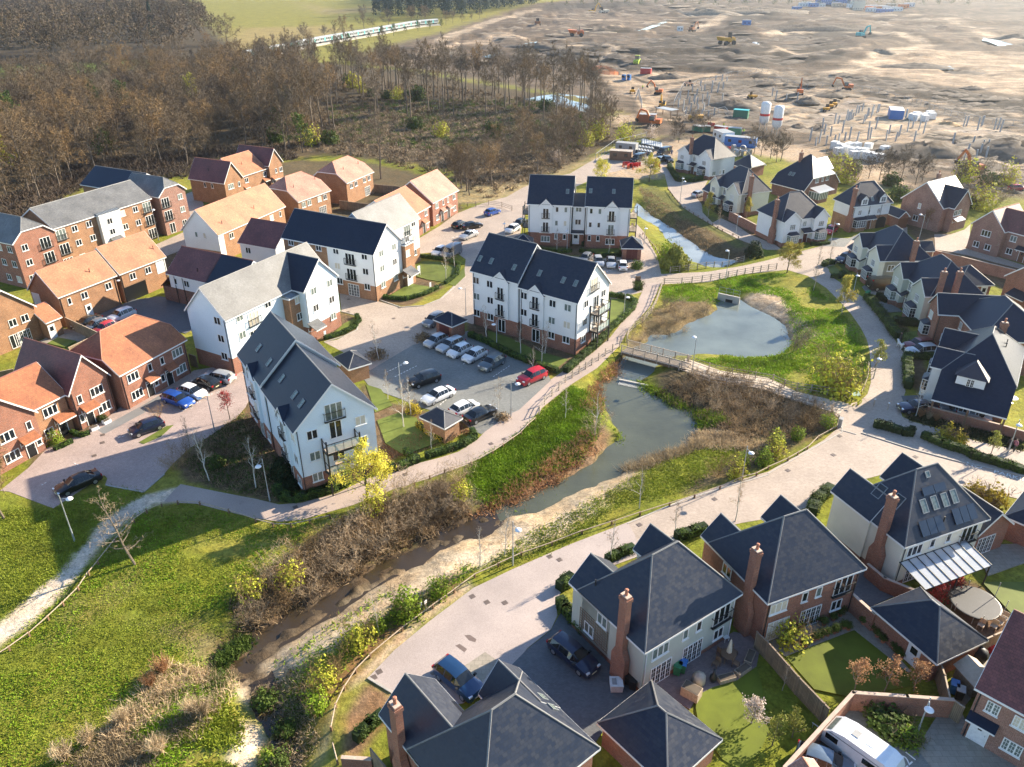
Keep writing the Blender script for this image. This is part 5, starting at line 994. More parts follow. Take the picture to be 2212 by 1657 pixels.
h.win(m,'f',[(23,1285,620)],'l',3.7);h.win(m,'f',[(23,1500,497),(23,1617,420)],'s',3.8);h.win(m,'f',[(23,1815,310)],'J',3.6);h.win(m,'f',[(23,1285,800),(23,1557,635)],'q',1.12);h.win(m,'f',[(23,1785,470)],'m',1.4)
h.win(m,'l',[(23,783,370)],'m',3.8);h.win(m,'l',[(23,668,440)],'m',1.6)
q=h.at((23,945,215),8.6);h.chim(None,8.8,at=(m['x0']-.05,q.y,0),breast=True);h.vents(m,[(23,720,85)],'l')
o,sd,n,L=h.face(m,'l');a0,a1=sorted((h.hit(m,'l',(23,585,420))[0],h.hit(m,'l',(23,830,600))[0]));t=MB()
for i in range(int((a1-a0)/.28)+1): s0=a0+i*.28;p0=o+sd*s0+n*.03;t.box(p0.x-.015,p0.x+.015,p0.y-.015,p0.y+.015,.9,3.1)
for i in range(9): p0=o+sd*a0+n*.03;p1=o+sd*a1+n*.03;z=.9+i*.275;t.box(p0.x-.02,p0.x+.02,min(p0.y,p1.y),max(p0.y,p1.y),z-.015,z+.015)
t.build('trellis','wood_brown',h.root);h.pipes(m,'f',[.2,-.2],'white_upvc');F3=h;F3m=m;h.done()
h,m,gs=fronthouse('red brick house with blue slate roof and lawn behind timber fences',(33,0,245),(32,855,1595),(22,1625,1312),(32,200,1130),(22,1805,1120),2.3,(32,110,962),2.3,'brick_red',base=None,hb=0)
h.win(m,'f',[(33,95,255)],'l',3.7);h.win(m,'f',[(33,322,165),(33,445,115)],'s',3.8);h.win(m,'f',[(33,645,95)],'J',3.6);h.win(m,'f',[(33,85,430),(33,365,325)],'q',1.12);h.win(m,'f',[(33,597,215)],'m',1.4);h.win(m,'l',[(22,1860,1610)],'m',3.8)
q=h.at((22,2030,1480),8.6);h.chim(None,8.8,at=(m['x0']-.05,q.y,0),breast=True);h.pipes(m,'f',[.2,-.2]);h.done()
h,m,gs=fronthouse('cream house with solar panels, rooflights and glass veranda',(32,1185,1415),(32,1925,1165),(32,545,925),(32,1330,728),(32,710,735),2.4,(32,1160,598),2.4,'render_cream')
h.win(m,'l',[(32,700,1090)],'s',3.7);h.win(m,'l',[(32,655,1245)],'s',1.4);h.win(m,'f',[(32,1275,1410)],'l',3.8);h.win(m,'f',[(32,1430,1345),(32,1570,1295)],'s',4.0);h.win(m,'f',[(32,1750,1240)],'J',3.6);h.win(m,'f',[(32,1300,1500),(32,1500,1420)],'q',1.12)
q=h.at((32,1015,1010),8.6);h.chim(None,8.8,at=(m['x0']-.05,q.y,0),breast=True)
h.rooflight(m,[(32,1345,1060),(32,1437,1030),(32,1525,1005),(32,1605,975)],'f',.72,1.25);h.rooflight(m,[(32,1375,785)],'f',.5,.6);h.rooflight(m,[(32,965,930),(32,1120,1020)],'l',.95,1.35,'glass')
sd,up,n=h.slopeframe(m,'f')
for corners,k in((((32,1310,905),(32,1520,840),(32,1545,915),(32,1330,985)),2),(((32,1285,1190),(32,1480,1130),(32,1540,1270),(32,1330,1335)),3),(((32,1570,1095),(32,1740,1030),(32,1815,1155),(32,1640,1230)),3)):
 q=[h.slopehit(m,p,'f') for p in corners];o=sum(q,Vector())/4;W2=max((v-o).dot(sd) for v in q)*.93;H2=max((v-o).dot(up) for v in q)*.9
 mt=MB();R=Matrix((sd,up,n)).transposed().to_4x4();R.translation=o+n*.08
 for i in range(k): a=-W2+2*W2*i/k;mt.box(a+.03,a+2*W2/k-.03,-H2,H2,0,.05)
 pn=mt.build('solar_panel','solar',h.root) if 'solar' in M else None
 if pn is None:
  plain('solar',(.035,.05,.075),.22,.2,.05);pn=mt.build('solar_panel','solar',h.root)
 pn.matrix_local=R
o,sd,nn,L=h.face(m,'f');a0=h.hit(m,'f',(32,1140,1480))[0];a0=.0;a1=L*.82;m2=MB();D=2.9
c0=o+sd*a0;V=h.put('veranda',(lambda f:f.mesh('veranda','black_metal'))(MB().box(-.01,a1+.1,-D-.06,-D+.06,2.2,2.32).box(.0,.1,-D-.05,-D+.05,0,2.2).box(a1-.1,a1,-D-.05,-D+.05,0,2.2).box(a1/2-.05,a1/2+.05,-D-.05,-D+.05,0,2.2).box(0,a1,-.06,0,2.85,2.95)),c0+nn*.004,nn)
f=MB();f.poly((0,-D-.1,2.34),(a1,-D-.1,2.34),(a1,0,2.92),(0,0,2.92));f.build('glass_roof','glass_roof',V)
f=MB()
for i in range(9): x=a1*i/8;f.add([(x-.03,-D-.1,2.35),(x+.03,-D-.1,2.35),(x+.03,0,2.93),(x-.03,0,2.93),(x-.03,-D-.1,2.41),(x+.03,-D-.1,2.41),(x+.03,0,2.99),(x-.03,0,2.99)],[(4,5,6,7),(0,1,5,4),(0,4,7,3),(1,2,6,5)])
f.build('glazing_bar','black_metal',V)
r=h.wing([],3.0,'y',x0=m['x1']-.5,x1=m['x1']+4.2,y0=m['y0']+.2,y1=m['y1']-2,pitch=.8,wall='brick_red');h.win(r,'f',[(32,1880,1360)],'q',1.15);h.vents(m,[(32,1515,1195)]);h.pipes(m,'f',[.2]);h.done()
h,m,gs=fronthouse('near brick house with grey slate valley roof above a blue car',None,(23,765,1490),(13,1060,1200),(13,2085,1130),(13,1290,845),2.6,(13,2095,730),2.6,'brick_red',yaxis=((13,1420,1657),(13,1060,1200)),A0=(13,1420,1657),base=None,hb=0)
q=h.at((13,1205,1130),8.4);h.chim(None,8.6,at=(m['x0']-.05,q.y,0),breast=True);h.rooflight(m,[(23,260,1055),(23,350,1145)],'r',.6,.9);h.win(m,'l',[3.5],'m',3.8);h.done()
def garage(label,A,B,pts,R=None,pitch=None,wall='brick_red',roof='slate_blue',A0=None):
 h=House('garage',label,'garage',A0 or A,B,2.4,wall,roof,None,0,'hipped roof garages');w=h.wing(pts,2.4,'x',R=R,pitch=pitch,k0=1,k1=1);return h,w
h,w=garage('near double garage with navy and pale slate hips by the patio',(23,1205,905),(23,1820,1415),[(23,1820,1415),(23,750,1287),(23,1205,905)],None,.78);h.done()
h,w=garage('brick garage with white side door at the lawn path',(33,890,275),(33,1465,767),[(33,890,275),(33,1465,767),(33,1330,110)],None,.78);h.door(w,'f',(33,1245,710),'door_white',1.,2.,glazed=True);h.pipes(w,'f',[-.2]);h.done()
h=House('garage','slate roofed brick garage at the picture edge beyond yellow shrubs','garage',(32,2040,1142),(32,2330,1265),2.6,'brick_red','slate_blue',None,0,'hipped roof garages');w=h.wing([(32,2040,1142)],2.6,'x',x1=7,y1=6.5,pitch=.75,k0=1,k1=1);h.done()
h=House('detached_house','brown brick house with plum roof and white door above grey paving','house',(33,1790,972),(33,2212,1200),5,'brick_pink','tile_plum',None,0,'near row of detached houses','ridge_plum')
w=h.wing([(33,1790,972)],5,'x',x1=11,pitch=.85,y1=9.5)
h.win(w,'f',[(33,1960,1110)],'h',3.8);h.win(w,'f',[(33,2180,1270)],'h',3.8);h.win(w,'f',[(33,2120,1460)],'g',1.4);h.door(w,'f',(33,1835,1325),'door_white',1.1);h.canopy(w,'f',(33,1870,1240),1.9,.7,2.3,.35,'slate_navy');h.pipes(w,'f',[.2],'black_metal');h.done()
h=House('garage','salmon roofed brick garage beside the touring caravan','garage',(33,170,1650),(33,330,1900),2.4,'brick_red','tile_salmon',None,0,'gabled garages','ridge_orange');w=h.wing([(33,170,1650)],2.4,'x',x1=6,ey=[(33,395,1585)],pitch=.6);h.done()
def nrm(v): return v/ (np.linalg.norm(v,axis=-1,keepdims=True)+1e-9)
def blades(P0,P1,w,rng):
 d=P1-P0;r=rng.normal(size=d.shape);s=nrm(np.cross(d,r))*(w[:,None] if np.ndim(w) else w)*.5;n=len(P0)
 V=np.stack([P0-s,P0+s,P1],1).reshape(-1,3);return V,np.arange(3*n).reshape(-1,3)
def quads(C,N,sz,rng,asp=.7):
 r=rng.normal(size=C.shape);a=nrm(np.cross(N,r));b=nrm(np.cross(N,a));sz=sz[:,None] if np.ndim(sz) else sz
 V=np.stack([C-a*sz-b*sz*asp*.2,C-b*sz*asp,C+a*sz+b*sz*asp*.2,C+b*sz*asp],1).reshape(-1,3);return V,np.arange(len(V)).reshape(-1,4)
class Bare:
 def __init__(s,seed,h=13.,first=.3,spread=.42,nl=10,up=.55,br=7,tw=6,fine=4,wt=.035,wf=.022,r=None,lean=0.,top=.82,twist=.9,droop=0.):
  g=np.random.RandomState(seed);s.m=MB();s.h=h;r=r or h*.016
  n=7;pts=[np.zeros(3)];d=np.array([lean,0,1.])
  for i in range(n): pts.append(pts[-1]+nrm(d+g.normal(size=3)*[.07,.07,0])*(h*top/n))
  rs=[r*(1-.78*i/n) for i in range(n+1)];s.m.path([tuple(p) for p in pts],rs,6)
  T0=[];T1=[];TW=[];tips=[]
  for i in range(nl):
   t=first+(1-first)*(i+.3)/nl;k=min(int(t*n),n-1);f=t*n-k;b=pts[k]*(1-f)+pts[k+1]*f
   az=i*2.4+g.rand()*.9;L=h*spread*(1.15-.62*(t-first)/(1-first))*g.uniform(.75,1.15)
   d=nrm(np.array([math.cos(az),math.sin(az),up+.8*(t-first)]));P=[b]
   for q in range(3): d=nrm(d+g.normal(size=3)*.18+np.array([0,0,.16-droop]));P.append(P[-1]+d*L/3)
   rl=rs[k]*.55;s.m.path([tuple(p) for p in P],[rl,rl*.7,rl*.42,rl*.15],4)
   for j in range(br):
    u=.22+.78*(j+g.rand()*.8)/br;k2=min(int(u*3),2);f2=u*3-k2;b2=P[k2]*(1-f2)+P[k2+1]*f2
    d2=nrm(nrm(P[k2+1]-P[k2])*.8+g.normal(size=3)*twist*.75+np.array([0,0,.3-droop*2]));L2=L*.45*(1.2-.6*u)*g.uniform(.7,1.2)
    m=b2+d2*L2*.5;e=m+nrm(d2+g.normal(size=3)*.3+np.array([0,0,.2-droop*2]))*L2*.5
    s.m.tube(tuple(b2),tuple(m),rl*.28,rl*.18,3,False);s.m.tube(tuple(m),tuple(e),rl*.18,rl*.07,3,False)
    for q in range(tw):
     v=.15+.85*g.rand();b3=(b2*(1-2*v)+m*2*v) if v<.5 else (m*(2-2*v)+e*(2*v-1))
     d3=nrm(d2*.6+g.normal(size=3)*twist+np.array([0,0,.25-droop*3]));L3=L2*.55*g.uniform(.6,1.2);e3=b3+d3*L3
     T0.append(b3);T1.append(e3);TW.append(wt);tips.append(e3)
     for z in range(fine):
      b4=b3+d3*L3*g.uniform(.25,1.);d4=nrm(d3*.6+g.normal(size=3)*.8+np.array([0,0,.2-droop*3]));T0.append(b4);T1.append(b4+d4*L3*g.uniform(.35,.8));TW.append(wf);tips.append(T1[-1])
  s.T0=np.array(T0);s.T1=np.array(T1);s.TW=np.array(TW);s.tips=np.array(tips);s.g=g
 def twigs(s,k=1.): return blades(s.T0,s.T1,s.TW*k,s.g)
 def leaves(s,n,sz):
  i=s.g.randint(0,len(s.tips),n);C=s.tips[i]+s.g.normal(size=(n,3))*.12;return quads(C,s.g.normal(size=(n,3))+[0,0,.5],s.g.uniform(.6,1.2,n)*sz,s.g)
def cat(*A):
 V=[];Fq=[];o=0
 for v,f in A:
  if f.shape[1]==3: f=np.concatenate([f,f[:,2:3]],1) if False else f
  V.append(v);Fq.append(f+o);o+=len(v)
 return np.concatenate(V),np.concatenate(Fq)
class Kind:
 def __init__(s,name,parts): s.name=name;s.parts=parts   # [(part name, mesh)]
def bare_kind(seed,bark,twig,leaf=None,nleaf=0,lsz=.15,wk=1.,**kw):
 b=Bare(seed,**kw);P=[('trunk',b.m.mesh('trunk',bark))];v,f=b.twigs(wk);P.append(('crown',arrmesh('crown',v,f,twig)))
 if leaf: v,f=b.leaves(nleaf,lsz);P.append(('foliage',arrmesh('foliage',v,f,leaf)))
 return Kind('tree',P)
def plant(kind,name,label,cat_,p,sc=1.,rz=None,group=None,z=None,world=None,sz=None):
 q=Vector(world) if world is not None else px(p)
 zz=gz(q.x,q.y) if z is None else z
 rz=random.uniform(0,6.28) if rz is None else rz
 if len(kind.parts)==1:
  o=link(name,kind.parts[0][1]);o.location=(q.x,q.y,zz);o.rotation_euler=(0,0,rz);o.scale=(sc,sc,sz or sc);return tag(o,label,cat_,group)
 o=thing(name,label,cat_,(q.x,q.y,zz),rz,group);o.scale=(sc,sc,sz or sc)
 for n,me in kind.parts: link(n,me,o)
 return o
def shrub(seed,w=2.,h=2.,twig='twig_brown',leaf=None,nl=0,ls=.12,stems=16,sub=7,fine=5,spready=.8,wt=.04,lump=.25):
 g=np.random.RandomState(seed);T0=[];T1=[];TW=[]
 for i in range(stems):
  a=g.rand()*6.28;d=nrm(np.array([math.cos(a)*spready*g.rand()**.6,math.sin(a)*spready*g.rand()**.6,1.]));L=h*g.uniform(.65,1.05);b=np.array([math.cos(a),math.sin(a),0])*w*.12*g.rand()
  e=b+d*L*np.array([w/h,w/h,1]);T0.append(b);T1.append(e);TW.append(wt)
  for j in range(sub):
   u=g.uniform(.15,1);b2=b+(e-b)*u;d2=nrm(nrm(e-b)*.7+g.normal(size=3)*.7+[0,0,.3]);L2=h*.4*g.uniform(.5,1.1);e2=b2+d2*L2;T0.append(b2);T1.append(e2);TW.append(wt*.7)
   for k in range(fine):
    b3=b2+(e2-b2)*g.uniform(.2,1);T0.append(b3);T1.append(b3+nrm(d2*.5+g.normal(size=3)*.8+[0,0,.2])*L2*g.uniform(.3,.7));TW.append(wt*.5)
 T0=np.array(T0);T1=np.array(T1);T1[:,2]=np.maximum(T1[:,2],.05);v,f=blades(T0,T1,np.array(TW),g)
 P=[('stems',arrmesh('stems',v,f,twig))]
 if leaf:
  n=nl;D=nrm(g.normal(size=(n,3)));D[:,2]=np.abs(D[:,2])*1.0;R=g.rand(n)**.45
  ph=g.rand(6)*6.28;lum=1+lump*(np.sin(D[:,0]*5+ph[0])*np.sin(D[:,1]*5+ph[1])+np.sin(D[:,2]*6+ph[2])*.6)
  C=D*R[:,None]*lum[:,None]*[w*.5*1.05,w*.5*1.05,h*.95]+[0,0,.05];v,f=quads(C,D+g.normal(size=(n,3))*.6,g.uniform(.6,1.3,n)*ls,g);P.append(('foliage',arrmesh('foliage',v,f,leaf)))
 return Kind('shrub',P)
def leafball(seed,w,h,leaf,n,ls,core=True):
 g=np.random.RandomState(seed);D=nrm(g.normal(size=(n,3)));D[:,2]=np.abs(D[:,2]);ph=g.rand(6)*6.28
 lum=1+.16*(np.sin(D[:,0]*5+ph[0])*np.sin(D[:,1]*5+ph[1])+np.sin(D[:,2]*7+ph[2])*.5);R=.8+.22*g.rand(n)
 C=D*(R*lum)[:,None]*[w/2,w/2,h];v,f=quads(C,D+g.normal(size=(n,3))*.5,g.uniform(.6,1.3,n)*ls,g)
 return Kind('bush',[('foliage',arrmesh('foliage',v,f,leaf))])
TR=dict(
oak=[bare_kind(100+i,'bark_grey',t,h=11.5+(i*2)%5,first=.2+.04*(i%4),spread=.38+.04*(i%4),nl=12,up=.5,br=8,tw=6,fine=6,wt=.10,wf=.07) for i,t in enumerate(('twig_brown','twig_brown','twig_orange','twig_grey','twig_brown','twig_dark','twig_orange','twig_brown'))],
tall=[bare_kind(130+i,'bark_grey',t,h=21+i,first=.5,spread=.25,nl=12,up=.9,br=8,tw=6,fine=4,wt=.11,wf=.07,r=.30) for i,t in enumerate(('twig_brown','twig_grey','twig_orange','twig_brown'))],
thin=[bare_kind(150+i,'bark_pale',t,h=9,first=.3,spread=.2,nl=11,up=1.1,br=5,tw=5,fine=3,wt=.035,wf=.02,r=.09) for i,t in enumerate(('twig_pale','twig_grey'))],
birch=[bare_kind(160+i,'bark_birch',t,h=7,first=.28,spread=.19,nl=12,up=1.2,br=5,tw=5,fine=3,wt=.026,wf=.014,r=.07) for i,t in enumerate(('twig_pale','twig_grey','twig_orange'))],
cope=[bare_kind(170+i,'bark_grey',t,leaf='leaf_lime',nleaf=2600,lsz=.2,h=12,first=.25,spread=.4,nl=10,up=.6,br=7,tw=5,fine=3,wt=.08,wf=.05) for i,t in enumerate(('twig_orange',))],
greenish=[bare_kind(180+i,'bark_dark','twig_brown',leaf='leaf_green',nleaf=1500,lsz=.24,h=12,first=.2,spread=.38,nl=10,up=.6,br=7,tw=5,fine=3,wt=.08,wf=.05) for i in range(2)],
willow=[bare_kind(190+i,'bark_dark','twig_orange',leaf=l,nleaf=5200,lsz=.085,h=6,first=.3,spread=.42,nl=10,up=.55,br=8,tw=7,fine=4,wt=.03,wf=.02,r=.12,droop=.2) for i,l in enumerate(('leaf_willow','leaf_gold'))],
gold=[bare_kind(200,'bark_pale','twig_orange',leaf='leaf_gold',nleaf=3600,lsz=.09,h=6.5,first=.22,spread=.26,nl=11,up=1.1,br=6,tw=6,fine=3,wt=.03,wf=.02,r=.08)],
rust=[bare_kind(205+i,'bark_pale','twig_orange',leaf='leaf_rust',nleaf=700,lsz=.075,h=3.2,first=.25,spread=.33,nl=8,up=.9,br=4,tw=4,fine=2,wt=.03,wf=.02,r=.045) for i in range(3)],
blossom=[bare_kind(210,'bark_grey','twig_grey',leaf='blossom',nleaf=900,lsz=.075,h=2.6,first=.2,spread=.36,nl=8,up=.8,br=5,tw=4,fine=2,wt=.03,wf=.02,r=.05)],
pale=[bare_kind(212,'bark_grey','twig_grey',leaf='leaf_olive',nleaf=700,lsz=.07,h=3,first=.2,spread=.3,nl=8,up=.9,br=5,tw=4,fine=2,wt=.03,wf=.02,r=.05)],
plum=[bare_kind(214,'bark_dark','twig_dark',leaf='leaf_red',nleaf=900,lsz=.07,h=4.2,first=.35,spread=.28,nl=9,up=.9,br=5,tw=4,fine=2,wt=.03,wf=.02,r=.06)],
big=[bare_kind(216,'bark_grey','twig_pale',h=9,first=.2,spread=.27,nl=20,up=.05,br=5,tw=4,fine=2,wt=.035,wf=.02,r=.13,lean=-.16,top=.95)],
)
SH=dict(
brown=[shrub(300+i,2.6,2.6,t,stems=15,sub=8,fine=5,wt=.036) for i,t in enumerate(('twig_grey','twig_pale','twig_orange','twig_pale'))],
lime=[shrub(310+i,2.2,2.2,'twig_brown','leaf_bright',900,.11) for i in range(2)],
limey=[shrub(314+i,2.4,2.4,'twig_orange','leaf_lime',520,.11) for i in range(2)],
green=[shrub(318+i,2.,1.6,'twig_dark','leaf_green',1100,.11) for i in range(2)],
dark=[leafball(322+i,2.,1.6,'leaf_dark',1500,.09) for i in range(2)],
bright=[leafball(326,2.,1.7,'leaf_olive',1900,.1)],
bramble=[shrub(330+i,2.,1.,'twig_brown','bramble',420,.1,stems=14,sub=6,fine=4) for i in range(2)],
yellow=[shrub(334,1.5,1.2,'twig_brown','leaf_yellow',700,.09)],
red=[shrub(336,1.6,1.5,'twig_dark','leaf_red',700,.08)],
grassy=[shrub(340+i,1.5,1.5,t,stems=150,sub=2,fine=0,spready=.55,wt=.05) for i,t in enumerate(('grass_dry','leaf_rust'))],
blossom=[shrub(345,2.6,2.4,'twig_pale','blossom',650,.09)],
)
def inpoly(x,y,P): return float(sdist(np.array([x]),np.array([y]),P)[0])<0
def scatter(ps,dmin,nmax,seed,world=None):
 P=wpoly(ps) if world is None else world;g=np.random.RandomState(seed);lo=P.min(0);hi=P.max(0);out=[];cell={}
 for _ in range(nmax*30):
  if len(out)>=nmax: break
  x,y=lo+(hi-lo)*g.rand(2);k=(int(x/dmin),int(y/dmin))
  if any((x-a)**2+(y-b)**2<dmin*dmin for i in(-1,0,1) for j in(-1,0,1) for a,b in cell.get((k[0]+i,k[1]+j),())): continue
  if inpoly(x,y,P): out.append((x,y));cell.setdefault(k,[]).append((x,y))
 return out
WOOD=[(-200,215),(0,205),(150,190),(330,185),(480,170),(600,160),(640,175),(690,240),(660,335),(540,318),(440,345),(400,362),(185,375),(60,450),(0,470),(-200,580)]
_g=np.random.RandomState(11)
WL='bare brown tree in the dense wood behind the long brick flats'
for i,(x,y) in enumerate(scatter(WOOD,6.5,285,5)):
 k=TR['oak'][_g.choice(8,p=[.17,.17,.15,.12,.12,.05,.1,.12])]
 if _g.rand()<.05: k=TR['greenish'][0]
 plant(k,'bare_tree',WL,'tree',None,_g.uniform(.82,1.2),world=(x,y,0),group='bare trees in the dense wood')
plant(TR['cope'][0],'budding_tree','yellow green budding tree standing out of the brown wood','tree',(415,232),1.0)
plant(TR['greenish'][1],'budding_tree','ivy green tree at the wood edge behind the dark rear wing','tree',(232,352),.8)
plant(TR['cope'][0],'budding_tree','pale green birch at the left edge of the wood','tree',(8,385),1.0)
for i,p in enumerate([(10,80,1250),(10,290,1270),(10,510,1240),(10,240,1140),(10,420,1200),(10,570,1110),(10,680,1120),(10,640,1080),(10,160,1050),(10,1035,1100),(10,1050,990),(10,1340,1030),(10,1310,1000),(10,1490,960),(10,1580,940),(10,1620,950),(10,1710,1010),(10,1810,880),(10,1880,870),(10,1985,1010),(10,2070,1000),(10,2150,930),(10,860,760),(10,1120,760),(10,700,900),(10,930,850),(10,1180,840),(10,1430,820),(10,1540,860),(10,1660,880),(10,1930,800),(10,2040,850),(10,330,1000),(10,470,950),(10,560,900),(10,60,1000),(20,90,850),(20,200,870),(20,270,1050),(20,430,1100),(20,380,1160),(20,40,900),(20,150,930),(20,350,930),(20,620,900),(20,500,900),(20,580,960),(20,690,980),(20,100,1010)]):
 plant(TR['tall'][i%4],'tall_bare_tree','tall slender bare tree beside the felled clearing','tree',p,_g.uniform(.8,1.02),group='tall bare trees round the clearing')
for i,(x,y) in enumerate(scatter([(560,165),(700,165),(900,190),(1150,205),(1280,225),(1290,250),(1100,235),(900,225),(720,215),(690,260),(660,310),(600,250)],6.,62,77)): plant(TR['tall'][i%4],'tall_bare_tree','tall slender bare tree beside the felled clearing','tree',None,_g.uniform(.72,1.),world=(x,y,0),group='tall bare trees round the clearing')
for p,l,s in(((10,820,1320),'lone pole-straight bare tree in the clearing behind the salmon roofs',.6),((10,1080,1545),'slim bare tree in front of the salmon roofed detached house',.85),((10,1820,1650),'spreading bare tree behind the end of the brick terrace',.8),((20,720,1070),'tall bare tree at the tip of the wood by the works pond',.85),((20,770,1100),'dark forked bare tree nearest to the excavators',.8),((20,460,1290),'dark leaning bare tree above the parked vans',.8),((20,520,1320),'twin stemmed bare tree beside the blossom bush',.75),((10,1730,1620),'bare tree casting twig shadows on the end roof',.7)):
 plant(TR['oak'][4] if s<.82 else TR['tall'][1],'bare_tree',l,'tree',p,s)
for i,p in enumerate(scatter([(985,395),(1060,335),(1180,290),(1290,250),(1330,262),(1300,300),(1260,345),(1180,372),(1100,385),(1010,430)],6.2,34,9)):
 plant(TR['oak'][(0,2,4,3)[i%4]],'bare_tree','bare brown tree in the belt between clearing and works entrance','tree',None,_g.uniform(.55,.8),world=(*p,0),group='bare trees in the belt by the works')
for p,l in(((20,960,1220),'round pale willow bush beside the large sewer pipes'),):
 plant(SH['limey'][0],'willow_bush',l,'bush',p,2.6)
plant(SH['blossom'][0],'blossom_bush','white blossom bush behind the grey site cabins','bush',(20,1200,1190),1.6);plant(SH['blossom'][0],'blossom_bush','white blossom bush at the wood edge left of the cabins','bush',(20,380,1390),1.3)
for i,p in enumerate([(10,920,800),(10,1000,830),(10,1130,850),(10,1220,860),(10,1300,830),(10,1400,860),(10,850,760),(10,800,730),(10,1380,1110),(10,1600,1180),(10,200,1080),(10,180,1230),(10,470,1250),(10,2050,1180),(10,640,1240),(20,740,1200),(20,300,960),(20,560,1180),(20,640,1260),(10,290,870)]):
 plant(SH['green'][i%2] if i%3 else SH['limey'][0],'green_bush','leafy green bush among the bare trunks of the clearing','bush',p,_g.uniform(1.6,3.2),group='green bushes in the clearing')
for i,p in enumerate([(20,1400,1200),(20,1440,1230),(20,1560,1180),(20,1650,1170),(20,2090,1330),(20,2150,1350),(30,20,1370),(30,70,1400),(30,110,1390),(30,870,1540),(30,960,1560),(30,1030,1560),(30,1150,1560),(30,1270,1600),(30,1330,1570),(30,1650,1600)]):
 plant(TR['oak'][5 if i%2 else 3],'bare_tree','thin dark bare tree between the gabled houses and the building site','tree',p,_g.uniform(.5,.72),group='bare trees along the site edge')
for i,p in enumerate([(30,560,1480),(30,640,1500),(30,720,1490),(30,640,1580),(30,760,1560),(30,1060,1600),(30,1700,1570),(30,1800,1560),(30,1900,1600),(30,2060,1600),(30,560,1420),(31,1750,130),(31,1850,150),(31,1950,120),(31,1120,70)]):
 plant((SH['limey'][i%2],SH['brown'][0],SH['green'][0])[i%3],'overgrown_bush','overgrown bush on the bank behind the gabled houses','bush',p,_g.uniform(1.8,2.8),group='bushes along the site edge')
for p,l,s in(((10,420,390),'round bare tree in front of the green field beside the train',.95),((10,760,330),'dark spreading hedge tree beside the train',.9),((10,935,260),'tall ivy clad tree between field and train',1.2),((10,1150,240),'broad bare tree on the field edge left of the train head',1.),((10,1345,215),'pale bare tree beside the front coach of the train',.9),((10,1460,210),'grey bare tree behind the front coach of the train',.9),((0,1960,390),'large round brown oak on the corner of the green field',1.35)):
 plant(TR['oak'][(0,4,1,2,3,3,2)[int(s*100)%7]],'hedgerow_tree',l,'tree',p,s)
for i,p in enumerate([(10,60,470),(10,150,430),(10,230,400),(10,600,340),(10,680,310),(10,830,280),(10,1010,250),(10,1640,215),(10,1700,200),(10,1780,190),(10,1860,170),(10,1930,160),(0,1800,430),(0,1870,470),(0,2050,450),(0,2150,440),(10,120,540),(10,330,480),(10,500,440),(10,700,400),(10,800,390),(10,980,350),(10,1090,330),(10,1190,310),(10,1290,285),(10,1400,270),(10,1500,250),(10,1600,240)]):
 plant(TR['oak' if i<16 else 'greenish'][i%5 if i<16 else i%2],'hedgerow_tree','bare hedgerow tree along the railway line','tree',p,_g.uniform(.4,.75),group='hedgerow trees along the railway')
def mass(name,kinds,pts,scale,mat,kk,seed,sub,zs=1.):
 g=np.random.RandomState(seed);VV=[];FF=[];o=0
 for x,y in pts:
  v,f=kinds[g.randint(len(kinds))];s=scale*g.uniform(.75,1.25);a=g.rand()*6.28;c,sn=math.cos(a),math.sin(a)
  q=np.stack([v[:,0]*c-v[:,1]*sn,v[:,0]*sn+v[:,1]*c,v[:,2]*zs],1)*s+[x,y,0];VV.append(q);FF.append(f+o);o+=len(v)
 return tag(link(name,arrmesh(name,np.concatenate(VV),np.concatenate(FF),mat)),kind='stuff')
def farbare(seed):
 b=Bare(seed,h=14,first=.2,spread=.48,nl=11,br=7,tw=5,fine=2,wt=.27,wf=.19);v,f=b.twigs();return v,f
fk=[farbare(400+i) for i in range(4)]
FW=wpoly([(-330,150),(-330,-30),(305,-28),(330,4),(430,50),(498,92),(470,114),(380,126),(200,133),(0,150)])
P=scatter(None,9.5,950,21,world=FW);mass('far_wood',fk,P[::2],1.5,'twig_brown',1,1,1);mass('far_wood',fk,P[1::2],1.4,'twig_brown',1,2,1);mass('far_wood',fk,P[::3],1.3,'twig_dark',1,3,1)
def conif(seed,h=22,n=420):
 g=np.random.RandomState(seed);t=g.rand(n)**.8;a=g.rand(n)*6.28;R=(1-t)*3.4+.25;r=R*g.uniform(.2,1.,n)**.5;z=h*(.14+.86*t);C=np.stack([np.cos(a)*r,np.sin(a)*r,z-r*.35],1);return quads(C,np.stack([np.cos(a),np.sin(a),np.full(n,.9)],1)+g.normal(size=(n,3))*.4,g.uniform(.5,.9,n)*.85,g)
ck=[conif(500+i) for i in range(3)]
CW=wpoly([(812,42),(900,44),(1000,40),(1060,30),(1160,14),(1165,2),(1160,-25),(815,-25)])
mass('conifer_wood',ck,scatter(None,9.5,560,23,world=CW),1.25,'leaf_conifer',1,4,1)
v,f=conif(520,19,700);_t=MB();_t.tube((0,0,0),(0,0,15),.28,.08,6)
CK=Kind('conifer',[('trunk',_t.mesh('trunk','bark_dark')),('crown',arrmesh('crown',v,f,'leaf_conifer'))])
for p,l,s in(((0,1185,300),'dark conifer rising from the upper left wood',1.2),((0,1335,330),'dark pointed conifer right of the first, in the upper wood',1.15),((0,990,230),'dark conifer near the top edge of the wood',1.3)): plant(CK,'conifer_tree',l,'tree',p,s)
mass('far_hedge',fk,[tuple(px(p))[:2] for p in[(1160+i*32,12+((i*7)%5)) for i in range(30)]],.55,'leaf_green',1,6,1)
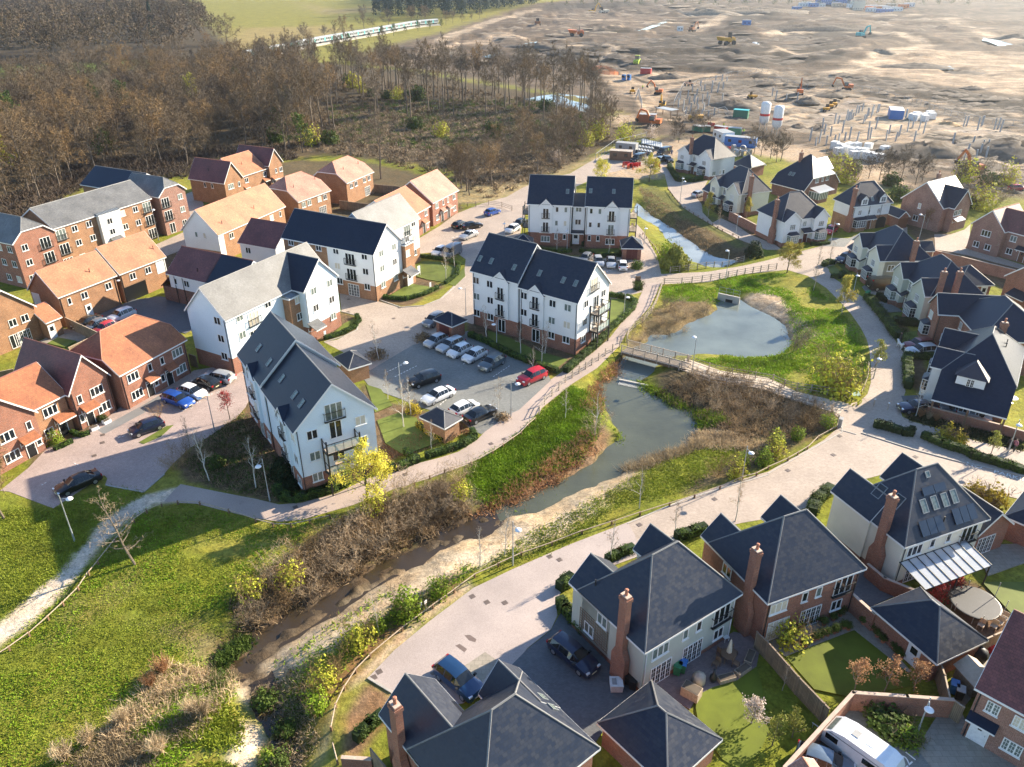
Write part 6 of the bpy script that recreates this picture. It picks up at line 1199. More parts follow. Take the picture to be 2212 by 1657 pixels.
def scrubmass(name,ps,n,mat,seed,hh=(.5,1.6),w=.12,k=14,world=None,cond=None):
 g=np.random.RandomState(seed);P=wpoly(ps) if world is None else world;lo=P.min(0);hi=P.max(0);X=lo+(hi-lo)*g.rand(n*3,2);m=sdist(X[:,0],X[:,1],P)<0;X=X[m][:n]
 if cond is not None: X=X[cond(X[:,0],X[:,1])]
 Z=land(X[:,0],X[:,1]);B=np.repeat(np.concatenate([X,Z[:,None]],1),k,0);d=g.normal(size=B.shape)*[.8,.8,.35]+[0,0,.75];h=g.uniform(hh[0],hh[1],len(B));T0=B+g.normal(size=B.shape)*[.35,.35,0];T1=T0+nrm(d)*h[:,None]
 v,f=blades(T0,T1,w*g.uniform(.6,1.3,len(B)),g);return tag(link(name,arrmesh(name,v,f,mat)),kind='stuff')
scrubmass('undergrowth',[(-260,215),(480,180),(640,165),(1000,190),(1290,240),(1320,300),(1240,355),(1060,430),(985,400),(800,340),(640,325),(540,300),(420,345),(170,350),(-260,560)],5200,'twig_brown',31,(.8,2.4),.16,12)
scrubmass('undergrowth',[(0,430),(180,350),(430,325),(640,312),(640,345),(440,352),(400,385),(180,405),(60,468),(0,495)],1300,'twig_dark',35,(.8,2.2),.16,12)
scrubmass('undergrowth',[(560,330),(700,250),(900,230),(1200,240),(1320,290),(1240,355),(1060,430),(985,390),(800,340),(640,325)],1800,'twig_pale',33,(.5,1.6),.13,12)
scrubmass('undergrowth',[(700,230),(900,215),(1150,215),(1280,250),(1250,330),(1000,330),(750,310)],900,'leaf_green',34,(.5,1.6),.2,12)
BS=[(525,1290),(640,1195),(740,1130),(850,1075),(940,1040),(1000,1030),(1020,1090),(900,1140),(800,1195),(690,1260),(600,1315),(530,1345),(505,1390)]
for i,(x,y) in enumerate(scatter(BS,1.75,70,41)):
 plant(SH['brown'][(1,3,1,2,1,0)[i%6]] if i%9 else SH['limey'][0],'stream_shrub','bare twiggy shrub on the bank of the brown stream','shrub',None,_g.uniform(.8,1.25),world=(x,y,0),group='bare shrubs on the stream bank')
B2_=[(1440,835),(1520,800),(1620,820),(1720,855),(1790,890),(1790,925),(1700,925),(1600,905),(1510,870)]
for i,(x,y) in enumerate(scatter(B2_,2.0,46,43)):
 plant(SH['brown'][(0,3,1,2,1)[i%5]],'pond_shrub','bare brown shrub on the dark bank beside the footbridge path','shrub',None,_g.uniform(.6,.95),world=(x,y,0),group='bare shrubs on the pond bank')
for i,(x,y) in enumerate(scatter([(1350,735),(1400,690),(1440,655),(1530,650),(1545,665),(1480,705),(1410,725)],2.1,22,44)):
 plant(SH['brown'][(1,3,0)[i%3]],'pond_shrub','pale twiggy shrub on the bank left of the upper pond','shrub',None,_g.uniform(.55,.95),world=(x,y,0),group='pale shrubs on the upper pond bank')
for i,(x,y) in enumerate(scatter([(1560,1045),(1640,1005),(1745,958),(1800,920),(1790,905),(1720,940),(1640,975),(1560,1015),(1500,1040)],2.1,22,45)):
 plant((SH['lime'][0],SH['limey'][1],SH['brown'][2],SH['lime'][1])[i%4],'verge_shrub','fresh green shrub along the roadside rail above the lower pond','shrub',None,_g.uniform(.7,1.15),world=(x,y,0),group='green shrubs along the road rail')
for k,name,l,c,p,s in(
('brown1','bare_shrub','tall bare shrub on the point of the lower pond','shrub',(22,720,430),1.3),('brown0','bare_shrub','bare twiggy tree on the right shore of the upper pond','shrub',(1716,752),1.9),
('limey1','round_bush','large lime green bush on the lawn right of the upper pond','bush',(1815,850),2.5),('limey0','round_bush','yellow green bush left of the large lime bush','bush',(1785,838),2.2),('bright0','round_bush','bright green bush beside the narrow north stream','bush',(1458,578),2.4),('lime0','round_bush','green bush at the left end of the culvert fence','bush',(1440,560),1.6),
('dark0','round_bush','clipped dark green bush at the right end of the culvert fence','bush',(1628,552),1.7),('lime0','verge_shrub','tallest fresh green shrub behind the lower road rail','shrub',(878,1328),1.35),('lime1','verge_shrub','slim fresh green shrub near the painted stakes','shrub',(948,1284),1.),('limey0','verge_shrub','fresh green shrub below the slender pale birch','shrub',(773,1395),1.2),('lime0','verge_shrub','fresh green shrub against the pale birch trunk','shrub',(815,1360),.8),
('limey1','verge_shrub','fresh green shrub beside the bend of the lower rail','shrub',(700,1487),1.1),('lime1','verge_shrub','small green shrub left of the rail end','shrub',(683,1525),.9),('green0','bank_bush','dark green bush on the gravel by the brown stream','bush',(568,1500),1.),('green1','bank_bush','green bush right of the dark channel','bush',(615,1562),.9),('green0','bank_bush','leafy bush at the foot of the dark channel','bush',(590,1640),1.1),('lime0','bank_bush','bright bush left of the dark channel mouth','bush',(575,1635),.7),
('brown2','verge_shrub','small brown shrub between birch and lower rail','shrub',(725,1450),.8),('brown2','court_shrub','clipped russet shrub beside the small dark car','shrub',(340,905),.75),('green0','court_shrub','dark shrub right of the first black front door','shrub',(222,908),.6),('lime0','court_shrub','bright green front garden shrub below the left gable','shrub',(122,958),.8),('green1','court_shrub','leafy front garden shrub beside the left bay window','shrub',(105,950),.8),
('brown2','bed_shrub','russet shrub at the corner of the bed by the court','shrub',(380,1015),1.1),('brown0','bed_shrub','brown shrub in the bed left of the near white flats','shrub',(430,990),1.),('green0','bed_shrub','dark shrub in the shaded bed by the silver birches','shrub',(470,1005),1.),('brown2','bed_shrub','russet shrub behind the silver birch in the shaded bed','shrub',(400,985),1.),('dark0','bed_shrub','large dark shrub against the near flats side wall','shrub',(615,1028),1.5),
('red0','garden_shrub','red leaved maple beside the trampoline','shrub',(2024,1290),1.2),('red0','garden_shrub','larger red leaved maple below the glass veranda','shrub',(2060,1265),1.3),('yellow0','garden_shrub','yellow shrub beside the picture edge garage','shrub',(2140,1090),2.),('yellow0','garden_shrub','gold green shrub left of the picture edge garage','shrub',(2105,1075),1.6),('yellow0','garden_shrub','golden grass in the hedge strip by the junction','shrub',(2045,945),1.5),('yellow0','garden_shrub','second golden grass right along the hedge strip','shrub',(2070,956),1.3),
('grassy0','tall_grass','tallest tawny grass clump in the reed bed','grass',(415,1540),1.2),('grassy1','tall_grass','russet grass clump at the top of the reed bed','grass',(352,1450),1.1),('grassy1','tall_grass','leaning russet grass clump beside the top clump','grass',(325,1480),1.),('grassy0','tall_grass','tawny grass clump near the lower right of the reed bed','grass',(440,1545),1.3),('grassy0','tall_grass','buff grass clump by the picture foot','grass',(345,1625),1.2),('grassy0','tall_grass','buff grass clump at the left foot of the reed bed','grass',(140,1640),1.2),('grassy0','tall_grass','buff grass clump on the left edge of the reed bed','grass',(190,1605),1.1),('grassy0','tall_grass','pale grass clump below the russet clumps','grass',(265,1560),1.1),
('grassy1','tall_grass','tawny grass clump by the carport wall','grass',(1988,900),.9),('grassy1','tall_grass','second tawny grass clump along the carport wall','grass',(2022,908),.8),('grassy1','tall_grass','small tawny grass clump right of the carport bed','grass',(2082,930),.6),
('bramble0','island_shrub','russet shrubs on the island behind the parked silver cars','shrub',(915,735),1.4),('bramble1','island_shrub','russet shrub on the island beside the patchy bin store','shrub',(815,772),1.5),('bramble0','island_shrub','russet shrub in the bed behind the black saloon','shrub',(1085,905),1.),('bramble1','island_shrub','russet shrubs beside the bin store on the near lawn','shrub',(965,945),1.1),('yellow0','island_shrub','yellow flowering shrub beside the twin birches','shrub',(893,890),1.2),('green0','island_shrub','green shrub in the parking island by the culvert road','shrub',(1375,580),1.1),('green1','island_shrub','green shrubs round the notice post','shrub',(1378,625),1.),
('limey0','garden_shrub','golden bamboo in pots beside the brick house','shrub',(1700,1390),1.3),('green0','garden_shrub','large dark hedge shrub behind the caravan lamp post','shrub',(1930,1580),1.5),('lime0','garden_shrub','lime shrub under the caravan lamp post','shrub',(1960,1600),1.),('green1','garden_shrub','dark shrub at the corner of the caravan yard','shrub',(1905,1560),1.5),
('grassy0','garden_shrub','dry grasses beside the carport bed','shrub',(2005,905),.7)):
 plant(SH[k[:-1]][int(k[-1])],name,l,c,p,s,sz=s*.6 if 'caravan' in l else s)
for k,name,l,p,s in(
('big0','bare_tree','leaning pale bare tree on the near left lawn','L',1.),('oak2','bare_tree','orange brown bare tree at the left picture edge','E',.62),('plum0','small_tree','small dark red leaved tree beside the court lamp',(497,906),1.),
('birch0','silver_birch','silver birch with white trunk at the shaded bed corner',(452,1038),1.15),('birch1','silver_birch','silver birch close to the near flats side wall',(553,1053),1.1),('thin0','young_tree','young bare tree at the edge of the shaded court bed',(411,967),.55),
('birch0','young_tree','pale birch on the island behind the patchy bin store',(818,778),1.),('birch2','young_tree','pale birch on the little lawn by the white notice board',(963,604),1.),('birch1','young_tree','pale birch behind the little lawn nearest the grey van',(982,577),.9),('birch0','young_tree','young birch on the lawn behind the silver estate car',(1052,737),.95),('birch1','young_tree','young birch left on the shaded lawn of the car park flats',(1125,765),.9),('birch0','young_tree','young birch right on the shaded lawn of the car park flats',(1177,764),.85),('birch1','young_tree','young birch nearest the hedge by the red car',(1170,787),.9),('birch1','young_tree','bare sapling beside the red car',(1150,812),.7),
('birch0','silver_birch','white trunked birch on the lawn right of the near flats',(872,922),1.1),('birch1','silver_birch','second birch beside the yellow flowering shrub',(888,896),.95),('birch2','young_tree','bare sapling in the hedge behind the near flats',(838,863),.7),('birch2','young_tree','bare sapling beside the path hedge and bin store',(933,973),.7),('birch0','young_tree','bare sapling by the black saloon and path',(1074,898),.9),
('birch1','young_tree','bare sapling left of the far flats entrance',(1203,542),.75),('birch0','young_tree','bare sapling right of the far flats entrance',(1315,546),.8),('birch2','young_tree','bare sapling in the parking island by the far bin store',(1378,559),.8),
('willow0','willow_tree','bright yellow willow beside the balcony gable and path',(793,1090),1.2),('willow1','willow_tree','golden weeping willow by the junction of the culvert road',(1700,589),1.0),('willow0','willow_tree','yellow willow below the parked black vans',(1300,395),1.),('willow0','willow_tree','yellow willow in front of the red barriers',(1402,392),1.1),('gold0','golden_tree','tall golden tree on the grass left of the lane',(1819,677),1.05),('thin1','bare_tree','pale bare tree beside the golden willow lawn',(1757,627),.75),('gold0','golden_tree','golden weeping tree beside the cream house drive',(1529,469),.9),('thin0','bare_tree','pale bare sapling on the verge by the brick garden wall',(1552,493),.6),('pale0','young_tree','small pale tree in the walled garden',(1580,462),1.2),('gold0','young_tree','small golden tree in the walled garden',(1612,470),.75),('pale0','young_tree','pale green young tree beside the street lamp and lime bush',(1891,800),1.6),
('birch2','young_tree','leafless birch in front of the pale green house gables',(1320,1213),.85),('birch1','young_tree','slim sapling with mulch ring on the sunny verge',(1381,1098),.85),('birch2','young_tree','slim birch on the paving behind the pale green house',(1456,1156),.7),('birch2','young_tree','wide birch on the paving behind the brick house',(1588,1126),.95),('birch0','young_tree','sapling by the rail beside the middle street lamp',(1090,1198),.85),('birch1','young_tree','sapling on the sandy bank left of the middle lamp',(1037,1223),.8),('birch1','bare_tree','bare tree on the brushy point of the lower pond',(1285,936),1.),('birch0','young_tree','slim sapling on the grass below the path rail',(1221,903),.7),('birch0','silver_birch','slender white birch behind the lower rail',(820,1368),.75),
('rust0','garden_tree','leftmost rust leaved tree along the red garden wall',(1846,1490),1.1),('rust1','garden_tree','middle rust leaved tree along the red garden wall',(1910,1492),1.1),('rust2','garden_tree','rust leaved tree nearest the side door garage',(1974,1492),1.1),('blossom0','garden_tree','small white blossom tree on the sunny lawn',(1623,1563),1.1),('pale0','garden_tree','pale leaved shrub tree behind the long timber fence',(1711,1592),1.),('thin1','garden_tree','contorted bare shrub tree against the timber fence',(1690,1490),.35),('pale0','garden_tree','small yellow green tree by the hedge strip path',(2140,982),1.1),('birch0','young_tree','white trunked birch in front of the carport wall',(1978,900),.8),('thin0','young_tree','bare sapling beside the lane and stone drive',(1790,573),.6),('pale0','garden_tree','lime tree at the bottom of the near lawn',(1668,1610),1.1),('birch2','young_tree','bare sapling behind the half timbered house',(1766,577),.7),('rust0','blossom_tree','pale blossom tree in front of the tall brick gable',(2000,495),1.5),('thin0','young_tree','bare sapling in the brick house front garden',(2150,555),.7)):
 K=TR[k[:-1]][int(k[-1])]
 if p=='L': plant(K,name,l,'tree',(291,1218),.95,rz=.2)
 elif p=='E': plant(K,name,l,'tree',(8,1118),s*.95)
 else: plant(K,name,l,'tree',p,s)
for i,(x,y) in enumerate(((225,875),(270,880),(315,860),(240,910),(290,915),(340,915),(330,880),(255,945),(300,835))):
 q=px((12,x,y));o=link('box_ball',(BB:=leafball(700,1.,.72,'leaf_dark',900,.05)).parts[0][1] if i==0 else BB.parts[0][1]);o.location=(q.x,q.y,gz(q.x,q.y));s=.9+.2*_g.rand();o.scale=(s,s,s);tag(o,'clipped round box ball at the corner of the near white flats','shrub','box balls')
def hedge(label,ps,w=.7,h=.8,leaf='leaf_hedge',seed=1,dens=95,z=0,group='clipped hedges'):
 g=np.random.RandomState(seed+int(abs(uvp(ps[0])[0]))%97);P=[px(p) for p in ps];VV=[];FF=[];o=0;c=MB()
 for a,b in zip(P,P[1:]):
  d=b-a;L=d.length;d.normalize();nn=Vector((-d.y,d.x,0));c.obox((a+b)/2,d,nn,L/2+w*.3,w*.40,-.1,h*.9)
  n=int(L*(w+2*h)*dens)+12;t=g.rand(n)*L;r=g.rand(n)*(w+2*h);y=np.where(r<h,-w/2,np.where(r<h+w,r-h-w/2,w/2));zz=np.where(r<h,r,np.where(r<h+w,h,r-h-w))
  bl=1+.16*np.sin(t*3+a.x)+.1*np.sin(t*7.3);y=y*bl+g.normal(size=n)*.05;zz=zz*(.92+.1*np.sin(t*4.1))+g.normal(size=n)*.05
  C=np.stack([a.x+d.x*t+nn.x*y,a.y+d.y*t+nn.y*y,np.maximum(zz,.02)],1);N=np.stack([nn.x*y*2,nn.y*y*2,zz],1)+g.normal(size=(n,3))*.5
  v,f=quads(C,N,g.uniform(.6,1.3,n)*.085,g);VV.append(v);FF.append(f+o);o+=len(v)
 t=thing('hedge',label,'hedge',(0,0,z),0,group);c.build('stems','leaf_dark',t);link('foliage',arrmesh('foliage',np.concatenate(VV),np.concatenate(FF),leaf),t)
hedge('curved yellow green hedge round the near balcony gable',[(12,180,930),(12,230,1000),(12,330,1015),(12,460,985),(12,600,945),(12,740,890),(12,810,850)],.9,.9,'leaf_hedge')
hedge('hedge along the path between near flats and bin store',[(12,1100,750),(12,1220,745),(12,1330,700),(12,1390,665)],.8,.85);hedge('hedge bordering the path below the near bin store',[(12,1290,600),(12,1350,650),(12,1385,690)],.6,.7);hedge('long path hedge right of the near bin store',[(12,1480,640),(12,1640,590),(12,1780,545),(12,1890,480),(12,1870,425)],.7,.8)
hedge('hedge against the wall of the near bin store',[(12,1400,370),(12,1500,440),(12,1620,500)],.6,.7,'leaf_yellow')
hedge('long hedge between footpath and the car park flats',[(21,470,1560),(21,600,1440),(21,720,1340),(21,820,1230)],.9,.9);hedge('hedge behind the red car and dark hatchback',[(11,1850,1250),(11,2000,1310),(11,2212,1420),(21,200,1500),(21,380,1560)],.8,.8);hedge('curved hedge round the lawn beside the steel balconies',[(21,840,905),(21,1000,925),(21,1065,960),(21,1040,1020),(21,960,1100),(21,830,1210)],.7,.8)
hedge('dwarf hedge round the front lawn of the middle flats',[(11,900,885),(11,1030,905),(11,1150,925),(11,1290,935),(11,1450,895),(11,1570,835)],.6,.6);hedge('dwarf hedge beside the wall of the middle flats',[(11,1100,905),(11,1200,845),(11,1320,775)],.7,.6);hedge('curved hedge edging the little lawn with birches',[(11,1380,560),(11,1500,575),(11,1640,595),(11,1755,640),(11,1740,720),(11,1640,795)],.6,.6);hedge('hedge round the corner garden of the L-shaped flats',[(11,600,1275),(11,760,1225),(11,860,1170),(11,895,1120),(11,870,1080)],.6,.6)
hedge('dark hedge left of the far flats entrance',[(21,200,445),(21,500,462)],.8,.8,'leaf_dark');hedge('dark hedge right of the far flats entrance',[(21,610,465),(21,930,480)],.8,.8,'leaf_dark');hedge('hedge along the parking front of the far flats',[(21,590,520),(21,760,560),(21,930,560),(21,945,500)],.6,.7);hedge('hedge beside the left lawn of the far flats',[(21,230,500),(21,380,530),(21,510,520)],.6,.6)
hedge('bright clipped hedge round the first white house',[('A',125,440),('A',170,530),('A',230,600),('A',380,605),('A',475,575)],1.1,1.0);hedge('hedge in front of the cream house by the drive',[('A',620,890),('A',690,960),('A',770,980)],.9,.9,'leaf_dark');hedge('low hedge in front of the white weatherboarded house',[('A',1680,1290),('A',1800,1290),('A',1870,1275)],.8,.5)
hedge('long dark hedge along the lane in front of the grey green house',[('C',495,620),('C',560,690),('C',640,790),('C',720,890),('C',790,1000),('C',830,1040)],1.2,1.1);hedge('hedge dividing the grey green and red brick gardens',[('C',800,880),('C',920,890),('C',1050,900)],1.2,1.1,'leaf_dark');hedge('hedge along the lane before the half timbered house',[('D',500,660),('D',500,800),('D',510,960),('D',510,1080)],1.1,1.2);hedge('hedge closing the half timbered front garden',[('D',560,640),('D',700,645),('D',860,650)],1.,1.)
hedge('small hedge beside the grey green house front path',[('C',620,590),('C',700,650)],.9,.9,'leaf_dark');hedge('round cornered hedge before the cream house by the van',[('B',20,1250),('B',60,1225),('B',120,1225)],1.,.9);hedge('low hedge by the cream house path',[('B',110,1370),('B',180,1380),('B',240,1330)],.8,.6)
hedge('left block of the short clipped hedge at the junction',[(32,925,375),(32,1010,390),(32,1130,430)],.8,1.,'leaf_dark');hedge('right block of the short clipped hedge at the junction',[(32,1170,445),(32,1230,450),(32,1235,425)],.8,1.,'leaf_dark');hedge('long clipped hedge along the no parking road',[(32,1345,470),(32,1500,540),(32,1730,610),(32,1760,640),(32,1900,680),(32,2080,730),(32,2212,780)],.9,.9,'leaf_hedge')
hedge('variegated hedge behind the pale green house gables',[(22,830,1540),(22,930,1490),(22,1030,1450)],.8,.9);hedge('variegated hedge between pale green and brick houses',[(22,1430,1345),(22,1550,1310),(22,1650,1275)],.9,1.);hedge('hedge behind the cream solar panel house',[(32,380,1130),(32,400,1040),(32,520,940)],1.1,1.1,'leaf_green');hedge('hedge at the drive corner of the pale green house',[(23,420,120),(23,500,60)],1.,1.1);hedge('hedge between drive and pale green trellis wall',[(23,420,260),(23,470,330),(23,560,420),(23,660,520)],1.,1.,'leaf_green')
hedge('ivy hedge beside the near brick house chimney',[(13,880,1420),(13,980,1320),(13,1080,1240)],.8,.9,'leaf_hedge');hedge('low box hedge before the red gabled house',[(2,480,575),(2,560,540),(2,620,510)],.5,.5);hedge('low box hedge by the black front door with canopy',[(2,620,430),(2,700,460),(2,770,440)],.5,.5)
_cw=[h_ for h_ in HS.values()]
def notbuilt(X,Y):
 m=np.ones(X.shape,bool)
 for P in ROADS: m&=sdist_fast(X,Y,P,1)>.15
 for P in WAT: m&=sdist_fast(X,Y,P,1)>.0
 for h_ in _cw:
  dx=X-h_.o.x;dy=Y-h_.o.y;a=dx*h_.X.x+dy*h_.X.y;b=dx*h_.Y.x+dy*h_.Y.y
  for w_ in h_.w: m&=~((a>w_['x0']-.2)&(a<w_['x1']+.2)&(b>w_['y0']-.2)&(b<w_['y1']+.2))
 return m
def tufts(name,ps,n,mat,seed,hh,w,k=5,cond=None):
 return scrubmass(name,ps,n,mat,seed,hh,w,k,cond=lambda X,Y:notbuilt(X,Y)&(cond(X,Y) if cond else True))
GR=[(0,1400),(130,1260),(290,1110),(400,1090),(560,1125),(700,1115),(640,1180),(560,1260),(520,1340),(470,1420),(330,1440),(240,1560),(120,1680),(-60,1680),(-60,1440)]
tufts('grass',GR,8500,'grass_blade',51,(.06,.18),.09,6,lambda X,Y:vnoise(X,Y,.25)>.2);tufts('grass',GR,2600,'grass_lush',52,(.1,.26),.13,6,lambda X,Y:vnoise(X,Y,.3)>.55);tufts('grass',[(0,1100),(115,1100),(230,1050),(310,1065),(200,1150),(130,1240),(0,1340)],3500,'grass_blade',53,(.1,.25),.09,5)
LU=[(1010,1010),(1106,953),(1236,835),(1300,850),(1290,930),(1250,985),(1150,1030),(1060,1080),(1010,1060)]
tufts('grass',LU,6500,'grass_lush',54,(.15,.42),.12,6);tufts('grass',[(1320,1100),(1250,1160),(1106,1220),(1020,1240),(1150,1150),(1260,1090),(1400,1010),(1480,975),(1640,960),(1560,1010),(1480,1060)],4200,'grass_blade',55,(.1,.3),.1,6)
tufts('grass',[(1430,620),(1560,600),(1680,590),(1750,610),(1800,660),(1850,710),(1870,760),(1870,820),(1760,850),(1640,810),(1560,790),(1500,775),(1600,770),(1690,757),(1720,715),(1690,640),(1600,625),(1540,650),(1430,650)],7000,'grass_lush',56,(.15,.38),.12,6,lambda X,Y:vnoise(X,Y,.2)>.25)
tufts('grass',[(660,1420),(760,1360),(860,1310),(960,1250),(1020,1215),(1010,1250),(900,1310),(800,1390),(700,1480),(640,1520),(600,1500)],900,'grass_lush',57,(.12,.35),.11,6);tufts('grass',[(390,1560),(470,1500),(520,1560),(500,1680),(360,1680)],1500,'grass_blade',58,(.15,.4),.13,6,lambda X,Y:vnoise(X,Y,.4)>.4)
tufts('reeds',[(480,1400),(440,1440),(330,1440),(250,1560),(130,1660),(380,1690),(440,1560),(500,1480)],1500,'reed',59,(.2,.7),.07,8,lambda X,Y:vnoise(X,Y,.35)>.5);tufts('reeds',[(480,1400),(440,1440),(330,1440),(250,1560),(130,1660),(380,1690),(440,1560),(500,1480)],1300,'grass_dry',60,(.3,1.),.07,9,lambda X,Y:vnoise(X+9,Y,.4)>.55);tufts('reeds',[(480,1400),(440,1440),(330,1440),(250,1560),(130,1660),(380,1690),(440,1560),(500,1480)],1700,'grass_lush',61,(.15,.4),.09,7,lambda X,Y:vnoise(X,Y,.35)<.55)
def shore(name,ps,n,mat,seed,hh,w,k,z=False): return scrubmass(name,ps,n,mat,seed,hh,w,k)
shore('reeds',[(1340,1000),(1390,975),(1480,955),(1520,945),(1530,960),(1450,985),(1380,1010)],420,'reed',62,(.7,1.4),.05,8);shore('reeds',[(1480,930),(1510,915),(1620,950),(1700,965),(1620,975),(1520,965)],700,'grass_dry',63,(.3,.8),.06,8)
shore('bank_plants',[(1110,1095),(1180,1060),(1250,1025),(1300,990),(1340,960),(1330,920),(1345,935),(1358,945),(1330,975),(1300,1005),(1230,1040),(1140,1085)],800,'leaf_bright',64,(.3,.7),.14,9);shore('bank_plants',[(1010,1100),(1100,1040),(1200,980),(1270,930),(1290,960),(1200,1030),(1100,1085)],900,'leaf_rust',65,(.3,.9),.09,8)
shore('bank_plants',[(1376,808),(1430,835),(1490,865),(1560,895),(1575,910),(1520,912),(1495,895),(1440,872),(1385,838)],700,'leaf_bright',66,(.3,.75),.14,9);shore('bank_plants',[(600,1420),(740,1330),(850,1260),(860,1270),(750,1340),(620,1430)],110,'leaf_bright',67,(.2,.5),.12,8);shore('bank_plants',[(440,1480),(470,1400),(530,1360),(540,1370),(490,1410),(470,1480)],350,'leaf_green',68,(.3,.7),.12,8)
shore('bank_plants',[(1555,780),(1560,765),(1690,765),(1740,790),(1700,800),(1600,785)],300,'leaf_bright',69,(.2,.6),.13,8);shore('bank_plants',[(500,1300),(640,1190),(740,1120),(950,1040),(1020,1095),(800,1205),(620,1310),(520,1360)],1700,'bramble',70,(.3,1.),.09,9)
shore('bank_plants',[(1300,830),(1345,800),(1370,770),(1340,760),(1310,790),(1270,830),(1260,880),(1300,890)],500,'leaf_rust',71,(.3,.8),.09,8);shore('bank_plants',[(1425,840),(1500,800),(1620,820),(1790,900),(1790,930),(1600,950),(1500,890)],1500,'bramble',72,(.3,.9),.09,8);shore('bank_plants',[(1570,520),(1480,470),(1400,410),(1380,405),(1400,450),(1470,505),(1530,545)],500,'bramble',73,(.2,.6),.09,8)
shore('bank_plants',[(560,1480),(640,1430),(690,1470),(680,1600),(620,1680),(560,1680),(600,1590)],260,'leaf_green',74,(.15,.4),.1,8);shore('bank_plants',[(560,1480),(640,1430),(690,1470),(680,1600),(620,1680),(560,1680),(600,1590)],700,'grass_dry',75,(.15,.45),.06,8)
tufts('bed_plants',[(390,1000),(520,890),(650,1040),(600,1075),(450,1045)],700,'bramble',76,(.2,.6),.09,8);tufts('bed_plants',[(390,1000),(520,890),(650,1040),(600,1075),(450,1045)],500,'leaf_green',77,(.2,.5),.12,8);tufts('bed_plants',[(1870,640),(1990,740),(1950,760),(1880,680)],200,'leaf_green',78,(.2,.5),.12,8)
tufts('bed_plants',[(1960,905),(2034,928),(2110,953),(2212,985),(2212,940),(2000,895)],600,'leaf_dark',79,(.2,.5),.12,8);tufts('bed_plants',[(820,1000),(1020,935),(1000,905),(830,960)],500,'leaf_rust',80,(.1,.35),.1,7)
P_=patch
leafm('lawn0',(.12,.15,.03),.2,.5,0);leafm('lawn1',(.14,.175,.016),.2,.5,0)
P_('street',[('A',-250,330),('A',0,370),('A',110,470),('A',190,600),('A',360,612),('A',545,590),('A',500,680),('A',420,770),('A',480,850),('A',490,940),('A',600,1050),('A',690,1000),('A',860,1080),('A',1010,1180),('A',1290,1295),('A',1350,1345),('A',1190,1345),('A',870,1225),('A',700,1135),('A',440,985),('A',280,885),('A',120,690),('A',75,520),('A',-160,400)],'paving_buff',.014)
P_('street',[('B',1230,900),('B',1400,905),('B',1560,850),('B',1625,790),('B',1610,1000),('B',1560,1050),('B',1900,1140),('B',2260,1255),('B',2260,1300),('B',1600,1130),('B',1430,1095),('B',1240,1070)],'paving_buff',.014)
P_('driveway',[('B',10,1030),('B',90,940),('B',300,945),('B',420,890),('B',330,960),('B',250,1040)],'paving_grey',.02);P_('driveway',[('C',440,480),('C',560,420),('C',760,440),('C',740,540),('C',600,570),('C',500,560)],'paving_grey',.022);P_('driveway',[('C',590,650),('C',700,640),('C',850,720),('C',880,750),('C',700,760)],'paving_grey',.02);P_('driveway',[('D',430,440),('D',560,420),('D',1000,470),('D',980,640),('D',560,610),('D',450,560)],'paving_dark',.022);P_('driveway',[('D',420,1200),('D',800,1180),('D',860,1260),('D',1800,1500),('D',1780,1590),('D',820,1390),('D',520,1420)],'paving_dark',.022)
P_('driveway',[(1106,1436),(1140,1402),(1190,1362),(1206,1332),(1232,1300),(1262,1332),(1300,1384),(1345,1460),(1392,1484),(1440,1502),(1310,1570),(1285,1605),(1200,1560),(1130,1480)],'paving_dark',.034);P_('driveway',[(1000,1441),(1048,1409),(1075,1428),(1038,1480)],'flagstone',.038)
P_('patio',[(1391,1482),(1450,1455),(1510,1410),(1585,1365),(1622,1372),(1642,1400),(1634,1440),(1592,1470),(1542,1484),(1508,1502),(1490,1532),(1440,1502)],'paving_plum',.016)
P_('patio',[(33,-20,520),(33,450,290),(33,690,250),(33,745,280),(33,1235,830),(33,1180,862),(33,745,472),(33,150,702),(33,60,640)],'flagstone',.016)
P_('yard',[(33,740,-30),(33,1000,-30),(33,1200,130),(33,890,272),(33,740,172)],'paving_dark',.016);P_('patio',[(32,1850,1400),(32,2230,1380),(32,2230,1545),(32,1900,1660),(32,1840,1520)],'flagstone',.016)
P_('yard',[(33,720,1160),(33,780,1172),(33,1282,1492),(33,1440,1700),(33,280,1700),(33,520,1300)],'paving_grey',.016);P_('patio',[(33,1470,1200),(33,1650,1130),(33,1720,1290),(33,2240,1657),(33,2240,1720),(33,1445,1720),(33,1286,1490)],'flagstone',.012);P_('patio',[(33,1640,1000),(33,1800,800),(33,1960,640),(33,2000,660),(33,1810,990),(33,1700,1130),(33,1620,1092)],'flagstone',.016)
P_('patio',[(1,340,1290),(1,480,1225),(1,560,1180),(1,780,1240),(1,700,1290),(1,480,1300),(1,400,1310)],'flagstone',.016);P_('footpath',[(2,840,402),(2,1230,190),(2,1500,30),(2,1560,50),(2,1290,230),(2,900,440)],'tarmac_grey',.014)
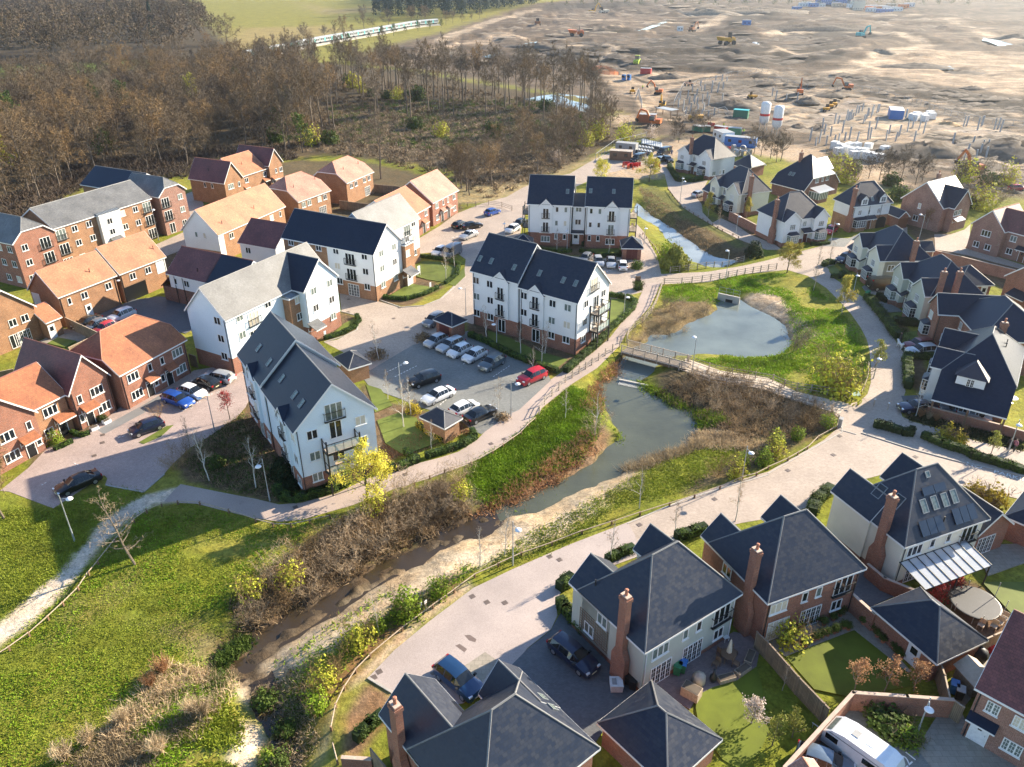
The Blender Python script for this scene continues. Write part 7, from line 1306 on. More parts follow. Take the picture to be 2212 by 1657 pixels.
for q in([(11,1350,650),(11,1450,600),(11,1600,610),(11,1735,650),(11,1690,750),(11,1640,785),(11,1480,760),(11,1340,720)],[(11,1150,900),(11,1330,795),(11,1555,830),(11,1300,925)],[(11,1665,800),(11,1760,700),(11,1800,650),(11,1808,730),(11,1720,815)],[(11,630,1255),(11,760,1140),(11,850,1095),(11,870,1150),(11,760,1225)],[(21,840,920),(21,1000,940),(21,1050,970),(21,1020,1020),(21,940,1095),(21,815,1190)],[(11,2000,1200),(11,2212,1270),(21,200,1370),(21,480,1450),(21,380,1530),(21,200,1470),(11,2212,1390),(11,2010,1280)],[(12,1045,320),(12,1240,250),(12,1390,300),(12,1440,420),(12,1600,500),(12,1280,620),(12,1120,520)],[(12,950,10),(12,1080,50),(12,1180,190),(12,1030,250)],[(21,230,480),(21,510,490),(21,500,525),(21,380,520)],[(21,600,500),(21,920,490),(21,920,545),(21,780,550)],[(2,1200,510),(2,1440,370),(2,1500,360),(2,1390,460),(2,1240,525)],[('B',60,1260),('B',130,1240),('B',220,1325),('B',120,1340)],[('B',180,1235),('B',270,1230),('B',360,1300),('B',270,1320)],[('C',790,1000),('C',1040,960),('C',1150,1060),('C',860,1095)],[('C',690,770),('C',860,760),('C',900,830),('C',800,860)],[('A',250,555),('A',330,530),('A',420,570),('A',330,600)],[(1,410,1310),(1,500,1260),(1,660,1290),(1,560,1345)],[(32,2150,1600),(33,1850,60),(33,2240,60),(33,2240,340),(33,2100,330)][1:]): P_('lawn',q,'lawn0',.042)
for q in([(1506,1502),(1542,1484),(1592,1470),(1634,1440),(1644,1470),(1654,1530),(1661,1580),(1640,1628),(1600,1665),(1560,1640),(1510,1570),(1503,1530)],[(33,150,704),(33,745,474),(33,1208,842),(33,1232,962),(33,700,1050),(33,400,985)]):
 P_('lawn',q,'lawn1',.018)
for q in([(13,1800,520),(13,1850,518),(13,1905,555),(13,1895,582),(13,1840,565)],[(13,1720,610),(13,1760,595),(13,1825,640),(13,1800,668)],[(13,1500,845),(13,1530,835),(13,1570,855),(13,1520,870)]): P_('wet_patch',q,'wet',.029,.002)
kerb([(11,1040,925),(11,1250,1000),(11,1450,985),(11,1600,925),(11,1720,820)],h=.09);kerb([(2,920,880),(2,1240,940),(2,1420,785)],h=.06);kerb([(32,810,430),(32,1250,570),(32,1700,690),(32,2212,800)],h=.1,w=.2);kerb([(32,620,400),(32,760,440)],h=.06);kerb([(11,590,1300),(11,760,1250),(11,870,1195),(11,900,1120),(11,870,1070),(11,735,1035)],h=.08);kerb([(13,970,890),(13,1170,1012)],h=.1,w=.2)
kerb([(32,640,360),(32,640,420),(32,0,780)],w=.16,h=.05);kerb([(22,2212,790),(22,1500,1000),(22,1000,1210)],w=.16,h=.05)
def lines(name,L,w=.1,mat='white_upvc',z=.03):
 m=MB()
 for a,b in L:
  A=px(a);B=px(b);d=B-A;n=d.length;d.normalize();nn=Vector((-d.y,d.x,0));m.obox((A+B)/2,d,nn,n/2,w/2,z-.05,z)
 return tag(m.build(name,mat),kind='structure')
def dash(a,b,n): return [((a[0],a[1]+(b[1]-a[1])*i/n,a[2]+(b[2]-a[2])*i/n),(a[0],a[1]+(b[1]-a[1])*(i+.55)/n,a[2]+(b[2]-a[2])*(i+.55)/n)) for i in range(n)]
LN=[]
for a,b,n in(((11,2050,1600),(11,2200,1500),7),((11,1200,1600),(11,1400,1500),8),((11,1130,1560),(11,1320,1470),8),((11,1560,1230),(11,1440,1310),5),((11,1680,1290),(11,1560,1370),5),((11,1790,1350),(11,1660,1440),5),((11,1900,1400),(11,1780,1500),5),((12,1590,185),(12,1740,60),7),((12,1880,280),(12,1970,200),5),((12,1420,160),(12,1500,190),3),((2,1020,470),(2,1090,450),2),((2,1570,240),(2,1620,220),2),((2,1640,200),(2,1680,180),2),((2,1700,170),(2,1740,155),2),((2,1800,105),(2,1845,85),2),((2,640,690),(2,690,710),2),((2,360,880),(2,410,850),2),((11,1690,400),(11,1800,370),3),((21,820,690),(21,900,660),4)): LN+=dash(a,b,n)
lines('road_markings',LN,.09,z=.04);lines('road_markings',[((32,1710,685),(32,2260,815))],.1)
def text(name,s,size,p,ang_to,mat='white_upvc',z=.035,parent=None):
 c=bpy.data.curves.new(name,'FONT');c.body=s;c.size=size;c.extrude=.002;c.align_x='CENTER';c.align_y='CENTER';c.materials.append(M[mat]);o=bpy.data.objects.new(name,c);COL.objects.link(o);bpy.context.view_layer.update();me=bpy.data.meshes.new_from_object(o.evaluated_get(bpy.context.evaluated_depsgraph_get()));bpy.data.objects.remove(o);o=link(name,me)
 if p is not None:
  a=px(p);b=px(ang_to);o.location=(a.x,a.y,z);o.rotation_euler=(0,0,math.atan2(b.y-a.y,b.x-a.x))
 return o
tag(text('road_lettering','NO    PARKING',1.0,(32,2015,778),(32,2120,808)),kind='structure');tag(text('road_lettering','221',1.1,(33,1198,1603),(33,1232,1572)),kind='structure')
tag(text('road_lettering','21',.5,(2,1655,212),(2,1690,195),z=.03),kind='structure');tag(text('road_lettering','17',.5,(2,1885,78),(2,1920,62),z=.03),kind='structure')
def heightto(b,t,lo=3.6,hi=6.6):
 B=px(b);d=ray(t);tt=(B.y)/d.y;return min(max(H+d.z*tt,lo),hi)
_pl=MB().tube((0,0,-.2),(0,0,1.4),.085,.075,8).tube((0,0,1.4),(0,0,5.),.055,.045,8).mesh('pole','galv');_ar=MB().path([(0,0,4.55),(.35,0,4.7),(.8,0,4.72)],[.03,.028,.025],6).mesh('arm','galv')
_hd=MB().lathe([(.05,.16),(.17,.13),(.30,.03),(.33,-.03),(.28,-.07),(.1,-.1),(.04,-.1)],14,(.95,0,4.72)).mesh('lamp_head','lamp_white',True)
for lb,b,t,hd in(
('street lamp on the dark lawn below the parked black coupe',(2,645,1360),(2,510,965),(2,620,1045)),('street lamp in the shaded bed left of the balcony gable',(12,120,1015),(12,50,650),(12,20,760)),('street lamp between the dark red tree and the court',(2,1855,412),(2,1785,110),(2,1745,130)),('street lamp among the parked cars near the near bin store',(867,861),(11,1232,1475),(11,1285,1505)),('street lamp behind the hedge next to the dark hatchback',(11,2080,1342),(11,2075,1110),(11,2030,1140)),('street lamp on the path edge beside the black saloon',(1104,899),(1104,820),(1116,834)),('street lamp at the corner of the white and brick L-shaped flats',(11,1040,925),(11,1018,655),(11,985,672)),('street lamp against the left end of the car park flats',(11,1815,1065),(11,1812,830),(11,1768,826)),('street lamp on the lawn hedge right of the steel balconies',(21,965,1085),(21,985,880),(21,1040,905)),('street lamp behind the wooden footbridge',(21,1555,1562),(21,1600,1260),(21,1572,1280)),('street lamp on the culvert road beside the rail fence',(21,1845,760),(21,1880,510),(21,1850,525)),('street lamp beside the far bin store path',(21,1140,450),(21,1155,330),(21,1200,358)),('street lamp in front of the far flats entrance',(21,475,510),(21,482,310),(21,470,335)),('street lamp on the verge opposite the first cream house',('A',240,856),('A',262,590),('A',305,628)),('street lamp by the walled garden of the weatherboarded house',('A',852,1172),('A',880,955),('A',920,970)),('street lamp beside the red car and dormer house',('B',95,1010),('B',150,760),('B',192,785)),('street lamp at the turning by the tall brick gable',('B',1060,960),('B',1140,680),('B',1103,712)),('street lamp behind the tall golden tree',('C',345,545),('C',378,400),('C',428,460)),('street lamp beside the large lime green bush',('C',565,1480),('C',588,1265),('C',665,1305)),('street lamp on the verge of the near road below the pond',(22,1985,832),(22,2040,540),(22,2088,595)),('street lamp by the rail in the middle of the near road',(22,8,1570),(22,6,1190),(22,58,1298)),('street lamp beside the two walkers',(32,2072,596),(32,2212,310),(32,2178,400)),('street lamp leaning over the caravan yard hedge',(33,1280,1385),(33,1405,1050),(33,1418,1042)),('street lamp at the corner of the first white house hedge',(20,1463,1655),(20,1472,1570),(20,1505,1590)),('street lamp above the upper parking bays',(1090,516),(11,2148,340),(11,2100,385)),('street lamp before the white entrance tower of the brick flats',(1,1372,418),(1,1310,150),(1,1352,195)),('street lamp on the wall line between the two coach houses',(1,1065,945),(1,985,735),(1,1010,735))):
 B=px(b);k=heightto(b,t)/5.;q=px(hd,4.5);a=math.atan2(q.y-B.y,q.x-B.x)
 o=thing('street_lamp',lb,'street lamp',(B.x,B.y,gz(B.x,B.y)),a,'street lamps');o.scale=(1,1,k);link('pole',_pl,o);link('arm',_ar,o);h_=link('lamp_head',_hd,o)
def seglist(ps,step):
 P=[gp(p) for p in ps];out=[P[0]]
 for a,b in zip(P,P[1:]):
  n=max(1,round((b-a).length/step))
  for i in range(1,n+1): q=a.lerp(b,i/n);q.z=gz(q.x,q.y);out.append(q)
 return out
_kp=MB().add([(-.07,-.07,-.3),(.07,-.07,-.3),(.07,.07,-.3),(-.07,.07,-.3),(-.07,-.07,.46),(.07,-.07,.46),(.07,.07,.52),(-.07,.07,.52)],[(4,5,6,7),(0,1,5,4),(1,2,6,5),(2,3,7,6),(3,0,4,7)]).mesh('post','wood_brown');_fp=MB().box(-.06,.06,-.06,.06,-.3,1.2).mesh('post','wood_grey')
def railfence(label,ps,step=2.3,kind='knee',name=None,mat=None,group=None):
 Q=seglist(ps,step);t=thing(name or('knee_rail_fence' if kind=='knee' else 'post_and_rail_fence'),label,'fence',Q[0],0,group or('timber rail fences'))
 m=MB();g=random.Random(len(Q))
 for i,q in enumerate(Q):
  a=Q[min(i+1,len(Q)-1)]-Q[max(i-1,0)];o=link('post',_kp if kind=='knee' else _fp,t);o.location=q-Q[0];o.rotation_euler=(0,0,math.atan2(a.y,a.x))
 for a,b in zip(Q,Q[1:]):
  a=a-Q[0];b=b-Q[0]
  for z in((.44,) if kind=='knee' else (.35,.72,1.08)):
   w=.05 if kind=='knee' else .04;j=lambda:g.uniform(-.03,.03);m.tube(a+Vector((0,0,z+j())),b+Vector((0,0,z+j())),w,w,6)
 m.build('rail',mat or('wood_pale' if kind=='knee' else 'wood_grey'),t)
railfence('low knee rail curving along the near road from the sandy bend to the pond',[(13,650,1330),(13,690,1140),(13,765,990),(13,865,840),(13,990,710),(13,1265,480),(13,1530,285),(13,1890,20),(22,80,1490),(22,345,1400),(22,605,1300),(22,860,1220),(22,1105,1140),(22,1360,1060),(22,1575,990),(22,1795,915),(22,1985,835),(22,2110,800),(32,0,745),(32,170,670),(32,340,570),(32,430,480),(32,590,395)],2.5)
railfence('lone knee rail piece at the foot of the picture',[(13,665,1470),(13,705,1625)],2.5)
railfence('low knee rail between dirt path and near left lawn',[(3,-40,730),(3,85,650),(3,255,525),(3,420,385),(3,550,265),(3,680,130),(2,770,1657),(2,850,1560),(2,1000,1370),(2,1160,1200),(2,1270,1120),(2,1400,1065),(2,1540,1045),(2,1730,1052),(2,1980,1118),(2,2212,1198),(12,150,1238),(12,305,1240),(12,465,1208),(12,640,1165)],2.5)
railfence('low knee rail on the lush bank beside the tarmac path',[(12,1190,965),(12,1370,880),(12,1630,772),(12,1860,705),(12,2045,610),(22,10,492),(22,80,440),(22,140,375),(22,200,322)],2.4)
railfence('three rail fence along the footpath up to the footbridge',[(22,235,270),(22,280,180),(22,345,110),(22,405,62),(21,460,1650),(21,580,1572),(21,690,1500),(21,805,1418),(21,930,1345)],1.9,'post')
railfence('three rail fence between footbridge and culvert road',[(21,990,1290),(21,1008,1230),(21,1062,1172),(21,1130,1130),(21,1200,1055),(21,1245,970),(21,1290,840),(21,1305,790)],1.9,'post')
railfence('three rail fence on the pond side of the culvert road',[(21,1315,800),(21,1465,797),(21,1640,777),(21,1790,757),(21,1940,727),(21,2080,702),(31,0,680),(31,70,672)],2.1,'post');railfence('three rail fence on the stream side of the culvert road',[(21,1365,702),(21,1525,682),(21,1675,657),(21,1815,632),(21,1935,604),(21,2005,580)],2.1,'post')
railfence('three rail fence on the lawn side of the boardwalk',[(21,1525,1475),(21,1700,1540),(21,1900,1590),(21,2100,1620),(31,40,1640),(32,140,30),(32,250,58),(32,370,72),(32,510,95),(32,640,112),(32,700,150)],2.3,'post');railfence('three rail fence on the shrub side of the boardwalk',[(21,1440,1545),(21,1700,1650),(32,-60,60),(32,85,100),(32,200,150),(32,320,190),(32,550,250),(32,545,300),(32,600,340)],2.3,'post')
railfence('knee rail along the lane above the north stream bank',[('A',110,690),('A',185,790),('A',250,860),('A',440,990),('A',600,1080),('A',705,1140),('A',820,1190),('A',880,1222)],2.4);railfence('knee rail beside the path right of the far bin store',[(21,1130,370),(21,1190,440),(21,1240,500),(21,1270,560),(21,1295,620)],2.2);railfence('rail fence behind the blue hatchback at the clearing',[(11,1762,140),(11,1900,128),(11,2010,118),(11,2125,135),(11,2212,165)],2.4,'post')
railfence('knee rail along the lane beside the large lime bush',[('C',510,1330),('C',500,1480),('C',460,1590),('C',430,1650)],2.2)
P_('boardwalk',[(21,1500,1440),(21,1800,1545),(21,2212,1610),(32,250,72),(32,540,140),(32,700,170),(32,620,260),(32,540,240),(32,200,140),(32,0,60),(21,1800,1630),(21,1480,1545)],'path_dirt',.02)
def bridge():
 a=px((21,945,1392),.15);b=px((21,1500,1538),.15);d=(b-a);L=d.length;d.normalize();n=Vector((-d.y,d.x,0));W_=2.1
 t=thing('wooden_footbridge','grey timber footbridge with upright balusters between the two ponds','footbridge',a,math.atan2(d.y,d.x))
 m=MB();k=int(L/.16)
 for i in range(k): x=L*i/k;m.box(x,x+L/k-.02,-.05,W_,.05,.12)
 m.build('deck','wood_grey',t);m=MB()
 for y in(.05,W_/2,W_-.15): m.box(0,L,y,y+.14,-.35,.048)
 m.build('beam','wood_brown',t)
 for y in(0,W_):
  m=MB();m.box(0,L,y-.05,y+.05,1.12,1.2);m.box(0,L,y-.03,y+.03,.25,.32)
  for i in range(int(L/.13)+1): x=i*.13;m.box(x-.018,x+.018,y-.02,y+.02,.25,1.12)
  for i in range(int(L/1.8)+1): x=min(i*1.8,L);m.box(x-.06,x+.06,y-.06,y+.06,-.3,1.28)
  m.build('railing','wood_grey',t)
bridge()
def gob(name,label,cat,p,to=None,z=None,group=None):
 q=px(p) if len(p)<4 else Vector(p);rz=0
 if to: r=px(to);rz=math.atan2(r.y-q.y,r.x-q.x)
 return thing(name,label,cat,(q.x,q.y,gz(q.x,q.y) if z is None else z),rz,group)
t=gob('weir_grille','slatted grey weir grille in the channel below the footbridge','weir',(21,930,1595),(21,1050,1620),-1.05);m=MB()
for i in range(22): m.box(i*.17,i*.17+.07,-.5,.5,.0,.12)
m.build('grille','mesh_grey',t);MB().box(-.2,3.9,.45,.75,-.6,.3).build('sill','concrete',t)
t=gob('culvert_headwall','concrete culvert mouth with handrail at the head of the upper pond','culvert',(21,1795,900),(21,1910,925),-1.);MB().box(-.5,3.2,.5,.8,-.6,1.2).build('wall','concrete',t);MB().box(.9,2.1,.47,.51,-.5,.5).build('opening','door_black',t);m=MB()
for x in(-.4,.8,2,3.1): m.tube((x,.65,1.2),(x,.65,2.3),.03,.03,6)
for z in(1.7,2.3): m.tube((-.4,.65,z),(3.1,.65,z),.025,.025,6)
m.build('handrail','galv',t)
tag(MB().box(-1.1,1.1,-.6,.6,-.2,.12).build('concrete_slab','concrete'),'pale concrete slab on the upper pond bank','slab');o=COL.objects['concrete_slab'];q=gp((21,1490,1132));o.location=q;o.rotation_euler=(0,0,-.4)
def wall(name,label,cat,ps,ht,mat='brick_red',cop='coping',w=.22,group='garden walls',posts=None,top=True):
 P=[px(p,ht if top else 0) for p in ps];t=thing(name,label,cat,(P[0].x,P[0].y,0),0,group);m=MB();c=MB();pp=[]
 for a,b in zip(P,P[1:]):
  a=Vector((a.x-P[0].x,a.y-P[0].y,0));b=Vector((b.x-P[0].x,b.y-P[0].y,0));d=b-a;L=d.length;d.normalize();n=Vector((-d.y,d.x,0));m.obox((a+b)/2,d,n,L/2+w*.45,w/2,-.3,ht-.06);c.obox((a+b)/2,d,n,L/2+w*.5,w/2+.03,ht-.058,ht)
  if posts:
   for i in range(int(L/posts)+1): q=a+d*min(i*posts,L);pp.append(q)
 m.build('wall' if 'brick' in mat else 'panel',mat,t);c.build('coping' if 'brick' in mat else 'cap',cop,t)
 for q in pp: o=MB().box(-.06,.06,-.06,.06,-.3,ht+.05).build('post','wood_fence',t);o.location=q
 return t
nF=Nd('fence_boards');_b=nF.brick(nF.uv(),(.30,.22,.14),(.22,.165,.11),(.08,.06,.04),.12,3.,.012,0);nF.base(nF.mul(_b.outputs[0],nF.rng(nF.noise(nF.uv(),1.2,3),.3,.7,.75,1.2)));nF.set(Roughness=.85)
wall('garden_wall','long red brick wall angled round the caravan yard','wall',[(33,150,1655),(33,740,1010),(33,1205,1042),(33,1600,1072)],1.9);wall('garden_wall','low red brick wall in front of the half timbered carport','wall',[('D',828,1345),('D',1875,1612),('D',2250,1720)],1.3)
wall('garden_wall','red brick wall between brick house and side door garage','wall',[(33,735,160),(33,925,330)],1.9);wall('garden_wall','red brick wall beside the glass veranda yard','wall',[(32,870,1560),(33,1010,20),(33,1265,125)],1.5);wall('garden_wall','brick wall round the walled garden of the weatherboarded house','wall',[('A',790,925),('A',1075,1070)],1.8);wall('garden_wall','long brick boundary wall behind the cream and grey green houses','wall',[('B',1240,1075),('B',1520,1140),('B',2110,1285)],1.9,'brick_pink');wall('garden_wall','short orange brick wall by the near brick house','wall',[(13,748,1570),(13,985,1585)],.9)
wall('timber_fence','long grey board fence between the two back lawns','fence',[(23,2120,490),(33,0,575),(33,270,880),(33,530,1150)],1.8,'fence_boards','wood_fence',.06,'timber board fences',2.6);wall('timber_fence','pale capped board fence behind the trampoline','fence',[(33,1490,742),(33,1760,605),(33,2105,450)],1.8,'fence_boards','wood_pale',.06,'timber board fences',2.6);wall('timber_fence','pale capped board fence beside the wooden playhouse','fence',[(33,1490,742),(33,1530,860),(33,1572,1050)],1.8,'fence_boards','wood_pale',.06,'timber board fences',2.4)
wall('timber_fence','board fence between patio and shaded back yard','fence',[(1,562,1085),(1,840,1212)],1.8,'fence_boards','wood_pale',.06,'timber board fences',2.4);wall('timber_fence','board fence before the rust roofed house garden','fence',[(1,590,1345),(1,760,1265)],1.8,'fence_boards','wood_pale',.06,'timber board fences',2.4);wall('timber_fence','board fence at the left edge behind the gables','fence',[(1,-40,1560),(1,110,1530)],1.8,'fence_boards','wood_pale',.06,'timber board fences',2.4);wall('timber_fence','pale timber gate between the two red brick houses','gate',[(2,1008,95),(2,1075,90)],1.8,'fence_boards','wood_pale',.06,'timber board fences');wall('timber_fence','board fence beside the salmon roofed detached house','fence',[(10,1020,1592),(10,1240,1612)],1.8,'fence_boards','wood_fence',.06,'timber board fences',2.4);wall('timber_fence','board fence round the gardens behind the grey roofed wing','fence',[(11,720,75),(11,985,108)],1.8,'fence_boards','wood_fence',.06,'timber board fences',2.4);wall('timber_fence','grey board fence beside the pale white L-shaped flats','fence',[(1,1630,1400),(1,1690,1420)],1.8,'fence_boards','wood_fence',.06,'timber board fences');wall('timber_fence','board fence leaning from the near brick house corner','fence',[(13,990,1500),(13,1120,1657)],1.8,'fence_boards','wood_fence',.06,'timber board fences',2.4);wall('timber_gate','timber gate in the red brick caravan wall','gate',[(33,1610,1078),(33,1700,1140)],1.8,'fence_boards','wood_pale',.06,'timber board fences')
t=gob('information_board','green information board on two legs at the boardwalk end','sign',(32,745,150),(32,800,135));m=MB();m.box(-.5,-.44,-.03,.03,0,1.);m.box(.44,.5,-.03,.03,0,1.);m.build('frame','black_metal',t);MB().add([(-.6,-.3,.85),(.6,-.3,.85),(.6,.25,1.2),(-.6,.25,1.2),(-.6,-.3,.81),(.6,-.3,.81),(.6,.25,1.16),(-.6,.25,1.16)],[(0,1,2,3),(7,6,5,4),(0,4,5,1),(2,6,7,3)]).build('panel','sgreen',t)
t=gob('service_cabinet','pale grey service cabinet at the end of the rail fence','cabinet',(32,618,372),(32,640,330));MB().box(-.3,.3,-.2,.2,0,1.15).box(-.34,.34,-.24,.24,1.151,1.2).build('body','cgrey',t);MB().box(-.27,-.01,-.215,-.2,.1,1.05).box(.01,.27,-.215,-.2,.1,1.05).build('door','mesh_grey',t)
_bo=MB().tube((0,0,0),(0,0,.95),.05,.05,8).mesh('post','wood_pale');_bc=MB().lathe([(.05,.95),(.11,.97),(.11,1.03),(.03,1.08)],10).mesh('cap','lamp_white')
for p,l in(((32,912,195),'white capped bollard on the left of the lane mouth'),((32,1032,228),'white capped bollard on the right of the lane mouth')):
 t=gob('bollard',l,'bollard',p,group='white capped bollards');link('post',_bo,t);link('cap',_bc,t)
for p,l,s in(((11,1410,725),'tall white notice board on the little lawn','sign'),((11,1508,835),'small white notice board by the dwarf hedge','sign'),((11,600,1262),'small white sign at the corner garden','sign')):
 t=gob('notice_board',l,s,p,(p[0],p[1]+40,p[2]-18));k=.6 if 'small' in l else 1.;MB().box(-.35*k,-.3*k,-.03,.03,0,1.9*k).box(.3*k,.35*k,-.03,.03,0,1.9*k).build('post','white_upvc',t);MB().box(-.3*k,.3*k,-.02,.02,.6*k,1.9*k).build('panel','lamp_white',t)
t=gob('notice_post','brown timber notice post in the planted island','sign',(21,1082,830));MB().box(-.45,.45,-.08,.08,.8,2.1).build('board','wood_brown',t);MB().box(-.45,-.35,-.06,.06,0,.8).box(.35,.45,-.06,.06,0,.8).build('post','wood_brown',t)
t=gob('park_bench','wooden bench on the path right of the far bin store','bench',(21,1300,590),(21,1310,640));MB().box(-.8,.8,-.25,.25,.42,.47).build('seat','wood_brown',t);MB().box(-.8,.8,.22,.28,.5,.9).build('backrest','wood_brown',t);MB().box(-.7,-.62,-.2,.2,0,.42).build('leg','wood_brown',t);MB().box(.62,.7,-.2,.2,0,.42).build('leg','wood_brown',t)
for p,l in(((13,1425,330),'left white topped stake behind the near rail'),((13,1470,310),'right white topped stake behind the near rail')):
 t=gob('marker_stake',l,'stake',p,(13,1480,300),group='white topped stakes');MB().box(-.04,.04,-.04,.04,0,1.1).build('post','wood_pale',t);MB().box(-.15,.15,-.03,.03,.95,1.25).build('panel','lamp_white',t)
_dc=MB().box(-.24,.24,-.24,.24,-.1,.034).mesh('drain_cover','iron')
for p in((13,1065,835),(13,1018,885),(13,1868,185),(13,1995,235),(13,2150,240),(22,1750,1000),(22,325,1498),(22,1100,1222),(22,410,1525),(32,172,752),(32,565,618),(32,618,455),(32,1275,635),(2,888,445),(2,885,512),(11,800,930),(11,1240,1002),(11,1190,1095),(11,795,1040),(12,1290,785),(12,2030,522),(12,2145,482),(12,340,1070),(21,1235,615),(12,1370,152),(2,815,625)):
 q=px(p);o=link('drain_cover',_dc);o.location=(q.x,q.y,.004);o.rotation_euler=(0,0,.6);tag(o,'dark square iron cover let into the paving','drain cover','iron covers in the paving')
CT=dict(
hatch=(3.95,1.74,1.47,[(0,.62,.6,.75,0),(.02,.93,.9,.80,0),(.05,1.0,.93,.78,0),(.17,1.40,.93,.66,1),(.35,1.47,.92,.66,1),(.52,1.46,.91,.66,1),(.60,1.40,.90,.66,1),(.77,.97,.89,.70,0),(.9,.86,.8,.72,0),(.975,.70,.66,.70,0),(1,.5,.48,.62,0)]),
estate=(4.6,1.80,1.46,[(0,.62,.6,.75,0),(.015,.95,.9,.82,0),(.04,1.02,.93,.80,0),(.10,1.38,.93,.66,1),(.3,1.45,.92,.67,1),(.52,1.45,.91,.67,1),(.59,1.39,.90,.66,1),(.73,.97,.89,.72,0),(.88,.86,.8,.74,0),(.975,.70,.66,.70,0),(1,.5,.48,.62,0)]),
suv=(4.35,1.84,1.62,[(0,.7,.68,.77,0),(.015,1.05,1.0,.83,0),(.04,1.12,1.03,.80,0),(.12,1.54,1.03,.68,1),(.33,1.62,1.02,.69,1),(.52,1.61,1.01,.69,1),(.6,1.54,1.0,.68,1),(.74,1.1,.99,.74,0),(.9,1.0,.92,.76,0),(.975,.82,.78,.74,0),(1,.55,.53,.66,0)]),
saloon=(4.6,1.80,1.42,[(0,.65,.62,.75,0),(.015,.93,.88,.80,0),(.13,.98,.90,.76,0),(.27,1.34,.90,.62,1),(.40,1.41,.89,.63,1),(.52,1.40,.89,.63,1),(.58,1.35,.88,.63,1),(.73,.95,.87,.70,0),(.88,.85,.79,.74,0),(.975,.68,.64,.70,0),(1,.48,.46,.62,0)]),
van=(5.2,1.95,2.0,[(0,.9,.88,.9,0),(.01,1.9,1.15,.82,0),(.1,1.98,1.15,.82,0),(.3,2.0,1.15,.82,0),(.55,2.0,1.14,.82,0),(.68,1.92,1.12,.8,1),(.74,1.85,1.1,.78,1),(.86,1.2,1.08,.80,0),(.95,1.05,.95,.8,0),(.985,.8,.78,.78,0),(1,.55,.53,.7,0)]))
def carmesh(L,Wd,S,lift=.2):
 B=MB();G=MB();hw=Wd/2;rings=[]
 for x,zt,zb,tw,g in S:
  e=1-.16*max(0,abs(x-.5)*2-.8)/.2;w=hw*e;X=(x-.5)*L
  rings.append([(X,w*.90,lift),(X,w*.98,lift+.18),(X,w,min(.62,zb)),(X,w*.97,zb),(X,hw*tw*e,zt-.035 if g else zt-.02),(X,hw*tw*.72*e,zt+.0),(X,0,zt+.015)])
 for sy in(1,-1):
  o=len(B.v)
  for r in rings: B.v.extend([(x,y*sy,z) for x,y,z in r])
  n=len(rings[0])
  for i in range(len(rings)-1):
   for k in range(n-1):
    a=o+i*n+k;f=(a,a+n,a+n+1,a+1) if sy<0 else (a,a+1,a+n+1,a+n)
    g0,g1=S[i][4],S[i+1][4];up=S[i+1][1]-S[i][1]
    glass=(k==3 and (g0 or g1) and (S[i][0]<.85)) or (k>=4 and abs(up)>.25 and (g0!=g1))
    if glass:
     q=[Vector(B.v[j]) for j in f];c=sum(q,Vector())/4;G.add([tuple(c+(v-c)*(.90 if k==3 else 1.)+Vector((0,0,0))) for v in q],[(0,1,2,3)])
     if k==3: B.f.append(f)
    else: B.f.append(f)
  B.f.append(tuple(o+k for k in range(n))[::1 if sy>0 else -1]);B.f.append(tuple(o+(len(rings)-1)*n+k for k in range(n))[::-1 if sy>0 else 1])
 for i,(f) in enumerate(G.f):
  q=[Vector(G.v[j]) for j in f];nn=(q[1]-q[0]).cross(q[2]-q[0]).normalized();c=sum(q,Vector())/4
  if nn.dot(c-Vector((0,0,.8)))<0: nn=-nn
  for j in f: G.v[j]=tuple(Vector(G.v[j])+nn*.012)
 B.box(-L*.46,L*.46,-hw*.86,hw*.86,lift-.02,lift+.1)
 return B,G
_ty=MB();_ty.tube((0,-.11,0),(0,.11,0),.32,.32,14);TY=_ty.mesh('tyre','rubber');_ri=MB();_ri.tube((0,-.118,0),(0,.118,0),.21,.21,12);RI=_ri.mesh('rim','rim')
_cm={}
def car(kind,color,label,fr,re,cat='car',z=.65,group='parked cars',sc=1.):
 L,Wd,Hh,S=CT[kind]
 if kind not in _cm:
  B,G=carmesh(L,Wd,S);bm=B.mesh('body','paint_white');bm.shade_smooth();bm.set_sharp_from_angle(angle=math.radians(38));hl=MB();hl.box(L*.455,L*.492,-.17,.17,-.07,.07);tl=MB();tl.box(-L*.496,-L*.47,-.13,.13,-.1,.1);pl=MB();pl.box(-.01,.01,-.26,.26,-.055,.055);mi=MB();mi.box(-.1,.1,-.09,.09,-.06,.06)
  _cm[kind]=(bm,G.mesh('window','car_glass'),hl.mesh('headlight','head_glass'),tl.mesh('taillight','tail_red'),pl.mesh('number_plate','plate'),mi.mesh('mirror','black_plastic'))
 bm,g,hl,tl,pl,mi=_cm[kind]
 a=px(re,z);b=px(fr,z);c=(a+b)/2;o=thing(('van' if kind=='van' else 'parked_car'),label,cat,(c.x,c.y,max(gz(c.x,c.y),0)+.02),math.atan2(b.y-a.y,b.x-a.x),group);o.scale=(sc,)*3
 k=bm.name+color
 if k not in _cm: m2=bm.copy();m2.materials[0]=M['paint_'+color];_cm[k]=m2
 link('body',_cm[k],o);link('window',g,o)
 for x in(-.31,.31):
  for y in(-1,1): w=link('wheel',TY,o);w.location=(x*L,y*(Wd/2-.12),.32);link('rim',RI,w)
 zs=S[-2][1]-.06
 for y in(-1,1):
  h=link('headlight',hl,o);h.location=(0,y*Wd*.34,zs);t=link('taillight',tl,o);t.location=(0,y*Wd*.40,S[1][1]-.12);i=link('mirror',mi,o);i.location=(L*.2,y*(Wd/2+.06),S[6][2]+.05)
 for x,zz in((-.502,.55),(.502,.42)): p=link('number_plate',pl,o);p.location=(x*L,0,zz)
 return o
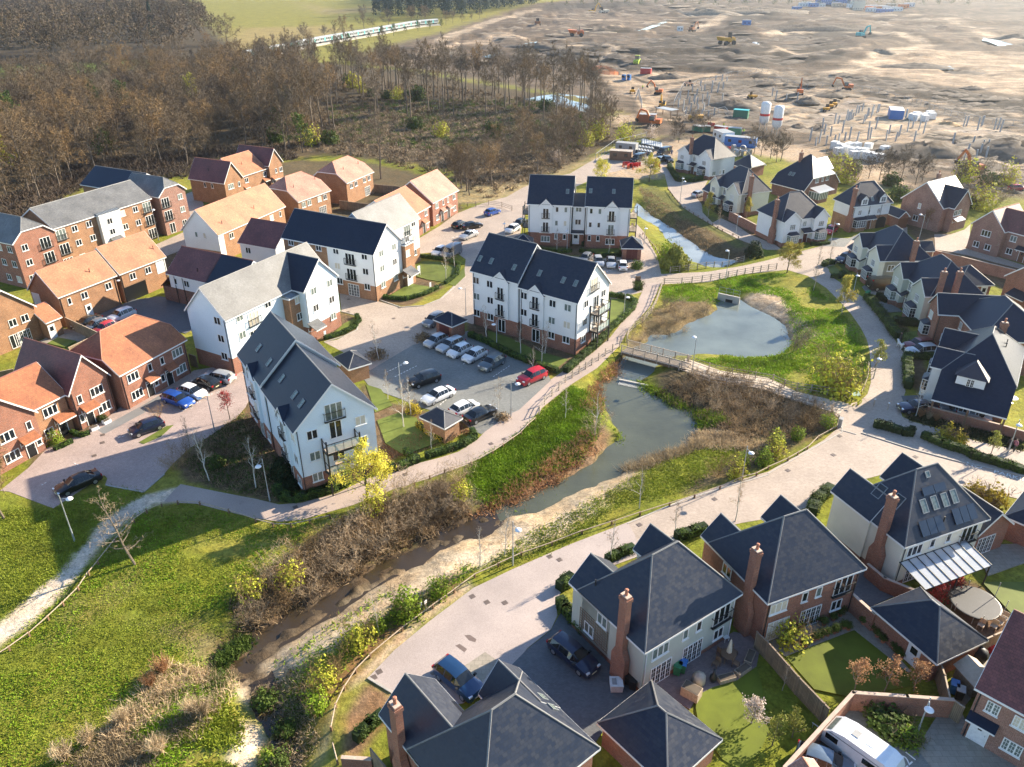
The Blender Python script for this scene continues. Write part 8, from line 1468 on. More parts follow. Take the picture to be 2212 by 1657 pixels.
for a in(
('hatch','silver','silver hatchback leftmost in the shaded parking row',(11,1475,1320),(11,1635,1245)),('estate','silver','silver gold estate car second in the shaded parking row',(11,1588,1360),(11,1772,1275)),('hatch','white','small white car in the middle of the shaded parking row',(11,1690,1400),(11,1830,1335)),('hatch','white','white hatchback with black roof line beside the small white car',(11,1805,1450),(11,1972,1365)),('suv','slate','dark green grey car at the right end of the parking row',(11,1965,1520),(11,2110,1432)),
('suv','grey','grey people carrier half behind the brick bin store',(11,1475,1145),(11,1600,1070)),('suv','black','black crossover alone on the grey parking bay',(11,1370,1645),(11,1535,1592)),('saloon','white','white saloon with dark glass roof on the grey bay',(12,1465,145),(12,1680,50)),('hatch','white','small white electric hatchback beside the black saloon',(12,1875,170),(12,1725,240)),('saloon','black','black saloon with rear to the near bin store',(12,2040,210),(12,1835,305)),('suv','red','bright red crossover by the long hedge',(21,90,1630),(21,255,1560)),
('estate','blue','bright blue estate car in the left court',(2,1648,175),(2,1425,95)),('hatch','white','white hatchback between blue estate and black car in the court',(2,1760,100),(2,1568,35)),('hatch','black','black hatchback with red tail lights in the court',(2,1690,-40),(2,1875,18)),('estate','silver','silver estate car nearest the white L-shaped flats',(1,1790,1572),(1,1990,1612)),('hatch','navy','small dark blue car by the clipped russet shrub',(2,1155,410),(2,1368,335)),('saloon','black','black coupe parked alone in the shaded bay',(2,522,915),(2,812,790)),
('suv','white','white crossover in the shaded back yard',(1,955,1105),(1,1140,1030)),('hatch','bluegrey','pale blue hatchback behind the patio fence',(1,765,1180),(1,905,1120)),('saloon','black','dark car beside the pale blue hatchback',(1,685,1150),(1,815,1095)),('hatch','red','red car mostly hidden by the rust roof',(1,850,1200),(1,965,1148)),
('hatch','blue','blue hatchback by the rail fence of the clearing',(11,2085,158),(11,2000,185)),('hatch','black','black hatchback left of the island hedge',(11,1795,265),(11,1725,295)),('saloon','black','black saloon beside the black hatchback',(11,1920,278),(11,1808,298)),('saloon','silver','silver saloon in front of the island hedge',(11,1780,392),(11,1895,345)),('hatch','white','white hatchback beside the dark van',(11,1545,535),(11,1625,485)),('hatch','black','black hatchback at the left end of the far flats',(21,35,285),(21,95,255)),('hatch','white','white car at the left of the far flats lower corner',(21,-20,330),(21,30,305)),
('hatch','grey','dark grey car behind the right roof of the car park flats',(21,620,585),(21,655,555)),('hatch','silver','white silver car left in the row before the far flats',(21,760,625),(21,735,570)),('saloon','silver','silver saloon facing down in the row before the far flats',(21,858,640),(21,856,570)),('hatch','white','small white car right in the row before the far flats',(21,950,600),(21,962,660)),
('hatch','silver','pale blue hatchback at the cream house garage arch',('A',480,725),('A',415,745)),('hatch','red','red hatchback beside the white over brick house',(31,520,340),(31,565,315)),('suv','navy','dark blue car half under the cream house arch',('B',228,1172),('B',290,1150)),('suv','darkred','dark red crossover in the lane side drive',('C',965,1125),('C',1150,1100)),('suv','silver','silver crossover beside the dark red crossover',('C',985,1185),('C',1200,1165)),
('saloon','navy','dark blue coupe outside the carport',('D',525,1350),('D',800,1345)),('hatch','bluegrey','pale blue car under the carport roof',('D',1110,1365),('D',1390,1420)),('hatch','silver','silver car deeper in the carport',('D',1570,1480),('D',1400,1440)),('suv','midnight','steel blue estate with roof bars beside the near valley roof',(13,1860,985),(13,1640,800)),('estate','navy','navy estate car on the shaded drive',(23,680,800),(23,385,560)),
('hatch','red','small red car at the far right site edge',(30,2185,1620),(30,2120,1622)),('hatch','bluegrey','pale car behind the yellow willows',(20,1245,1395),(20,1300,1365)),('suv','black','black car parked in front of the red barriers',(20,1375,1395),(20,1315,1365)),('hatch','bluegrey','blue car behind the caravan on the yard',(33,560,1640),(33,430,1590))): car(*a)
for a in(('van','grey','dark grey van beside the white hatchback at the middle flats',(11,1625,540),(11,1745,480)),('van','black','black van left of the yellow willow at the works',(20,1035,1380),(20,1150,1345)),('van','black','black van behind the works entrance willow',(20,1260,1320),(20,1375,1290)),('van','white','white pickup van out on the building site',(20,2135,378),(20,2075,384))): car(*a,cat='van',z=.9,group='vans')
v=car('van','brown','dark brown signwritten van beside the cream house',('C',790,430),('C',590,440),'van',1.1,'vans',1.1);t=text('lettering','BLASTE',.62,None,None,z=0);t.parent=v;t.location=(-.35,-.815,1.52);t.rotation_euler=(math.radians(74),0,0)
a=px((33,620,1370),1.2);b=px((33,1000,1640),1.2);d=b-a;o=thing('touring_caravan','white touring caravan beside the red brick wall','caravan',((a+b)/2).to_2d().to_3d(),math.atan2(d.y,d.x));o.scale=(.82,.86,.88);m=MB();n_=9
for sy in(1,): 
 pr=[(-3.3,.55,1.2),(-3.35,1.3,2.0),(-3.0,1.75,2.35),(-2.3,2.3,2.48),(-1.2,2.55,2.52),(2.2,2.55,2.52),(2.9,2.3,2.45),(3.2,1.6,2.1),(3.25,.55,1.3)]
 pts=[(x,z) for x,z,_ in pr]
 for y in(-1.05,1.05): m.add([(x,y*(.98 if z>2.2 else 1.04),z) for x,z in pts],[tuple(range(len(pts)))[::1 if y>0 else -1]])
 for i in range(len(pts)):
  (x0,z0),(x1,z1)=pts[i],pts[(i+1)%len(pts)];m.add([(x0,-1.05*(.98 if z0>2.2 else 1.04),z0),(x0,1.05*(.98 if z0>2.2 else 1.04),z0),(x1,1.05*(.98 if z1>2.2 else 1.04),z1),(x1,-1.05*(.98 if z1>2.2 else 1.04),z1)],[(3,2,1,0)])
m.build('body','paint_white',o);m=MB();m.box(-2.7,-1.6,-1.11,-1.095,1.3,1.85).box(.6,1.7,-1.11,-1.095,1.3,1.85).build('window','car_glass',o);MB().add([(-3.02,-.8,1.72),(-3.02,.8,1.72),(-2.42,.8,2.25),(-2.42,-.8,2.25)],[(3,2,1,0)]).build('front_window','glass_curtain',o);MB().box(-1.,-.4,-.35,.35,2.52,2.6).build('rooflight','cgrey',o);MB().box(.3,.9,-.3,.3,2.52,2.58).build('rooflight','lamp_white',o);MB().box(-2.5,2.5,-1.1,-1.08,2.05,2.1).build('stripe','paint_grey',o)
for y in(-1,1): w=link('wheel',TY,o);w.location=(.2,y*.98,.32);link('rim',RI,w)
MB().tube((-3.3,0,.5),(-4.4,0,.5),.05,.05,6).tube((-4.3,0,.5),(-4.3,0,.0),.04,.04,6).build('drawbar','galv',o)
_cb=MB().box(-9.7,9.7,-1.4,1.4,.9,3.3).add([(-9.7,-1.4,3.3),(9.7,-1.4,3.3),(9.7,1.4,3.3),(-9.7,1.4,3.3),(-9.7,-.8,3.75),(9.7,-.8,3.75),(9.7,.8,3.75),(-9.7,.8,3.75)],[(4,5,6,7),(0,1,5,4),(2,3,7,6),(1,2,6,5),(3,0,4,7)]).mesh('body','mesh_grey')
_w=MB()
for i in range(9): 
 if i not in(2,6): _w.box(-8.9+i*2.05,-7.5+i*2.05,-1.42,1.42,1.75,2.85)
_w=_w.mesh('window','door_black');_d=MB()
for i in(2,6): _d.box(-8.9+i*2.05,-7.5+i*2.05,-1.43,1.43,1.0,3.1)
_d=_d.mesh('door','teal');_u=MB().box(-8.5,-5.5,-1.2,1.2,.2,.9).box(5.5,8.5,-1.2,1.2,.2,.9).mesh('bogie','black_metal')
TP=[px((10,x,y+7)) for x,y in((-140,525),(0,498),(200,457),(420,408),(600,372),(910,318),(1055,292),(1190,265),(1330,238),(1450,222),(1568,212))];_s=[0]
for a,b in zip(TP,TP[1:]): _s.append(_s[-1]+(b-a).length)
def along(s):
 for i in range(len(TP)-1):
  if s<=_s[i+1] or i==len(TP)-2: return TP[i].lerp(TP[i+1],(s-_s[i])/(_s[i+1]-_s[i]))
k=0;s=_s[-1]-10
while s>12:
 a=along(s-8);b=along(s+8);c=(a+b)/2;o=thing('train_carriage',('leading' if k==0 else 'white')+' carriage of the white commuter train with teal doors','train carriage',(c.x,c.y,1.0),math.atan2(b.y-a.y,b.x-a.x),'carriages of the commuter train')
 for nm,me in(('body',_cb),('window',_w),('door',_d),('bogie',_u)): link(nm,me,o)
 if k==0: MB().add([(9.71,-1.3,1.),(9.71,1.3,1.),(10.6,.9,1.2),(10.6,-.9,1.2),(9.71,-1.3,3.3),(9.71,1.3,3.3),(10.1,.9,3.),(10.1,-.9,3.)],[(0,1,2,3),(7,6,5,4),(3,2,6,7),(0,3,7,4),(2,1,5,6)]).build('cab','cwhite',o)
 s-=20;k+=1
m=MB()
for a,b in zip(TP,TP[1:]): d=(b-a);L=d.length;d.normalize();m.obox((a+b)/2,d,Vector((-d.y,d.x,0)),L/2+1,2.6,-1,1.05)
tag(m.build('railway_track','pebble'),kind='structure')
def bx(L): 
 m=MB()
 for b in L: m.box(*b)
 return m
def bar(m,a,b,w,t):
 a=Vector(a);b=Vector(b);d=(b-a).normalized();s=Vector((0,1,0));u=d.cross(s)
 P=[p+s*i*w/2+u*j*t/2 for p in(a,b) for i,j in((-1,-1),(1,-1),(1,1),(-1,1))];m.add(P,[(0,1,2,3),(7,6,5,4),(0,4,5,1),(1,5,6,2),(2,6,7,3),(3,7,4,0)])
def excavator(label,col,p,to,sc=1.,pose=0):
 o=gob('excavator',label,'excavator',p,to,group='tracked excavators');o.scale=(sc*.82,)*3
 for y in(-1,1):
  m=MB();m.add([(x,y*1.15+d,z) for d in(-.3,.3) for x,z in((-1.7,.3),(-1.4,0),(1.4,0),(1.7,.3),(1.7,.65),(1.4,.85),(-1.4,.85),(-1.7,.65))],[tuple(range(7,-1,-1)),tuple(range(8,16))]+[(i,(i+1)%8,8+(i+1)%8,8+i) for i in range(8)]);m.build('track','rubber',o)
 bx([(-2.1,.9,-1.25,1.25,1.05,1.75),(-2.2,-.6,-1.2,1.2,1.751,2.25),(-.5,.5,-.5,.5,.8,1.05)]).build('body',col,o);c=bx([(-.1,1.3,.35,1.25,1.75,2.95),(-.15,1.35,.3,1.3,2.951,3.05)]).build('cab','black_plastic',o);bx([(.05,1.31,.45,1.15,2.0,2.85),(.05,1.2,.34,1.26,2.05,2.85)]).build('window','glass_curtain',c)
 J=[(1.,-.2,1.5),(2.6,-.2,4.2),(4.6,-.2,4.6),(5.6,-.2,2.0),(5.2,-.2,1.0)] if pose==0 else [(1.,-.2,1.5),(2.,-.2,4.4),(3.6,-.2,5.8),(5.2,-.2,3.6),(5.,-.2,2.6)]
 m=MB();bar(m,J[0],J[1],.45,.6);bar(m,J[1],J[2],.42,.5);m.build('boom',col,o);m=MB();bar(m,J[2],J[3],.36,.42);m.build('stick',col,o);b=Vector(J[3]);MB().add([(b.x-.1,-.75,b.z),(b.x+.4,-.75,b.z-.1),(b.x+.2,-.75,b.z-.9),(b.x-.7,-.75,b.z-1.),(b.x-.1,.35,b.z),(b.x+.4,.35,b.z-.1),(b.x+.2,.35,b.z-.9),(b.x-.7,.35,b.z-1.)],[(3,2,1,0),(4,5,6,7),(1,2,6,5),(0,1,5,4),(2,3,7,6)]).build('bucket','black_metal',o)
for l,c,p,t,s,q in(('orange excavator right of the small yellow dumper','orange',(20,1262,778),(20,1205,775),1.1,1),('yellow excavator with teal cab reaching down beside the bend','yellow',(20,1300,890),(20,1262,930),1.1,1),('red orange excavator beside the rust skip and shelter','orange',(20,1225,1090),(20,1100,1080),1.3,0),('teal excavator alone on the dark ground','teal',(30,800,328),(30,900,320),1.9,0),('red excavator digging on the dark strip','orange',(30,678,778),(30,580,775),1.25,0),('orange excavator among the sheet piles','orange',(30,270,822),(30,262,780),1.2,1),('orange excavator arm behind the blazing white roof','orange',(30,1760,1500),(30,1650,1510),1.3,1),('yellow excavator loading at the far top of the site','yellow',(20,700,98),(20,740,96),2.1,1),('brown excavator on the haul road crest','rust',(20,1560,245),(20,1600,240),1.7,0)): excavator(l,c,p,t,s,q)
def dumper(label,col,p,to,sc=1.,name='site_dumper',cat='dumper'):
 o=gob(name,label,cat,p,to,group='dumpers and dump trucks');o.scale=(sc,)*3;MB().add([(.2,-.9,.8),(1.9,-1.1,1.),(1.9,1.1,1.),(.2,.9,.8),(-.1,-1.1,1.6),(2.2,-1.2,1.75),(2.2,1.2,1.75),(-.1,1.1,1.6)],[(3,2,1,0),(0,1,5,4),(1,2,6,5),(2,3,7,6),(3,0,4,7),(4,5,6,7)]).build('skip',col,o);bx([(-1.9,-.2,-.7,.7,.6,1.35),(-1.7,-1.,-.6,.6,1.351,1.6)]).build('body',col,o);bx([(-.75,-.69,-.6,.6,1.35,2.6),(-.75,-.69,-.6,-.54,1.3,2.6)]).build('roll_bar','black_metal',o)
 for x in(-1.2,1.1):
  for y in(-.95,.95): m=MB();m.tube((x,y-.2,.5),(x,y+.2,.5),.5,.5,10);m.build('wheel','rubber',o)
for l,c,p,t,s in(('small yellow dumper left of the orange excavator','yellow',(20,1043,770),(20,1040,800),1.),('brown dumper beside the white track','rust',(20,1528,708),(20,1500,712),1.),('first of three yellow dumpers parked in a row','yellow',(30,512,918),(30,500,935),1.),('middle of three yellow dumpers parked in a row','yellow',(30,542,895),(30,530,912),1.),('last of three yellow dumpers parked in a row','yellow',(30,575,880),(30,563,896),1.),('yellow dumper behind the bare trees at the yard','yellow',(20,1580,1050),(20,1620,1050),1.2),('large yellow scraper truck on the dark ground','yellow',(20,1850,425),(20,1780,430),2.6),('red dump truck on the curving far track','orange',(20,555,315),(20,500,315),2.6),('far dump truck raising dust on the left','rust',(20,222,205),(20,222,215),2.),('pale dump truck next to the far excavator','cream',(20,790,98),(20,830,96),2.4),('small yellow roller on the pale square','yellow',(20,2077,812),(20,2090,815),1.)): dumper(l,c,p,t,s)
o=gob('road_roller','lime green road roller on the dark compacted ground','roller',(20,1080,550),(20,1060,560));o.scale=(1.5,)*3;m=MB();m.tube((1.4,-.9,.65),(1.4,.9,.65),.65,.65,14);m.build('drum','lime',o);bx([(-1.9,.6,-.8,.8,.7,1.4)]).build('body','lime',o);bx([(-.6,.5,-.7,.7,1.4,2.5)]).build('cab','glass_curtain',o);bx([(-.7,.6,-.8,.8,2.501,2.62)]).build('roof','lime',o)
for y in(-.8,.8): m=MB();m.tube((-1.2,y-.2,.6),(-1.2,y+.2,.6),.6,.6,12);m.build('wheel','rubber',o)
def cabin(label,col,p,to,L,Wd,h,roof='cgrey',name='site_cabin',cat='cabin',win=True,group='site cabins and containers'):
 o=gob(name,label,cat,p,to,group=group);bx([(0,L,0,Wd,0,h)]).build('body',col,o);bx([(-.05,L+.05,-.05,Wd+.05,h+.004,h+.1)]).build('roof',roof,o);m=MB()
 for i in range(max(2,int(L/2.4))): x=(i+.5)*L/max(2,int(L/2.4));m.box(x-.45,x+.45,-.03,-.004,1.1,1.9) if win else m.box(x-.04,x+.04,-.04,-.004,.05,h-.05)
 m.build('window' if win else 'rib','glass' if win else col,o)
for a in(('grey steel site cabin at the wood end of the pipes','cgrey',(20,890,1310),(20,985,1320),6,2.5,2.5),('dark brown site cabin nearest the works entrance','wood_brown',(20,840,1383),(20,950,1390),6,2.5,2.5,'beige'),('blue and white cabin row behind the first white house','cwhite',(20,1730,1195),(20,1800,1225),6,4,2.6),('long blue site cabin beside the white cabins','sblue',(20,1830,1255),(20,1935,1265),9,2.6,2.6),('green tool container at the corner of the muddy compound','sgreen',(20,1908,1000),(20,1975,1005),5,2.6,2.7,'teal'),('blue shipping container standing among the sheet piles','sblue',(30,1055,985),(30,1110,988),4.5,8,3,'cwhite'),('green skip left of the site gates','sgreen',(20,1555,1130),(20,1600,1140),4,2,1.6),('green skip right of the bare yard tree','sgreen',(20,1605,1140),(20,1655,1140),4,2,1.6),('red skip inside the site gates','sred',(20,1740,1135),(20,1800,1145),4,2,1.8),('dark green skip near the red frame','sgreen',(20,1860,1160),(20,1920,1165),4,2,2.),('rust red skip behind the red orange excavator','rust',(20,1080,1060),(20,1170,1065),6,3,2.6),('red pump container on the pale haul area','sred',(20,1108,618),(20,1155,620),5,2.6,2.6),('blue portable toilet left of the pair on the haul area','sblue',(20,948,678),(20,970,680),1.4,1.4,2.4),('blue portable toilet right of the pair on the haul area','sblue',(20,993,676),(20,1012,678),1.4,1.4,2.4),('blue water tanker box on the far haul road','sblue',(20,1990,245),(20,2030,245),6,3,3.4),('white cabin on the far slope','cwhite',(20,1430,265),(20,1455,265),4,2.6,3),('tall blue warehouse far beyond the site','sblue',(30,460,42),(30,610,42),42,20,13),('pale tower block beside the far blue warehouse','cream',(30,735,65),(30,770,65),12,10,18)): cabin(*a,win=a[0][0]!='x' and 'skip' not in a[0] and 'container' not in a[0])
for i in range(22):
 x=(300,360,420,640,690,840,880,930,980,1030,1090,1140,1190,220,270,800,860,910,960,1010,1060,560)[i];cabin('far white cabin in the compound beyond the site',('cwhite','sblue','cwhite','beige','cwhite','orange')[i%6],(30,x,48+(i*37)%22+max(0,x-700)*.02),(30,x+10,48+(i*37)%22+max(0,x-700)*.02),9,5,3.6,group='far cabins beyond the site')
o=gob('open_shelter','grey flat roofed open shelter behind the excavators','shelter',(20,1235,1000),(20,1340,1020));bx([(0,7,0,4,2.4,2.55)]).build('roof','mesh_grey',o)
for x in(.2,6.8):
 for y in(.2,3.8): bx([(x-.1,x+.1,y-.1,y+.1,0,2.4)]).build('post','wood_brown',o)
for x,l in((20,'left white silo with red band beside the concrete bays'),(23,'right white silo with red band above the bare trees')):
 o=gob('cement_silo',l,'silo',(20,2165,1125) if x==20 else (30,62,1165),group='cement silos');MB().lathe([(.5,1.6),(1.5,3.),(1.5,8.2),(1.2,8.6),(.3,8.8)],16).build('body','cwhite',o,True);MB().lathe([(1.52,4.5),(1.52,5.2)],16).build('band','sred',o);m=MB()
 for a in range(4): m.tube((1.2*math.cos(a*1.57),1.2*math.sin(a*1.57),0),(1.2*math.cos(a*1.57),1.2*math.sin(a*1.57),2.9),.1,.1,6)
 m.build('stand','cgrey',o)
def tubeh(n,r,L,mat,nm='pipe'):
 m=MB();k=14;V=[(x,rr*math.cos(t*6.2832/k),rr*math.sin(t*6.2832/k)+r) for x in(0,L) for rr in(r,r*.82) for t in range(k)]
 F_=[]
 for t in range(k): u=(t+1)%k;F_+=[(t,2*k+t,2*k+u,u),(k+t,k+u,3*k+u,3*k+t),(t,u,k+u,k+t),(2*k+t,3*k+t,3*k+u,2*k+u)]
 return m.add(V,F_).mesh(nm,mat)
_pp=tubeh(0,.55,2.6,'cgrey');_pb=tubeh(0,.5,6.5,'mesh_grey')
for i in range(8): q=gp((20,1015+i*27,1270+i*4));d=px((20,1040,1300))-px((20,1015,1255));o=link('sewer_pipe',_pp);o.location=q;o.rotation_euler=(0,0,math.atan2(d.y,d.x));tag(o,'short concrete sewer pipe in the rows behind the grey cabin','pipe','short concrete sewer pipes')
for i in range(8): q=gp((20,1015+i*25,1300+i*4));o=link('sewer_pipe',_pp);o.location=q;o.rotation_euler=(0,0,math.atan2(d.y,d.x));tag(o,'short concrete sewer pipe in the rows behind the grey cabin','pipe','short concrete sewer pipes')
for i in range(9): q=gp((20,1130+i*19,1225+i*4));o=link('sewer_pipe',_pb);o.location=q;o.rotation_euler=(0,0,math.atan2(d.y,d.x)-.15);tag(o,'long grey pipe in the rows beside the black vans','pipe','long grey pipes')
_rg2=tubeh(0,.9,.9,'cgrey','ring')
for i,(x,y) in enumerate(((1910,1340),(1935,1345),(1960,1350),(1985,1345),(2010,1350),(2035,1340),(1900,1300),(1990,1310))): o=link('concrete_ring',_rg2);o.location=gp((20,x,y));o.rotation_euler=(0,0,.5+i);tag(o,'concrete manhole ring stacked behind the first white house','ring','concrete rings')
_pa=bx([(-.7,.7,-.6,.6,.15,1.4)]).mesh('wrapped_load','cwhite');_pw=bx([(-.7,.7,-.6,.6,0,.14)]).mesh('base','wood_pale')
for i,(x,y) in enumerate(((700,1300),(755,1300),(860,1305),(620,1310),(660,1330),(720,1345),(770,1345),(820,1350),(570,1290),(600,1345),(740,1375),(830,1375),(870,1385),(920,1395),(960,1400),(1000,1330),(1250,990),(1280,1000),(1320,985),(1345,990),(1380,980),(1405,965),(1360,1005),(1420,985),(1290,970))):
 o=thing('wrapped_pallet','white wrapped pallet of blocks in the builders yard','pallet',gp((30,x,y)),_g.rand(),'white wrapped pallets');o.scale=(1.6,)*3;link('wrapped_load',_pa,o);link('base',_pw,o)
def heap(label,p,w,d,h,mat,seed):
 g=np.random.RandomState(seed);n,k=18,7;m=MB();q=gp(p)
 for j in range(k+1):
  r=1-j/k
  for i in range(n): t=6.283*i/n;s=r*(1+.22*math.sin(2*t+seed)+.12*math.sin(5*t));m.v.append((s*w*math.cos(t),s*d*math.sin(t),h*.62*(1-r)**.7*(1+.55*(g.rand()-.3)*(r>0))-.15))
 for j in range(k):
  for i in range(n): u=(i+1)%n;m.f.append((j*n+i,j*n+u,(j+1)*n+u,(j+1)*n+i))
 o=m.build('spoil_heap',mat,None,True);o.location=q;tag(o,label,'heap','spoil heaps')
plain('soil_dark',(.12,.095,.07),.95,0,.4,.6);plain('soil_mid',(.22,.175,.125),.95,0,.35,.6);plain('soil_tan',(.40,.26,.13),.95,0,.3,.8)
for l,p,w,d,h,m,s in(('huge brown spoil heap behind the wrapped pallets',(30,1330,1330),16,8,5,'soil_dark',1),('small peaked spoil heap beside the haul road',(30,965,478),9,6,4.5,'soil_mid',2),('left earth bank of the flooded pit',(30,1300,580),17,9,3,'soil_dark',3),('right earth bank of the flooded pit',(30,1690,610),15,8,2.6,'soil_dark',4),('peaked heap right of the orange pile excavator',(30,350,862),6,4,3,'soil_dark',5),('dark heap below the red excavator',(30,545,828),8,4,2.6,'soil_dark',6),('heap behind the grey stacked pipes',(20,1350,640),9,5,3.6,'soil_dark',7),('broad grey mound above the sheet piles',(20,2100,690),24,9,4,'soil_mid',8),('earth mound beside the muddy compound',(20,1920,880),9,7,4,'soil_dark',9),('orange sand heap by the blue sheeting',(30,1560,1055),5,4,2.6,'soil_tan',10),('left small gravel heap below the grey pad',(30,265,1105),4,3,2.,'soil_dark',11),('right small gravel heap below the grey pad',(30,430,1115),5,3,2.2,'soil_dark',12),('long dark ridge across the far ground',(30,330,235),70,12,7,'soil_dark',13),('far dark mound right of the haul road',(20,2050,120),60,14,8,'soil_mid',14),('far dark mound left of the haul road',(20,1690,130),30,12,8,'soil_mid',15),('mound on the right edge of the far ground',(30,2200,320),22,10,6,'soil_dark',16),('dark heap on the pale plain edge',(30,1770,765),7,3,2,'soil_dark',17),('dark tumbled earth left of the lime roller',(20,900,490),9,5,3,'soil_dark',18),('dark tumbled earth behind the round orange barrier',(20,720,580),8,5,3,'soil_dark',19),('tumbled earth ridge near the far track',(20,480,460),14,6,4,'soil_dark',20),('brown ridge above the wood',(20,200,440),16,6,4,'soil_dark',21),('earth bank at the right picture edge',(30,2150,1330),14,16,6,'soil_dark',22)): heap(l,p,w,d,h,m,s)
_pi=bx([(-.17,.17,-.17,.17,-.5,3.4)]).mesh('foundation_pile','mesh_grey')
PL=[(20,x,y) for x,y in((1440,890),(1455,830),(1480,920),(1520,815),(1530,880),(1545,930),(1575,830),(1580,860),(1600,880),(1610,930),(1630,720),(1645,760),(1650,860),(1660,920),(1690,820),(1695,990),(1725,770),(1735,720),(1760,680),(1780,760),(1815,690),(1820,840),(1825,750),(1860,690),(1560,770),(1600,790),(1670,740),(1700,880),(1750,960),(1640,970),(1590,960),(1505,960))]+[(30,x,y) for x,y in((70,830),(160,840),(255,850),(40,800),(680,1010),(695,1005),(710,1000),(725,990),(740,985),(765,960),(790,940),(820,920),(830,1030),(845,1010),(860,980),(875,960),(900,970),(910,950),(950,930),(965,920),(575,1070),(605,1060),(440,1240),(485,1160),(500,1260),(540,1180),(570,1240),(605,1240),(640,1150),(700,1210),(765,1230),(860,1210),(880,1200),(870,1140),(930,1110),(1020,1210),(1045,1160),(1100,1220),(1130,1180),(1200,1150),(1260,1230),(1340,1160),(1250,1100),(470,1120),(410,1260),(360,1220),(1590,1260),(1760,1270),(1850,1290),(1720,1330),(1830,1340),(1890,1310),(1690,1080),(1720,1060),(1850,1060),(1860,1050),(1960,1100),(1990,1090),(1810,1120),(2010,1120),(1200,980),(1300,1130),(1690,1390),(1790,1400),(1880,1370),(660,1220))]
for p in PL: o=link('foundation_pile',_pi);o.location=gp(p);o.rotation_euler=(_g.uniform(-.06,.06),_g.uniform(-.06,.06),_g.rand());o.scale=(1,1,_g.uniform(.7,1.2));tag(o,'grey concrete foundation pile standing out of the site ground','pile','concrete foundation piles')
def panelfence(label,ps,col='mesh_grey',h=1.9,step=3.2,net=False,name='site_fence'):
 Q=seglist(ps,step);o=thing(name,label,'fence',Q[0],0,'site fences');m=MB()
 for q in Q: r=q-Q[0];m.tube(r,r+Vector((0,0,h)),.06,.06,5)
 for a,b in zip(Q,Q[1:]):
  a=a-Q[0];b=b-Q[0];m.tube(a+Vector((0,0,h)),b+Vector((0,0,h)),.05,.05,5);m.tube(a+Vector((0,0,.15)),b+Vector((0,0,.15)),.04,.04,5)
 m.build('frame','mesh_grey' if not net else 'orange',o)
 if net:
  m=MB()
  for a,b in zip(Q,Q[1:]): a=a-Q[0];b=b-Q[0];m.poly(a,b,b+Vector((0,0,h*.85)),a+Vector((0,0,h*.85)))
  m.build('net',col,o)
plain('net_orange',(.75,.25,.1),.8,Alpha=.6)
panelfence('orange netting ring round the excavation',[(20,690+115+115*math.cos(t*.4),617+24*math.sin(t*.4)) for t in range(17)],'net_orange',1.6,5,True,'barrier_netting');panelfence('mesh fence along the white track to the piles',[(20,1400,880),(20,1440,800),(20,1500,735),(20,1640,690),(20,1900,625),(20,2212,610)]);panelfence('mesh fence in front of the sunlit plain',[(30,0,700),(30,400,750),(30,740,780),(30,1180,830),(30,1480,930),(30,1700,990),(30,2212,1060)]);panelfence('mesh fence down the track beside the yellow excavator',[(20,1070,830),(20,1095,760),(20,1120,900),(20,1120,960)]);panelfence('mesh fence round the works entrance yard',[(20,720,1390),(20,800,1330),(20,880,1270),(20,1020,1235),(20,1160,1200)]);panelfence('mesh fence beside the muddy compound',[(20,1900,1000),(20,1840,930),(20,1500,980),(20,1480,1000)])
_bm=bx([(-.95,.95,-.06,.06,.1,1.0),(-.9,-.7,-.25,.25,0,.1),(.7,.9,-.25,.25,0,.1)]).mesh('barrier','sred')
for i,(x,y) in enumerate(((985,1425),(1010,1440),(1035,1440),(1060,1435),(1085,1430),(1240,1430),(1255,1435),(1850,1290),(1880,1290),(1910,1285),(1715,1080),(1730,1085),(1830,1130),(1840,1150))): o=link('safety_barrier',_bm);o.location=gp((20,x,y+5));o.rotation_euler=(0,0,i*.9);tag(o,'red plastic safety barrier near the works gates','barrier','red safety barriers')
_co=MB().lathe([(.22,0),(.22,.04),(.13,.05),(.03,.72)],8).mesh('traffic_cone','orange')
for x,y in((955,1440),(968,1450),(1000,1458),(1012,1455),(1045,1462)): o=link('traffic_cone',_co);o.location=gp((20,x,y));o.scale=(1.2,)*3;tag(o,'orange traffic cone before the red barriers','cone','orange traffic cones')
for q in([(1043,124),(1090,109),(1110,98),(1161,91),(1150,99),(1106,108),(1060,127)],[(1377,67),(1412,54),(1437,46),(1442,48),(1421,57),(1390,67)],[(2079,76),(2110,75),(2160,82),(2192,92),(2165,97),(2135,85)],[(1130,215),(1166,207),(1206,202),(1276,210),(1281,243),(1256,240),(1181,222)],[(2010,145),(2050,142),(2060,150),(2020,152)]):
 w=wpoly(q);z=float(np.median(land(w[:,0],w[:,1])))+.02;m=MB();m.poly(*[(x,y,z) for x,y in w]);tag(m.build('pool_water','water_blue'),kind='structure')
